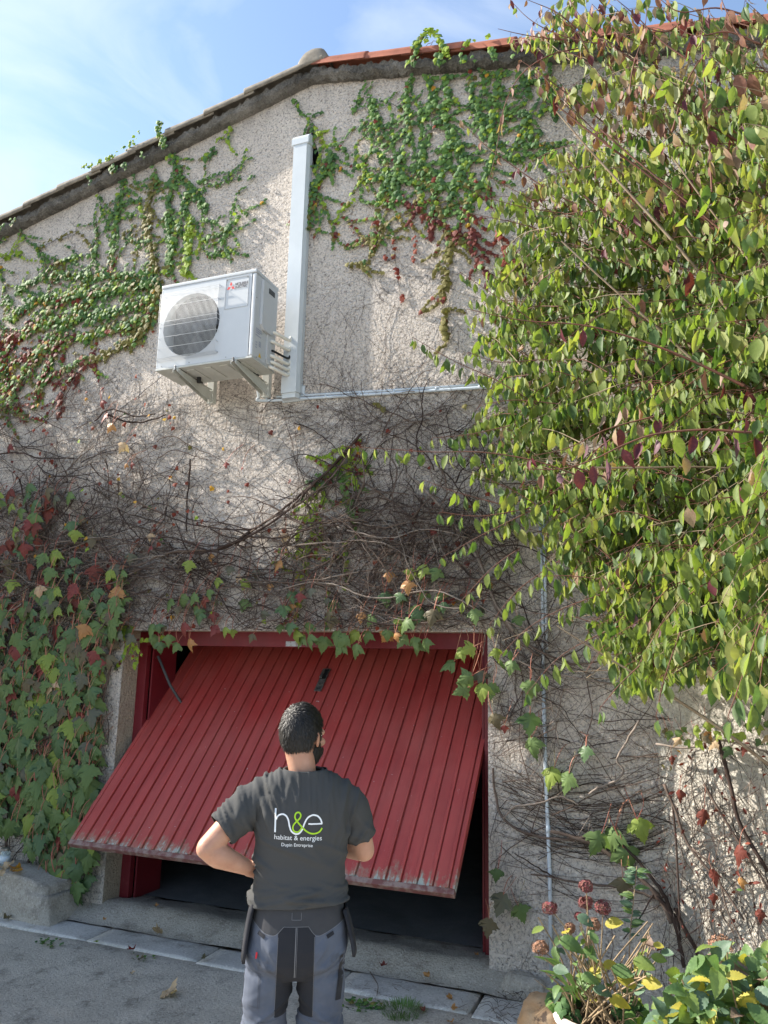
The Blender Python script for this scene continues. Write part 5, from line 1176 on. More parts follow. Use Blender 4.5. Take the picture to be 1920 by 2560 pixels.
for P, yy in [([(1150, 680), (1240, 740), (1330, 800), (1400, 850)], -.6), ([(1035, 845), (1130, 900), (1240, 950), (1340, 1010)], -.55), ([(1170, 880), (1250, 905), (1380, 900), (1480, 930)], -.7), ([(1080, 1095), (1180, 1085), (1290, 1060)], -.5), ([(1100, 1280), (1200, 1290), (1330, 1270)], -.5), ([(1110, 1390), (1200, 1340), (1300, 1290), (1400, 1240)], -.6),
              ([(1155, 1500), (1230, 1420), (1300, 1370)], -.5), ([(1225, 1560), (1290, 1480), (1370, 1420), (1450, 1370)], -.7), ([(1250, 1640), (1320, 1570), (1410, 1520), (1520, 1480), (1600, 1450)], -.9), ([(1320, 1730), (1390, 1650), (1470, 1600), (1560, 1560)], -1.0), ([(1350, 1440), (1430, 1440), (1520, 1450)], -.8), ([(1160, 530), (1300, 560), (1420, 600)], -.5), ([(1200, 490), (1320, 520), (1460, 540)], -.6),
              ([(1220, 440), (1330, 500), (1430, 560)], -.5), ([(1500, 1770), (1560, 1700), (1650, 1620)], -1.3), ([(1640, 1790), (1660, 1700), (1700, 1580)], -1.5), ([(1820, 1790), (1860, 1680), (1900, 1560)], -2.2), ([(1900, 1700), (1915, 1600), (1950, 1450)], -2.3), ([(1210, 1010), (1290, 1000), (1400, 1010)], -.6), ([(1180, 1180), (1290, 1230), (1380, 1290)], -.6), ([(1060, 1200), (1140, 1230), (1250, 1260)], -.45)]:
    hero(P, yy, .060, rnd(.078, .095), GRN, .0035)
# bare tips with withered leaves against the sky
BRN = lambda x_: wchoice([.6, .3, .5, .9, 4.5, 2.6])
for P, yy, sk in [([(1275, 0), (1320, 45), (1370, 75), (1440, 100), (1530, 120), (1640, 190)], -.8, .4), ([(1530, -10), (1590, 40), (1650, 100), (1720, 150)], -1.2, .6), ([(1245, 72), (1300, 85), (1360, 95), (1420, 100)], -.7, .5), ([(1215, 480), (1240, 380), (1260, 270), (1300, 190), (1370, 140), (1450, 120)], -.7, .55), ([(1420, -10), (1450, 40), (1500, 90), (1560, 130)], -.9, .35), ([(1620, -10), (1610, 80), (1580, 180), (1570, 300)], -1.1, .6), ([(1760, -10), (1755, 120), (1770, 300), (1780, 480)], -1.5, .6),
                 ([(1340, 170), (1420, 260), (1500, 340), (1580, 420)], -.8, .5), ([(1300, 150), (1360, 190), (1450, 260), (1540, 330)], -.7, .4), ([(1840, 30), (1780, 110), (1720, 200), (1680, 330)], -1.4, .5), ([(1480, 10), (1560, 90), (1640, 110)], -.9, .2), ([(1640, -10), (1700, 30), (1790, 20), (1870, 40)], -1.5, .3), ([(1380, 30), (1440, 80), (1470, 130)], -.8, .3), ([(1150, 300), (1210, 360), (1290, 420), (1380, 480), (1460, 520)], -.55, .6), ([(1320, 0), (1390, 30), (1440, 70)], -.8, .4),
                 ([(1560, 20), (1600, 60), (1660, 80), (1700, 60)], -1.1, .25), ([(1680, 60), (1740, 90), (1820, 80), (1900, 110)], -1.6, .3), ([(1800, -10), (1830, 60), (1870, 120)], -1.6, .3)]:
    hero(P, yy, .075, .075, BRN, .005, sk)
o = adopt(tbs.build('branches', [M_BRANCH, M_BRANCH2, M_TWIG2]), sh); o['kind'] = 'stuff'
tb = Tubes(); tb.add(catmull([(1.35, -.95, GZ-.05), (1.32, -.95, .5), (1.40, -.98, 1.2), (1.30, -1.0, 2.2), (1.45, -.95, 3.2)], 5), .07, .035, 10, caps=True)
adopt(tb.build('trunk', [M_TWIG1]), sh)
tb = Tubes(); tb.add(catmull([(1.40, -.98, 1.0), (1.2, -1.2, 1.9), (1.1, -1.1, 2.9)], 5), .04, .02, 8, caps=True); adopt(tb.build('limb', [M_TWIG1]), sh)
place_leaves(sh, SL, T_OV, SHRUB_MATS, None, 300)
print('shrub leaves', len(SL))

# ================================================================ the man
MAZ = R(27); MP = Vector((-1.353, -2.323, GZ-.006))
man = thing('person', 'man seen from behind in charcoal t-shirt and grey work trousers, hand on hip', 'person', MP, MAZ)
MM_ = man.matrix_basis.copy()
M_SKIN = mat('skin', (0.40, 0.20, 0.13), 0.5, 0.4, col2=(0.52, 0.29, 0.20), nscale=9, ndet=6, bump=.3, bscale=160, bdist=.001)
M_SKIN.node_tree.nodes['Principled BSDF'].inputs['Subsurface Weight'].default_value = 0.12
M_SKIN.node_tree.nodes['Principled BSDF'].inputs['Subsurface Scale'].default_value = 0.012
M_HAIR = mat('black_hair', (0.010, 0.008, 0.007), 0.5, 0.45, col2=(0.02, 0.016, 0.013), nscale=60)
M_SHIRT = mat('charcoal_cotton', (0.062, 0.062, 0.061), 0.9, 0.15, col2=(0.062, 0.063, 0.064), nscale=5, bump=.25, bscale=700, bdist=.0006)
M_NAVY = mat('black_canvas', (0.022, 0.023, 0.028), 0.85, 0.15, col2=(0.035, 0.036, 0.042), nscale=20)
M_STITCH = mat('grey_stitching', (0.16, 0.16, 0.17), 0.9)
M_CREASE = mat('trouser_grey_darker', (0.07, 0.078, 0.10), 0.9)
M_SHOE = mat('work_shoe_leather', (0.05, 0.045, 0.04), 0.6); M_SOLE = mat('rubber_sole', (0.02, 0.02, 0.02), 0.8)
def loft(bm, rings, n=28, p=2.3, cap=True):
    """rings: (cx, cy, cz, rx, ry[, z tilt x, z tilt y])"""
    pr = []
    for rg in rings:
        cx, cy, cz, rx, ry = rg[:5]; tx = rg[5] if len(rg) > 5 else 0; ty = rg[6] if len(rg) > 6 else 0; row = []
        for k in range(n):
            a = 2*math.pi*k/n; c, s = math.cos(a), math.sin(a)
            x = rx*math.copysign(abs(c)**(2/p), c); y = ry*math.copysign(abs(s)**(2/p), s)
            row.append(bm.verts.new((cx+x, cy+y, cz+tx*x+ty*y)))
        pr.append(row)
    for i in range(len(pr)-1):
        for k in range(n): bm.faces.new((pr[i][k], pr[i][(k+1) % n], pr[i+1][(k+1) % n], pr[i+1][k]))
    if cap: bm.faces.new(pr[0][::-1]); bm.faces.new(pr[-1])
def limb(bm, pts, rad, n=16, flat=1.0):
    """smooth tapering tube with round ends through 3-D points"""
    P = catmull(pts, 5); m_ = len(P); Rr = [float(np.interp(i/(m_-1)*(len(pts)-1), range(len(pts)), rad)) for i in range(m_)]
    d0 = (P[1]-P[0]).normalized(); d1 = (P[-1]-P[-2]).normalized()
    A = [(P[0]-d0*Rr[0]*c, Rr[0]*math.sqrt(max(0, 1-c*c))) for c in (.98, .8, .45)]+list(zip(P, Rr))+[(P[-1]+d1*Rr[-1]*c, Rr[-1]*math.sqrt(max(0, 1-c*c))) for c in (.45, .8, .98)]
    prev = None; rows = []; ref = Vector((0.2, 0.9, 0.4))
    for i, (c, r_) in enumerate(A):
        a = A[max(0, i-1)][0]; b = A[min(len(A)-1, i+1)][0]; d = (b-a).normalized(); u = d.cross(ref).normalized(); v = d.cross(u)
        rows.append([bm.verts.new(c+(u*math.cos(t)+v*math.sin(t)*flat)*r_) for t in [2*math.pi*k/n for k in range(n)]])
    for i in range(len(rows)-1):
        for k in range(n): bm.faces.new((rows[i][k], rows[i][(k+1) % n], rows[i+1][(k+1) % n], rows[i+1][k]))
    bm.faces.new(rows[0][::-1]); bm.faces.new(rows[-1])
def ball(bm, c, r, M=None, sub=3):
    rr = bmesh.ops.create_icosphere(bm, subdivisions=sub, radius=1.0)
    X = Matrix.Translation(c) @ (M if M else Matrix()) @ Matrix.Diagonal((*r, 1)); bmesh.ops.transform(bm, matrix=X, verts=rr['verts'])
def remesh(bm, voxel, smooth=4, name='m'):
    bmesh.ops.recalc_face_normals(bm, faces=bm.faces); me = bpy.data.meshes.new(name); bm.to_mesh(me); bm.free()
    o = bpy.data.objects.new(name, me); COL.objects.link(o)
    m = o.modifiers.new('r', 'REMESH'); m.mode = 'VOXEL'; m.voxel_size = voxel; m.use_smooth_shade = True
    q = o.modifiers.new('s', 'SMOOTH'); q.factor = 0.5; q.iterations = smooth
    dg = bpy.context.evaluated_depsgraph_get(); dg.update(); r_ = bpy.data.meshes.new_from_object(o.evaluated_get(dg)); bpy.data.objects.remove(o); bpy.data.meshes.remove(me)
    r_.polygons.foreach_set('use_smooth', [True]*len(r_.polygons)); return r_
HYAW = R(-31); HC = Vector((-.008, .035, 1.625)); HR = Matrix.Rotation(HYAW, 4, 'Z') @ Matrix.Rotation(R(-3), 4, 'X')
def hp(x, y, z): return HC+(HR @ Vector((x, y, z)))
bm = bmesh.new()
ball(bm, hp(0, -.012, .018), (.068, .088, .086), HR); ball(bm, hp(0, .018, -.03), (.058, .066, .078), HR); ball(bm, hp(0, .040, -.070), (.044, .045, .040), HR)
ball(bm, hp(0, .078, .005), (.052, .020, .02), HR)
limb(bm, [hp(0, .088, .012), hp(0, .104, -.018), hp(0, .108, -.034)], [.009, .011, .015], 10); ball(bm, hp(.013, .096, -.036), (.010, .010, .008), HR); ball(bm, hp(-.013, .096, -.036), (.010, .010, .008), HR)
ball(bm, hp(0, .080, -.066), (.024, .012, .007), HR); ball(bm, hp(0, .078, -.077), (.021, .012, .008), HR); ball(bm, hp(0, .073, -.100), (.020, .016, .015), HR)
for s in (-1, 1):
    ball(bm, hp(s*.045, .058, -.030), (.020, .020, .018), HR); ball(bm, hp(s*.069, -.004, -.018), (.008, .018, .031), HR @ Matrix.Rotation(R(s*24), 4, 'Z')); ball(bm, hp(s*.073, -.013, -.010), (.006, .010, .026), HR @ Matrix.Rotation(R(s*34), 4, 'Z'))
limb(bm, [Vector((-.002, .000, 1.42)), Vector((-.004, .008, 1.49)), hp(0, -.022, -.055)], [.062, .050, .054], 20)
loft(bm, [(0, 0, .87, .140, .085), (0, 0, .95, .150, .098), (0, 0, 1.08, .140, .092), (0, 0, 1.22, .148, .100), (0, 0, 1.33, .150, .100), (0, 0, 1.40, .150, .07), (0, 0, 1.45, .09, .05)])
LA = [Vector((-.160, 0, 1.400)), Vector((-.245, -.040, 1.325)), Vector((-.325, -.075, 1.245))]
limb(bm, LA, [.044, .045, .038]); ball(bm, (-.330, -.082, 1.240), (.034, .034, .034))
WL = Vector((-.188, -.004, 1.160)); limb(bm, [Vector((-.325, -.070, 1.240)), Vector((-.285, -.055, 1.212)), WL], [.040, .044, .027])
limb(bm, [WL, Vector((-.172, .018, 1.143)), Vector((-.163, .050, 1.132))], [.026, .034, .034], 14, .62)
for k, (dz, ln_, r_) in enumerate(((.022, .070, .0088), (.006, .078, .0092), (-.011, .072, .0088), (-.026, .058, .0078))):
    a = Vector((-.164, .060, 1.136+dz)); limb(bm, [a, a+Vector((.012, ln_*.45, -.004)), a+Vector((.036, ln_*.78, -.008)), a+Vector((.060, ln_*.88, -.010))], [r_, r_*.95, r_*.9, r_*.8], 8)
limb(bm, [Vector((-.176, .010, 1.160)), Vector((-.160, -.010, 1.180)), Vector((-.147, -.034, 1.190)), Vector((-.132, -.054, 1.196))], [.013, .011, .0095, .008], 8)
RA = [Vector((.160, 0, 1.400)), Vector((.205, .030, 1.310)), Vector((.236, .055, 1.205))]
limb(bm, RA, [.044, .044, .041]); WR = Vector((.085, .235, 1.205)); limb(bm, [Vector((.234, .060, 1.205)), Vector((.190, .120, 1.202)), WR], [.041, .042, .026])
limb(bm, [WR, Vector((.060, .258, 1.208)), Vector((.034, .276, 1.212))], [.026, .034, .033], 14, .62)
for k, dz in enumerate((.024, .008, -.009, -.025)):
    a = Vector((.026, .282, 1.212+dz)); ln_ = (.066, .074, .068, .054)[k]; limb(bm, [a, a+Vector((-ln_*.45, .010, 0)), a+Vector((-ln_*.72, -.014, 0)), a+Vector((-ln_*.55, -.036, 0))], [.0088, .0088, .0082, .0075], 8)
limb(bm, [Vector((.070, .246, 1.228)), Vector((.048, .236, 1.242)), Vector((.020, .236, 1.246))], [.013, .011, .009], 8)
for s in (-1, 1):
    limb(bm, [Vector((s*.085, 0, .86)), Vector((s*.093, .005, .66)), Vector((s*.098, .015, .50)), Vector((s*.102, -.012, .32)), Vector((s*.105, -.02, .10))], [.062, .050, .042, .044, .034])
    limb(bm, [Vector((s*.105, -.03, .055)), Vector((s*.110, .06, .045)), Vector((s*.115, .15, .035))], [.038, .038, .030])
bme = remesh(bm, .0052, 3, 'body'); bme.materials.append(M_SKIN); body = link('body', bme, man)
for s in (-1, 1):
    bm = bmesh.new(); ball(bm, hp(s*.031, .076, -.002), (.0115, .0115, .0115), HR, 2); o = from_bm('eye', bm, mat('eye_white', (.7, .68, .65), .2), man, True)
# t-shirt
bm = bmesh.new()
loft(bm, [(.008, .004, 1.030, .176, .122, -.04), (.010, .004, 1.045, .178, .124, -.05), (.004, .002, 1.085, .170, .119, -.04), (.002, 0, 1.125, .160, .112), (.004, 0, 1.18, .157, .107), (.003, 0, 1.24, .163, .114), (0, 0, 1.30, .170, .122), (0, .002, 1.36, .184, .120), (0, .002, 1.405, .190, .106), (-.001, .002, 1.440, .172, .088), (-.002, .002, 1.470, .128, .074), (0, .002, 1.492, .090, .066), (0, .002, 1.503, .071, .062)], 36)
limb(bm, [Vector((-.130, .002, 1.408)), Vector((-.190, -.012, 1.372)), Vector((-.240, -.036, 1.330)), Vector((-.272, -.050, 1.304))], [.066, .070, .063, .058], 22)
limb(bm, [Vector((.130, .002, 1.400)), Vector((.178, .014, 1.365)), Vector((.202, .026, 1.316)), Vector((.216, .036, 1.272))], [.064, .066, .059, .054], 22)
sme = remesh(bm, .0055, 5, 't_shirt')
def smooth_step(a, b, x): t = max(0, min(1, (x-a)/(b-a))); return t*t*(3-2*t)
def cut_below(me, tests):
    b = bmesh.new(); b.from_mesh(me)
    for co, no in tests: bmesh.ops.bisect_plane(b, geom=b.verts[:]+b.edges[:]+b.faces[:], plane_co=co, plane_no=no, clear_outer=True)
    b.to_mesh(me); b.free()
# the sleeves and hem end in clean open edges
b = bmesh.new(); b.from_mesh(sme)
def cut_region(b, co, no, sel):
    fs = [f for f in b.faces if sel(f.calc_center_median())]; ed = list({e for f in fs for e in f.edges}); vv = list({v for f in fs for v in f.verts})
    bmesh.ops.bisect_plane(b, geom=vv+ed+fs, plane_co=co, plane_no=no, clear_outer=True)
dL = Vector((-.75, -.28, -.60)).normalized(); dR_ = Vector((.28, .20, -.94)).normalized()
cut_region(b, Vector((-.282, -.052, 1.297)), dL, lambda c: c.x < -.20); cut_region(b, Vector((.219, .038, 1.256)), dR_, lambda c: c.x > .172 and c.z < 1.33)
cut_region(b, Vector((0, 0, 1.052)), Vector((.05, 0, -1)), lambda c: c.z < 1.10); cut_region(b, Vector((0, 0, 1.497)), Vector((0, 0, 1)), lambda c: c.z > 1.45)
b.to_mesh(sme); b.free()
def ridge(u, v, k, seed):
    """irregular creases: sharp crests running along v"""
    n_ = noise.noise((u*k, v*k*.16, seed)); return max(0.0, 1-abs(n_)*3.2)**2*(.5+.9*max(0, noise.noise((u*k*.4, v*k*.3, seed+9))+.4))
def shirt_disp(p, n_):
    x, y, z = p; d = 0.0
    m_ = smooth_step(1.16, 1.06, z)
    d += m_*(.014*ridge(z+.12*x+.02*noise.noise((x*7, 0, 1)), x, 26, 3)+.008*ridge(z-.2*x, x, 40, 7))
    d += .009*smooth_step(1.14, 1.20, z)*smooth_step(1.38, 1.26, z)*ridge(z*.8+x*.55, x-z, 17, 13)
    t = smooth_step(-.03, -.13, x)*smooth_step(1.25, 1.34, z); d += t*.014*ridge(x*.9+z*.45, z-x*.5, 30, 21)+t*.003*ridge(x+z*.2, z, 52, 25)
    t = smooth_step(-.18, -.23, x); d += t*.003*noise.noise((x*26, y*26, z*30))
    t = smooth_step(.08, .15, x)*smooth_step(1.20, 1.28, z); d += t*.012*ridge(x*.9-z*.35, z+x*.5, 28, 31)
    t = smooth_step(1.25, 1.40, z)*smooth_step(.17, .08, abs(x)); d += t*.007*ridge(x+.1*z, z, 30, 41)
    wv = math.exp(-((x+.145)/.04)**2-((z-1.185)/.045)**2); d += wv*.02*ridge(z+x*.8, x, 40, 51)
    wv = math.exp(-((x-.15)/.05)**2-((z-1.19)/.06)**2); d += wv*.011*ridge(z-x*.6, x, 32, 61)
    d += .0030*noise.noise((x*11, y*11, z*6))+.0010*noise.noise((x*34, y*34, z*24))
    return d
def displace(me, fn):
    me.update(); V = [v.co.copy() for v in me.vertices]; Nn = [v.normal.copy() for v in me.vertices]
    for v, c, n_ in zip(me.vertices, V, Nn): v.co = c+n_*fn(c, n_)
    me.update()
displace(sme, shirt_disp); sme.materials.clear(); sme.materials.append(M_SHIRT)
sme.polygons.foreach_set('use_smooth', [True]*len(sme.polygons))
shirt = link('t_shirt', sme, man)
#so
so = shirt.modifiers.new('thick', 'SOLIDIFY'); so.thickness = .0022; so.offset = 1
# hems as narrow raised bands: collar
tb = Tubes(); P = [Vector((math.cos(a)*.0725, .002+math.sin(a)*.0635, 1.497+.004*math.sin(a))) for a in [2*math.pi*k/40 for k in range(41)]]
tb.add(P, .0058, .0058, 6); o = tb.build('collar', [M_SHIRT]); o.parent = shirt
bvs = BVHTree.FromPolygons([v.co.copy() for v in sme.vertices], [tuple(p.vertices) for p in sme.polygons])
def ribbon(pts, w, bvh, off, per=8, close=False):
    """flat printed stroke laid on the back of a garment; pts in (x, z)"""
    P = catmull([(x, 0, z) for x, z in pts], per); V = []; n_ = len(P)
    for i, p in enumerate(P):
        a = P[max(0, i-1)]; b_ = P[min(n_-1, i+1)]; d = (b_-a).normalized(); s = Vector((-d.z, 0, d.x))*w/2
        for q in (p-s, p, p+s):
            h = bvh.ray_cast(Vector((q.x, -1, q.z)), Vector((0, 1, 0))); y = (h[0].y if h[0] else 0)-off; V.append((q.x, y, q.z))
    T = []
    for i in range(n_-1):
        for j in (0, 1): T.append((i*3+j, (i+1)*3+j, (i+1)*3+j+1, i*3+j+1))
    return V, T
def ribbons(name, list_, m, parent, bvh, off=.0042):
    VV = []; TT = []
    for pts, w in list_:
        V, T = ribbon(pts, w, bvh, off); b0 = len(VV); VV += V; TT += [tuple(i+b0 for i in t) for t in T]
    o = from_np(name, VV, TT, [m]); o.parent = parent; return o
ribbons('letter_h_and_e', [([(-.093, 1.381), (-.0925, 1.36), (-.092, 1.33), (-.0915, 1.302)], .0058), ([(-.091, 1.343), (-.084, 1.356), (-.070, 1.363), (-.056, 1.358), (-.047, 1.344), (-.042, 1.325), (-.035, 1.308), (-.022, 1.299), (-.008, 1.300), (.003, 1.312), (.010, 1.332), (.020, 1.350), (.036, 1.360), (.053, 1.358), (.066, 1.346), (.072, 1.331)], .0054), ([(.024, 1.331), (.040, 1.331), (.056, 1.331), (.073, 1.331)], .0050)], M_WPRINT, shirt, bvs)
ribbons('ampersand', [([(.073, 1.317), (.064, 1.305), (.048, 1.299), (.030, 1.301), (.014, 1.310), (-.002, 1.325), (-.016, 1.340), (-.024, 1.353), (-.021, 1.366), (-.011, 1.369), (-.004, 1.361), (-.007, 1.350), (-.017, 1.340), (-.027, 1.329), (-.030, 1.317), (-.024, 1.307), (-.012, 1.305), (-.004, 1.311), (.002, 1.320)], .0052)], M_GPRINT, shirt, bvs, .0050)
def print_text(txt, x0, x1, z0, tilt, m):
    me = text_mesh(txt, .02, bold=0); xs = [v.co.x for v in me.vertices]; k = (x1-x0)/(max(xs)-min(xs)); mn = min(xs)
    b = bmesh.new(); b.from_mesh(me); bmesh.ops.triangulate(b, faces=b.faces); b.to_mesh(me); b.free()
    for v in me.vertices:
        x = x0+(v.co.x-mn)*k; z = z0+v.co.y*k+(x-x0)*tilt; h = bvs.ray_cast(Vector((x, -1, z)), Vector((0, 1, 0))); v.co = (x, (h[0].y if h[0] else -.1)-.0045, z)
    me.materials.clear(); me.materials.append(m); o = link('lettering', me, shirt); return o
print_text('habitat & energies', -.093, .073, 1.279, -.02, M_WPRINT); print_text('Dupin Entreprise', -.067, .042, 1.257, -.02, M_WPRINT)
# hair and beard
def hairy(name, mask, rx, ry, rz, cy, cz, nstr, ln_, down):
    bm = bmesh.new(); rr = bmesh.ops.create_icosphere(bm, subdivisions=5, radius=1.0)
    for v in bm.verts:
        c = v.co.copy(); k = 1+.022*noise.noise(c*5)+.018*noise.noise(c*14); v.co = Vector((c.x*rx*k, cy+c.y*ry*k, cz+c.z*rz*k))
    kill = [v for v in bm.verts if not mask(v.co)]; bmesh.ops.delete(bm, geom=kill, context='VERTS')
    bmesh.ops.transform(bm, matrix=Matrix.Translation(HC) @ HR, verts=bm.verts)
    fc = [(f.calc_center_median(), f.normal.copy(), f.calc_area()) for f in bm.faces]; bm.normal_update(); fc = [(f.calc_center_median(), f.normal.copy()) for f in bm.faces]
    root = from_bm(name, bm, M_HAIR, man, True); V = []; T = []; whorl = hp(-.012, -.075, .065)
    for i in range(nstr):
        c, n_ = random.choice(fc); c = c+Vector((rnd(-.003, .003), rnd(-.003, .003), rnd(-.003, .003)))
        d = (c-whorl); d -= n_*d.dot(n_)
        d = (d.normalized() if d.length > .004 else Vector((rnd(-1, 1), 0, rnd(-1, 1))))
        d = (d+Vector((0, 0, -down))+n_*rnd(.15, .65)+Vector((rnd(-.35, .35), rnd(-.35, .35), rnd(-.3, .3)))).normalized(); L_ = ln_*rnd(.6, 1.2); s = d.cross(n_).normalized()*.0009
        b0 = len(V); e = c+d*L_*.55+n_*.001; g = c+d*L_-n_*.002+Vector((0, 0, -.002)); V += [c-s, c+s, e-s*.8, e+s*.8, g]; T += [(b0, b0+1, b0+3), (b0, b0+3, b0+2), (b0+2, b0+3, b0+4)]
    o = from_np('strands', V, T, [M_HAIR]); o.parent = root; o['kind'] = 'stuff'; return root
hairy('hair', lambda c: (c.z > .030 or (c.y < .015 and c.z > -.088+max(0, (c.y+.03))*1.2 and not (c.y > -.028 and c.z < -.02))) and not (c.y > .072 and c.z < .055), .0735, .0945, .1000, -.012, .012, 16000, .015, .55)
hairy('beard', lambda c: c.z < -.045 and c.y > .000 and not (c.y > .075 and -.09 < c.z < -.060 and abs(c.x) < .02) or (c.z < .0 and -.012 < c.y < .022 and abs(c.x) > .05), .0660, .0800, .0920, .022, -.032, 5000, .014, .8)
# trousers
bm = bmesh.new()
loft(bm, [(0, 0, 1.10, .150, .106), (0, 0, 1.06, .157, .110), (.002, 0, 1.02, .166, .118), (.002, 0, .975, .175, .126), (.001, -.002, .92, .177, .130), (-.002, -.002, .87, .177, .124), (-.003, 0, .835, .172, .110), (-.003, 0, .815, .15, .085)], 36)
limb(bm, [Vector((-.090, 0, .84)), Vector((-.096, 0, .76)), Vector((-.102, .006, .69)), Vector((-.106, .018, .60)), Vector((-.106, .010, .50)), Vector((-.108, -.010, .36)), Vector((-.110, -.020, .20)), Vector((-.110, -.018, .09))], [.088, .080, .073, .070, .066, .064, .062, .066], 22)
limb(bm, [Vector((.086, 0, .84)), Vector((.092, 0, .76)), Vector((.092, .006, .69)), Vector((.094, .018, .60)), Vector((.098, .010, .50)), Vector((.102, -.010, .36)), Vector((.104, -.020, .20)), Vector((.105, -.018, .09))], [.088, .080, .071, .068, .065, .063, .062, .066], 22)
pme = remesh(bm, .0058, 4, 'trousers')
def pant_disp(p, n_):
    x, y, z = p; d = 0.0; t = smooth_step(.76, .64, z)
    d += t*.014*ridge(z+abs(x)*.35, x, 22, 3)+t*.007*ridge(z-abs(x)*.5, x, 36, 5)
    t = smooth_step(.78, .86, z)*smooth_step(.98, .90, z)*smooth_step(.05, .09, abs(x)); d += t*.010*ridge(z*.8-abs(x)*.8, z+abs(x), 26, 11)
    t = smooth_step(.86, .80, z); d += t*.009*ridge(z*.5+abs(x)*.4, z, 18, 15)
    t = math.exp(-((z-.832)/.014)**2)*smooth_step(.02, .06, abs(x)); d -= t*.007
    d += .0028*noise.noise((x*9, y*9, z*7))+.0012*noise.noise((x*30, y*30, z*24)); return d
displace(pme, pant_disp); pme.polygons.foreach_set('use_smooth', [True]*len(pme.polygons))
def flapz(x, L_):
    for i in range(len(L_)-1):
        if L_[i][0] <= x <= L_[i+1][0]: return L_[i][1]+(L_[i+1][1]-L_[i][1])*(x-L_[i][0])/(L_[i+1][0]-L_[i][0])
    return L_[0][1] if x < L_[0][0] else L_[-1][1]
YK = [(-.20, 1.018), (-.164, 1.009), (-.112, .972), (-.076, .968), (-.044, .998), (-.004, .996), (.038, .997), (.059, .972), (.080, .967), (.173, 1.006), (.20, 1.014)]
aB = pme.attributes.new('black_zone', 'FLOAT', 'POINT'); aC = pme.attributes.new('yoke_zone', 'FLOAT', 'POINT')
bz = []; cz = []
for v in pme.vertices:
    x, y, z = v.co; bl = min(x+.067, .064-x, z-.692) if z < .84 else min(x+.065+.0*(z-.84), .062-x); bz.append(bl); cz.append(z-flapz(x, YK))
aB.data.foreach_set('value', bz); aC.data.foreach_set('value', cz)
def pants_mat(m, t, n, l, p, vec):
    A = n.new('ShaderNodeAttribute'); A.attribute_name = 'black_zone'; C_ = n.new('ShaderNodeAttribute'); C_.attribute_name = 'yoke_zone'
    g = tnoise(n, l, vec, 6, 5, .65); base = mixrgb(n, l, mrange(n, l, g, .35, .68), (.075, .088, .120), (.105, .118, .150))
    dirt = mrange(n, l, tnoise(n, l, vec, 11, 6, .7), .60, .70); base = mixrgb(n, l, mth(n, l, 'MULTIPLY', dirt, .55), base, (.07, .07, .075))
    blk = mixrgb(n, l, g, (.018, .019, .023), (.034, .035, .041)); chc = mixrgb(n, l, g, (.035, .035, .039), (.07, .07, .075))
    c = mixrgb(n, l, mrange(n, l, A.outputs['Fac'], -.0008, .0008), base, blk); c = mixrgb(n, l, mrange(n, l, C_.outputs['Fac'], -.0008, .0008), c, chc); l.new(c, p.inputs['Base Color'])
    b_ = n.new('ShaderNodeBump'); b_.inputs['Strength'].default_value = .3; b_.inputs['Distance'].default_value = .0008; l.new(tnoise(n, l, vec, 500, 2), b_.inputs['Height']); l.new(b_.outputs[0], p.inputs['Normal'])
M_PANTS = mat('work_trouser_cloth', (.22, .24, .29), .9, .15, extra=pants_mat); pme.materials.clear(); pme.materials.append(M_PANTS)
pants = link('trousers', pme, man)
bvp = BVHTree.FromPolygons([v.co.copy() for v in pme.vertices], [tuple(p.vertices) for p in pme.polygons])
SR = lambda x0, z0, x1, z1: [(x0, z0), ((x0+x1)/2, (z0+z1)/2), (x1, z1)]
ribbons('seams', [(SR(-.004, .995, -.004, .835), .0030), (SR(.001, .995, .001, .835), .0012), (SR(-.064, .965, -.067, .70), .0012), (SR(.060, .965, .064, .70), .0012), ([(-.162, 1.006), (-.112, .973), (-.076, .970), (-.046, .997)], .0016), ([(.172, 1.003), (.080, .968), (.059, .973), (.039, .996)], .0016), (SR(-.046, .997, .039, .997), .0014),
    (SR(-.020, 1.040, -.020, 1.018), .0014), (SR(.012, 1.040, .012, 1.018), .0014), (SR(-.020, 1.018, .012, 1.018), .0014)], M_STITCH, pants, bvp, .0022)
ribbons('pocket_edges', [(SR(-.125, .838, -.125, .728), .0022), (SR(-.119, .838, -.119, .728), .0014), (SR(-.168, .838, -.119, .836), .0022), (SR(-.168, .830, -.125, .829), .0014), (SR(-.160, .733, -.119, .728), .0022), ([(-.132, .905), (-.110, .880), (-.085, .850), (-.067, .830)], .0018), ([(.155, .880), (.130, .860), (.100, .845), (.066, .835)], .0018), (SR(-.128, .905, -.128, .840), .0016),
    ([(-.155, .690), (-.100, .682), (-.050, .688)], .0016), ([(.150, .690), (.100, .683), (.050, .688)], .0016)], M_CREASE, pants, bvp, .0022)['kind'] = 'stuff'
ribbons('velcro_tab', [(SR(-.134, .973, -.111, .962), .013)], M_NAVY, pants, bvp, .0035); ribbons('velcro_tab', [(SR(.103, .962, .126, .972), .013)], M_NAVY, pants, bvp, .0035)
ribbons('red_tag', [(SR(-.135, .912, -.137, .893), .006)], mat('red_tag_cloth', (.5, .02, .03), .7), pants, bvp, .005)
ribbons('side_stripe', [([(.163, .895), (.158, .82), (.150, .745)], .020)], M_NAVY, pants, bvp, .003)
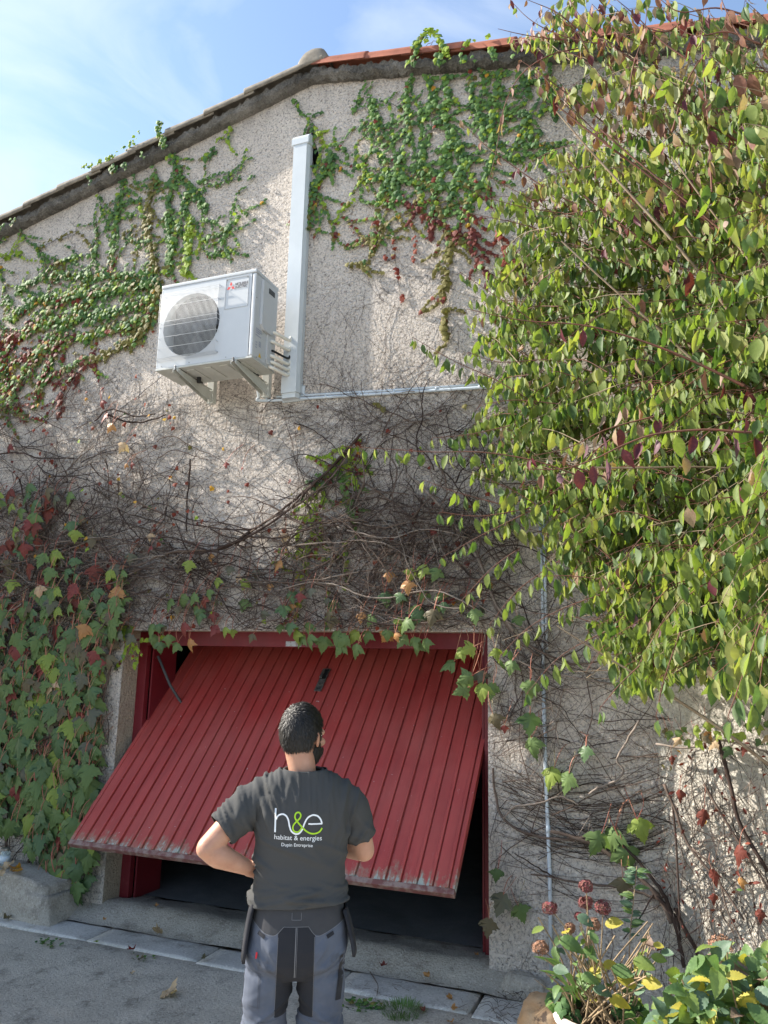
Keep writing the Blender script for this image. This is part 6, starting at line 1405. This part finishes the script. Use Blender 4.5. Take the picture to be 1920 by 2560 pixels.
def pouch(s, zt, zb, x0, x1):
    bm = bmesh.new(); n_ = 8; rows = []
    for i in range(7):
        t = i/6; z = zt+(zb-zt)*t; xo = s*(x0+(x1-x0)*t+.004*math.sin(t*3)); row = []
        w_ = .062+.022*t
        for k in range(n_+1):
            u = -1+2*k/n_; row.append((xo-s*.010*u*u-s*.006*0, -.012+u*w_, z-.004*(u*u)*(t > .9)))
        rows.append(row)
    A = [[bm.verts.new(p) for p in r_] for r_ in rows]; B = [[bm.verts.new((p[0]+s*.010, p[1], p[2])) for p in r_] for r_ in rows]
    for i in range(6):
        for k in range(n_): bm.faces.new((A[i][k], A[i][k+1], A[i+1][k+1], A[i+1][k])); bm.faces.new((B[i][k], B[i+1][k], B[i+1][k+1], B[i][k+1]))
        for k in (0, n_): bm.faces.new((A[i][k], A[i+1][k], B[i+1][k], B[i][k]))
    for i in (0, 6):
        for k in range(n_): bm.faces.new((A[i][k], A[i][k+1], B[i][k+1], B[i][k]))
    bmesh.ops.recalc_face_normals(bm, faces=bm.faces); o = from_bm('holster_pocket', bm, M_NAVY, pants, True); return o
pouch(-1, 1.055, .878, .160, .182); pouch(1, 1.035, .895, .166, .203)
for s in (-1, 1):
    bm = bmesh.new(); limb(bm, [Vector((s*.107, -.045, .075)), Vector((s*.110, .03, .060)), Vector((s*.116, .13, .045)), Vector((s*.120, .19, .040))], [.046, .048, .045, .034], 18, .95); bmesh.ops.bisect_plane(bm, geom=bm.verts[:]+bm.edges[:]+bm.faces[:], plane_co=(0, 0, .024), plane_no=(0, 0, -1), clear_outer=True); sh_ = from_bm('shoe', bm, M_SHOE, man, True)
    bm = bmesh.new(); loft(bm, [(s*.112, .07, .004, .049, .150), (s*.112, .07, .026, .050, .152)], 24, 2.6); o = from_bm('sole', bm, M_SOLE, sh_)

# ================================================================ right foreground: rock, pot, hydrangeas
def rock_bm(c, r, seed, sub=4, rough=.16):
    bm = bmesh.new(); bmesh.ops.create_icosphere(bm, subdivisions=sub, radius=1.0)
    for v in bm.verts:
        d = v.co.normalized(); k = 1+rough*noise.noise(d*1.5+Vector((seed, 0, 0)))+rough*.5*noise.noise(d*4+Vector((seed, 3, 0)))+.02*noise.noise(d*12)
        q = Vector((math.copysign(abs(d.x)**.7, d.x), math.copysign(abs(d.y)**.7, d.y), math.copysign(abs(d.z)**.7, d.z))); v.co = Vector((q.x*r[0]*k, q.y*r[1]*k, q.z*r[2]*k))+Vector(c)
    return bm
def rock_mat(m, t, n, l, p, vec):
    a = tnoise(n, l, vec, 5, 6, .65); b_ = tnoise(n, l, vec, 9, 5, .6); c = mixrgb(n, l, mrange(n, l, a, .35, .65), (.40, .235, .12), (.48, .36, .24))
    c = mixrgb(n, l, mth(n, l, 'MULTIPLY', mrange(n, l, b_, .54, .58), .85), c, (.09, .065, .055)); l.new(c, p.inputs['Base Color'])
    h = n.new('ShaderNodeBump'); h.inputs['Strength'].default_value = .8; h.inputs['Distance'].default_value = .01; l.new(tnoise(n, l, vec, 28, 6, .7), h.inputs['Height']); l.new(h.outputs[0], p.inputs['Normal'])
M_ROCK = mat('ochre_rock', (.4, .25, .13), .9, .2, extra=rock_mat)
rk = at_dist(1358, 2530, 4.35); o = from_bm('rock', rock_bm((rk.x, rk.y, GZ+.07), (.125, .12, .185), 4), M_ROCK, None, True)
tag(o, 'upright ochre rock with dark lichen patches, left of the flower pot', 'rock')
o = from_bm('stone_block', rock_bm((-1.0, -.06, GZ+.03), (.13, .07, .085), 9), M_LIP, None, True); o.location = (.0, 0, 0); tag(o, 'small grey cement lump at the wall foot under the drain pipe', 'stone')
pc = Vector((-.49, -.82, GZ)); RZ = .165
pot = thing('flower_pot', 'round whitewashed terracotta pot with a thick worn rim, holding a hydrangea', 'flower pot', pc)
M_POT = mat('whitewashed_clay', (.55, .44, .38), .8, .3, col2=(.68, .64, .60), nscale=14, bump=.4, bscale=50, bdist=.004, cmin=.42, cmax=.58)
bm = bmesh.new(); pr = [(.0, GZ+.002), (.125, GZ+.002), (.135, GZ+.02), (.175, .05), (.192, .105), (.192, .112), (.206, .118), (.212, .132), (.212, .158), (.205, RZ), (.192, RZ), (.186, .155), (.180, .10)]; rows = []
for r_, z in pr: rows.append([bm.verts.new((pc.x+r_*math.cos(a), pc.y+r_*math.sin(a), z+.002*noise.noise((math.cos(a)*3, math.sin(a)*3, z*9)))) for a in [2*math.pi*k/48 for k in range(48)]])
for i in range(len(rows)-1):
    for k in range(48): bm.faces.new((rows[i][k], rows[i][(k+1) % 48], rows[i+1][(k+1) % 48], rows[i+1][k]))
bmesh.ops.remove_doubles(bm, verts=bm.verts, dist=1e-5); bmesh.ops.recalc_face_normals(bm, faces=bm.faces)
adopt(from_bm('pot_body', bm, M_POT, None, True), pot)
bm = bmesh.new(); rw = [[bm.verts.new((pc.x+r_*math.cos(a), pc.y+r_*math.sin(a), .125+.012*noise.noise((r_*9*math.cos(a), r_*9*math.sin(a), 2)))) for a in [2*math.pi*k/24 for k in range(24)]] for r_ in (.182, .12, .06, .001)]
for i in range(3):
    for k in range(24): bm.faces.new((rw[i][k], rw[i][(k+1) % 24], rw[i+1][(k+1) % 24], rw[i+1][k]))
adopt(from_bm('soil', bm, M_SOIL, None, True), pot)
# broad serrate leaves of the hydrangea
def hyd_leaf(seed, droop):
    rr = random.Random(seed); V = []; T = []; n_ = 17
    for i in range(n_):
        t = i/(n_-1); h = max(.02, math.sin(math.pi*t**.82)**.8)*(1-.15*t) if i < n_-1 else 0
        z = droop*t*t; x = h*.34*(1.07 if i % 2 else .95); q = .018 if i % 2 else -.012
        V += [(-x, t+.03*h, z+.09*h+q+rr.uniform(-.015, .015)), (-x*.5, t+.015*h, z+.06*h+q), (0, t, z), (x*.5, t+.015*h, z+.06*h+q), (x, t+.03*h, z+.09*h+q+rr.uniform(-.015, .015))]
    for i in range(n_-1):
        for j in range(4): a = i*5+j; T += [(a, a+1, a+5), (a+1, a+6, a+5)]
    return np.array(V), np.array(T), np.zeros(len(T), int)
T_HYD = [hyd_leaf(1, -.15), hyd_leaf(2, -.4), hyd_leaf(3, .05), hyd_leaf(4, -.6)]
LM_H1 = leaf_mat('hydrangea_leaf_green', (.085, .155, .05), (.13, .21, .075), (.18, .25, .13), .3, .55); LM_H2 = leaf_mat('hydrangea_leaf_bluish', (.07, .115, .075), (.10, .165, .10), (.15, .22, .15), .2, .55)
LM_H3 = leaf_mat('hydrangea_leaf_yellow', (.42, .35, .05), (.33, .30, .06), (.38, .34, .12), .35, .6); LM_H4 = leaf_mat('hydrangea_leaf_lime', (.20, .26, .07), (.16, .23, .06), (.24, .29, .14), .35, .5); LM_H5 = leaf_mat('hydrangea_leaf_russet', (.16, .10, .09), (.22, .16, .11), (.24, .17, .14), .2, .6)
HM = [LM_H1, LM_H2, LM_H3, LM_H4, LM_H5]
M_STEM = mat('tan_stem', (.36, .27, .17), .8, .2, col2=(.22, .16, .10), nscale=12, coords='World')
M_FLOR = mat('faded_pink_petal', (.22, .05, .065), .8, .2, col2=(.15, .085, .06), nscale=60, coords='World'); M_FLOB = mat('brown_petal', (.22, .12, .075), .85, .2, col2=(.32, .18, .12), nscale=60, coords='World')
def floret_head(parent, c, r_, m, n_=90):
    V = []; T = []
    for i in range(n_):
        d = Vector((random.gauss(0, 1), random.gauss(0, 1), random.gauss(0, 1))).normalized(); p = c+Vector((d.x*r_, d.y*r_, d.z*r_*.8))*rnd(.75, 1.05); u = d.orthogonal().normalized(); v = d.cross(u); a0_ = rnd(0, 6)
        for k in range(4):
            a = a0_+k*1.57; e = (u*math.cos(a)+v*math.sin(a)); g = (u*math.cos(a+1.57)+v*math.sin(a+1.57)); s = .011*rnd(.8, 1.2); b0 = len(V); V += [p, p+e*s*.7+g*s*.2+d*.002, p+(e+g)*s*.75+d*rnd(-.002, .004), p+g*s*.7+e*s*.2+d*.002]; T.append((b0, b0+1, b0+2, b0+3))
    return adopt(from_np('flower_head', V, T, [m], None, None, False), parent)
hy = thing('hydrangea', 'leggy hydrangea with faded pink flower heads growing in the whitewashed pot', 'potted plant', (pc.x, pc.y, .13))
tb = Tubes(); L = []
heads = [((1375, 2270), M_FLOR, .05), ((1352, 2370), M_FLOB, .055), ((1465, 2215), M_FLOR, .045), ((1465, 2257), M_FLOR, .05), ((1508, 2268), M_FLOR, .052), ((1485, 2310), M_FLOB, .045), ((1425, 2320), M_FLOB, .035), ((1447, 2290), M_FLOR, .025)]
for (px, py), m, r_ in heads:
    e = at_dist(px, py, rnd(3.95, 4.25)); b_ = pc+Vector((rnd(-.10, .10), rnd(-.1, .1), .12-GZ)); mid = (b_+e)/2+Vector((rnd(-.03, .03), 0, .05)); tb.add(catmull([b_, mid, e], 5), .004, .0025, 5); floret_head(hy, e, r_*.72, m)
for i in range(46):
    px, py = rnd(1335, 1640), rnd(2290, 2480); e = at_dist(px, py, rnd(3.85, 4.4)); b_ = pc+Vector((rnd(-.14, .14), rnd(-.12, .12), .12-GZ)); mid = (b_+e)/2+Vector((rnd(-.03, .03), 0, .03)); P = catmull([b_, mid, e], 5); tb.add(P, .0045, .003, 5)
    for k in range(random.choice((0, 1, 1, 2, 3))):
        p, d = along(P, rnd(.45, 1)); td = Vector((rnd(-1, 1), rnd(-1, .6), rnd(-.5, .5))); L.append((leafM(p, td, (rnd(-.4, .4), -.5, rnd(.4, 1.2)), rnd(.035, .080), 1), wchoice([1]*4), wchoice([4, 2, 1.2, 1.5, .4])))
for px, py, s, c_ in [(1620, 2455, .10, 2), (1560, 2440, .09, 2), (1540, 2500, .09, 2), (1530, 2310, .09, 2), (1415, 2350, .11, 0), (1600, 2400, .10, 3), (1545, 2420, .10, 0), (1645, 2390, .07, 3), (1670, 2380, .06, 1), (1650, 2360, .05, 2), (1400, 2420, .08, 1), (1470, 2440, .08, 0), (1500, 2470, .08, 1), (1460, 2290, .08, 1)]:
    q = at_dist(px-18, py, 3.95); L.append((leafM(q, (1, rnd(-.3, .1), rnd(-.3, .2)), (0, -.7, .8), s), wchoice([1]*4), c_))
adopt(tb.build('stems', [M_STEM]), hy)['kind'] = 'stuff'; place_leaves(hy, L, T_HYD, HM, None, 300)
tb = Tubes(); L = []                                    # strap leaves and ivy at the rim
iv = thing('pot_ivy', 'small dark ivy spilling over the rim of the flower pot', 'ivy', (pc.x-.05, pc.y-.15, RZ))
for i in range(120):
    a = random.choice((rnd(2.4, 3.9), rnd(5.6, 7.0))); r_ = rnd(.10, .235); z = RZ+rnd(-.01, .06) if r_ < .2 else RZ-rnd(-.03, .0); p = pc+Vector((r_*math.cos(a), r_*math.sin(a), z-GZ)); L.append((leafM(p, (rnd(-1, 1), rnd(-1, .2), rnd(-.8, .3)), (rnd(-.4, .4), -1, rnd(.2, 1)), rnd(.025, .05), 1.1), wchoice([1]*4), wchoice([3, 5, .4, 0, 0, 0, 0])))
for i in range(8):
    a = rnd(3, 6.2); tb = Tubes(); tb.add(catmull([pc+Vector((.15*math.cos(a), .15*math.sin(a), RZ-GZ)), pc+Vector((.2*math.cos(a), .2*math.sin(a), RZ-GZ+.04)), pc+Vector((.3*math.cos(a), .3*math.sin(a), RZ-GZ-.02+rnd(-.08, .12)))], 5), .002, .0014, 3, mat=0); adopt(tb.build('stem', [M_STEM]), iv)
pass; place_leaves(iv, L, T_SML, IVY_MATS, None, 150)
sp = thing('strap_leaf_plant', 'clump of long green strap leaves leaning left out of the flower pot', 'plant', (pc.x-.1, pc.y, RZ))
M_STRAP = leaf_mat('strap_leaf', (.12, .24, .05), (.20, .32, .08), None, .3, .4)
for P in ([(1440, 2470), (1410, 2430), (1370, 2400), (1335, 2390)], [(1445, 2480), (1425, 2440), (1395, 2405), (1350, 2392)], [(1440, 2500), (1400, 2440), (1350, 2425)], [(1460, 2480), (1450, 2440), (1440, 2400)], [(1440, 2490), (1430, 2470), (1390, 2475), (1365, 2470)], [(1480, 2480), (1475, 2400), (1490, 2340)]):
    V = []; T = []; Q = catmull([(x, y, 0) for x, y in P], 5); n_ = len(Q)
    for i, v in enumerate(Q):
        c = at_dist(v.x, v.y, 4.02); w_ = .011*math.sin(math.pi*min(1, .12+.88*(i/(n_-1)))**.8)+.001; V += [(c.x, c.y-.004, c.z-w_), (c.x, c.y, c.z), (c.x, c.y-.004, c.z+w_)]
    for i in range(n_-1):
        for j in (0, 1): T.append((i*3+j, (i+1)*3+j, (i+1)*3+j+1, i*3+j+1))
    adopt(from_np('leaf', V, T, [M_STRAP]), sp)
h2c = Vector((.06, -1.32, GZ)); h2 = thing('hydrangea', 'bushy hydrangea with large green and yellow leaves in the bottom right corner', 'shrub', h2c)
tb = Tubes(); L = []
for i in range(210):
    px, py = rnd(1655, 1990), rnd(2375, 2640)
    if py < 2375+max(0, (1760-px))*1.0: continue
    e = at_dist(px, py, rnd(3.15, 3.9)); 
    if e.z < GZ+.05: continue
    b_ = h2c+Vector((rnd(-.15, .15), rnd(-.15, .15), 0)); P = catmull([b_, (b_+e)/2+Vector((0, 0, .06)), e], 4); tb.add(P, .004, .0025, 4)
    for k in range(4): L.append((leafM(e+Vector((rnd(-.03, .03), rnd(-.03, .03), rnd(-.05, .02))), (rnd(-1, 1), rnd(-1, .3), rnd(-.7, .5)), (rnd(-.5, .5), rnd(-.9, -.1), rnd(.3, 1.2)), rnd(.05, .10), 1), wchoice([1]*4), wchoice([4, 2.4, 1.2, 2.6, .7])))
adopt(tb.build('stems', [M_STEM]), h2)['kind'] = 'stuff'; place_leaves(h2, L, T_HYD, HM, None, 300)
for (px, py) in ((1800, 2360), (1700, 2475), (1860, 2420)): floret_head(h2, at_dist(px, py, 3.6), .045, M_FLOB, 70)
sd = thing('young_sapling', 'thin bluish green seedling shoot standing against the wall behind the pot', 'plant', (-.46, -.35, GZ)); tb = Tubes(); L = []
P = [at(x, y, -.35) for x, y in ((1572, 2440), (1575, 2340), (1582, 2270), (1590, 2190), (1592, 2165))]; P = catmull(P, 5); tb.add(P, .004, .0018, 5)
for i in range(34):
    p, d = along(P, rnd(.35, 1)); L.append((leafM(p, (random.choice((-1, 1)), rnd(-.4, .3), rnd(-.2, .5)), (rnd(-.3, .3), -.8, .7), rnd(.04, .075), .62), wchoice([1]*4), wchoice([1.6, 3, 0, .5, 0])))
adopt(tb.build('stem', [M_STEM]), sd); place_leaves(sd, L, T_HYD, HM, None, 60)

# ================================================================ left foreground: rubble stub wall, jar, dead leaves
st = thing('stone_ledge', 'low rough rendered stone ledge against the wall in the lower left corner', 'ledge', (-5.1, -.18, GZ))
q0 = at(142, 2230, -.30)
bm = bmesh.new(); box(bm, -6.6, q0.x, -.34, .02, GZ-.1, .205); bmesh.ops.subdivide_edges(bm, edges=bm.edges[:], cuts=14, use_grid_fill=True)
for v in bm.verts:
    k = v.co; a = .022*noise.noise(k*4)+.012*noise.noise(k*11); sl = max(0, (k.x-(q0.x-.28))/.28); 
    v.co = Vector((k.x+a-(.06*(k.z-GZ)/.3), k.y-a, k.z+a*.8-(.05*sl if k.z > .1 else 0)))
adopt(from_bm('ledge_body', bm, M_LIP, None, True), st)
jr_ = at(6, 2152, -.20); M_GLASS = bpy.data.materials.new('jar_glass'); M_GLASS.use_nodes = True; pg = M_GLASS.node_tree.nodes['Principled BSDF']; pg.inputs['Base Color'].default_value = (.75, .86, .88, 1); pg.inputs['Roughness'].default_value = .08; pg.inputs['Transmission Weight'].default_value = .75; pg.inputs['IOR'].default_value = 1.3
jar = thing('glass_jar', 'small glass jar with a label standing on the stone ledge', 'jar', (jr_.x, -.18, .205))
def lathe(pr, c, n_=24):
    bm = bmesh.new(); rows = [[bm.verts.new((c[0]+r_*math.cos(a), c[1]+r_*math.sin(a), c[2]+z)) for a in [2*math.pi*k/n_ for k in range(n_)]] for r_, z in pr]
    for i in range(len(rows)-1):
        for k in range(n_): bm.faces.new((rows[i][k], rows[i][(k+1) % n_], rows[i+1][(k+1) % n_], rows[i+1][k]))
    bm.faces.new(rows[0][::-1]); bm.faces.new(rows[-1]); return bm
jc = (jr_.x, -.18, .205); adopt(from_bm('jar_body', lathe([(.034, 0), (.037, .006), (.037, .085), (.030, .10), (.030, .108)], jc), M_GLASS, None, True), jar)
adopt(from_bm('lid', lathe([(.033, .1085), (.033, .122), (.031, .124)], jc), M_STEEL, None, False), jar)
adopt(from_bm('paper_label', lathe([(.0378, .02), (.0378, .07)], jc), mat('jar_label_paper', (.40, .50, .62), .7, col2=(.6, .62, .6), nscale=60), None, True), jar)
def dead_leaf(px, py, z, size, mi, label, group=None, shape=T_BIG, mats=CREEP_MATS, pl=False, yy=None):
    d = ray(px, py); c = CAM_POS+d*((z-CAM_POS.z)/d.z) if yy is None else at(px, py, yy)
    if z is not None and yy is None: c.z = z+.006
    a = rnd(0, 6.28); Mx = leafM(c, (math.cos(a), math.sin(a), rnd(-.05, .25)), (rnd(-.4, .4), rnd(-.5, .2), 1), size)
    si = random.randint(0, len(shape)-1); k = ('n', id(shape), si, mats[mi].name)
    if k not in _leafmesh:
        V, T, M = shape[si]; keep = M == 0; V = V.copy(); V[:, 2] = -V[:, 2]*1.3; V[:, 2] += .08*np.sin(V[:, 0]*9)
        o = from_np('fallen_leaf_shape', V, T[keep], [mats[mi]]); _leafmesh[k] = o.data; bpy.data.objects.remove(o)
    o = bpy.data.objects.new('fallen_leaf', _leafmesh[k]); COL.objects.link(o); o.matrix_world = Matrix([list(r_) for r_ in Mx])
    tag(o, label, 'leaf', group or 'fallen leaves on the ground')
g0 = GZ+.004
for px, py, z, s, mi, lb in [(415, 2482, g0, .115, 7, 'large curled tan leaf lying alone on the drive'), (404, 2333, GZ+.03, .085, 7, 'pale yellowish leaf at the back of the paving slabs under the door'), (90, 2264, GZ+.03, .10, 3, 'crimson leaf lying at the foot of the wall by the stone ledge'), (95, 2236, GZ+.06, .09, 5, 'upright brown leaf leaning in the corner by the stone ledge'),
        (332, 2376, GZ+.018, .055, 3, 'small red crumpled leaf on the front edge of the left slab'), (348, 2399, g0, .045, 4, 'brown leaf with green bits on the drive below the left slab'), (504, 2398, GZ+.018, .05, 4, 'dark red dry leaf on the joint of the slabs'), (392, 2268, .01, .03, 5, 'small orange leaf inside the threshold'), (258, 2302, GZ+.05, .03, 5, 'tiny pale orange leaf on the cement by the door post'),
        (331, 2437, g0, .03, 7, 'tiny pale scrap of leaf on the drive left of the tan leaf'), (957, 2418, GZ+.06, .045, 3, 'dark red leaf on the cement lip behind the man'), (1073, 2442, GZ+.05, .045, 5, 'orange leaf on the cement lip near the right door post'), (1130, 2495, GZ+.016, .04, 5, 'upper orange leaf on the right hand slab'), (1128, 2522, GZ+.016, .045, 5, 'lower orange leaf on the right hand slab'),
        (1125, 2556, g0, .035, 5, 'orange leaf on the drive below the right hand slab'), (1062, 2530, g0, .035, 3, 'dull red leaf beside the grass tuft'), (244, 2354, GZ+.016, .04, 2, 'small yellow green leaf on the drive below the first slab'), (10, 2300, GZ+.02, .06, 4, 'brown leaf at the left edge of the slabs'), (34, 2286, GZ+.02, .05, 3, 'small red leaf on the slab beside the stone ledge'), (1190, 2390, .0, .03, 5, 'orange scrap of leaf by the foot of the right door post')]:
    dead_leaf(px, py, z, s, mi, lb)
for i, (px, py, lb) in enumerate([(8, 2188, 'leftmost tan leaf piled on the stone ledge'), (30, 2180, 'tan leaf in the middle of the pile on the stone ledge'), (20, 2170, 'back leaf of the pile by the jar on the stone ledge'), (48, 2172, 'rightmost tan leaf of the pile on the stone ledge')]): dead_leaf(px, py, .215, .10, 7 if i % 2 == 0 else 5, lb, 'dry leaves on the stone ledge')
# grass tufts and weeds
def tuft(c, r_, h, n_, label, name='grass_tuft', cat='grass', m=None):
    V = []; T = []
    for i in range(n_):
        a = rnd(0, 6.28); q = r_*math.sqrt(random.random()); b_ = Vector((c.x+q*math.cos(a), c.y+q*math.sin(a), c.z)); ld = Vector((math.cos(a)*rnd(.2, 1), math.sin(a)*rnd(.2, 1), rnd(.6, 1.4))).normalized(); L_ = h*rnd(.5, 1.2); s = Vector((-ld.y, ld.x, 0)).normalized()*.0016
        m_ = b_+ld*L_*.6; e = b_+ld*L_+Vector((0, 0, -L_*.25)); b0 = len(V); V += [b_-s, b_+s, m_-s*.8, m_+s*.8, e]; T += [(b0, b0+1, b0+3), (b0, b0+3, b0+2), (b0+2, b0+3, b0+4)]
    o = from_np(name, V, T, [m or M_GRASS]); tag(o, label, cat); return o
M_GRASS = leaf_mat('grass_blade', (.08, .16, .04), (.13, .22, .06), None, .3, .6)
def gpt(px, py, z=GZ): d = ray(px, py); return CAM_POS+d*((z-CAM_POS.z)/d.z)
tuft(gpt(1005, 2530), .12, .055, 420, 'green grass tuft growing in the drive in front of the right hand slabs')
def weed(px, py, n_, label, s=.03, mi=(2, 2, .3, .4, 0, 0, 0)):
    c = gpt(px, py); t = thing('weed', label, 'weed', c, 0, 'small weeds in the drive'); L = []
    for i in range(n_):
        a = rnd(0, 6.28); q = rnd(0, .07); p = c+Vector((q*math.cos(a)*1.5, q*math.sin(a), rnd(.005, .025))); L.append((leafM(p, (math.cos(a), math.sin(a), rnd(-.1, .5)), (0, rnd(-.6, 0), 1), rnd(.5, 1.1)*s), wchoice([1]*4), wchoice(mi)))
    place_leaves(t, L, T_SML, IVY_MATS, None, 40)
weed(900, 2515, 26, 'weed with yellowish leaves right of the man'); weed(925, 2520, 26, 'flat dark weed between the man and the grass tuft'); weed(122, 2360, 20, 'small green weed on the drive at the left', .035); weed(355, 2398, 14, 'sparse weed below the grey slab', .02)
tb = Tubes(); tb.add(catmull([gpt(925, 2430, GZ+.02), gpt(938, 2450, GZ+.025), gpt(945, 2465, GZ+.03), gpt(942, 2490, GZ+.015)], 5), .004, .002, 4); o = tb.build('fallen_twig', [M_TWIG1]); tag(o, 'thin bent twig lying across the slab right of the man', 'twig')
tb = Tubes()
for i in range(60):
    c = gpt(rnd(700, 1320), rnd(2440, 2556), GZ+.018); a = rnd(0, 6.28); tb.add([c, c+Vector((math.cos(a), math.sin(a), .1))*rnd(.02, .07)], .0012, .0008, 3, mat=wchoice([1, 1]))
for i in range(50):
    c = gpt(rnd(1225, 1330), rnd(2460, 2556), GZ+.02); a = rnd(0, 6.28); tb.add(catmull([c, c+Vector((math.cos(a)*.05, math.sin(a)*.05, .03)), c+Vector((math.cos(a+.6)*.1, math.sin(a+.6)*.1, .01))], 3), .0015, .001, 3, mat=wchoice([1, 1]))
o = tb.build('twig_litter', TWIGS); tag(o, 'litter of tiny twigs on the slabs and along the wall foot', 'twigs', kind='stuff')
V = []; T = []                                          # grit on the drive
for i in range(2600):
    c = gpt(rnd(-20, 1300), rnd(2330, 2575)); 
    if c.y > -.45: continue
    c.z = gz(c.x, c.y); r_ = rnd(.0015, .0048); b0 = len(V); V += [c+Vector((r_*math.cos(k*2.1+i), r_*math.sin(k*2.1+i), -.001)) for k in range(3)]+[c+Vector((0, 0, r_*.9))]; T += [(b0, b0+1, b0+3), (b0+1, b0+2, b0+3), (b0+2, b0, b0+3)]
o = from_np('gravel', V, T, [mat('pale_grit', (.42, .39, .35), .9, col2=(.16, .14, .12), nscale=30, coords='World')], None, None, False); tag(o, 'fine pale grit scattered over the concrete drive', 'gravel', kind='stuff')
bpy.context.view_layer.update()
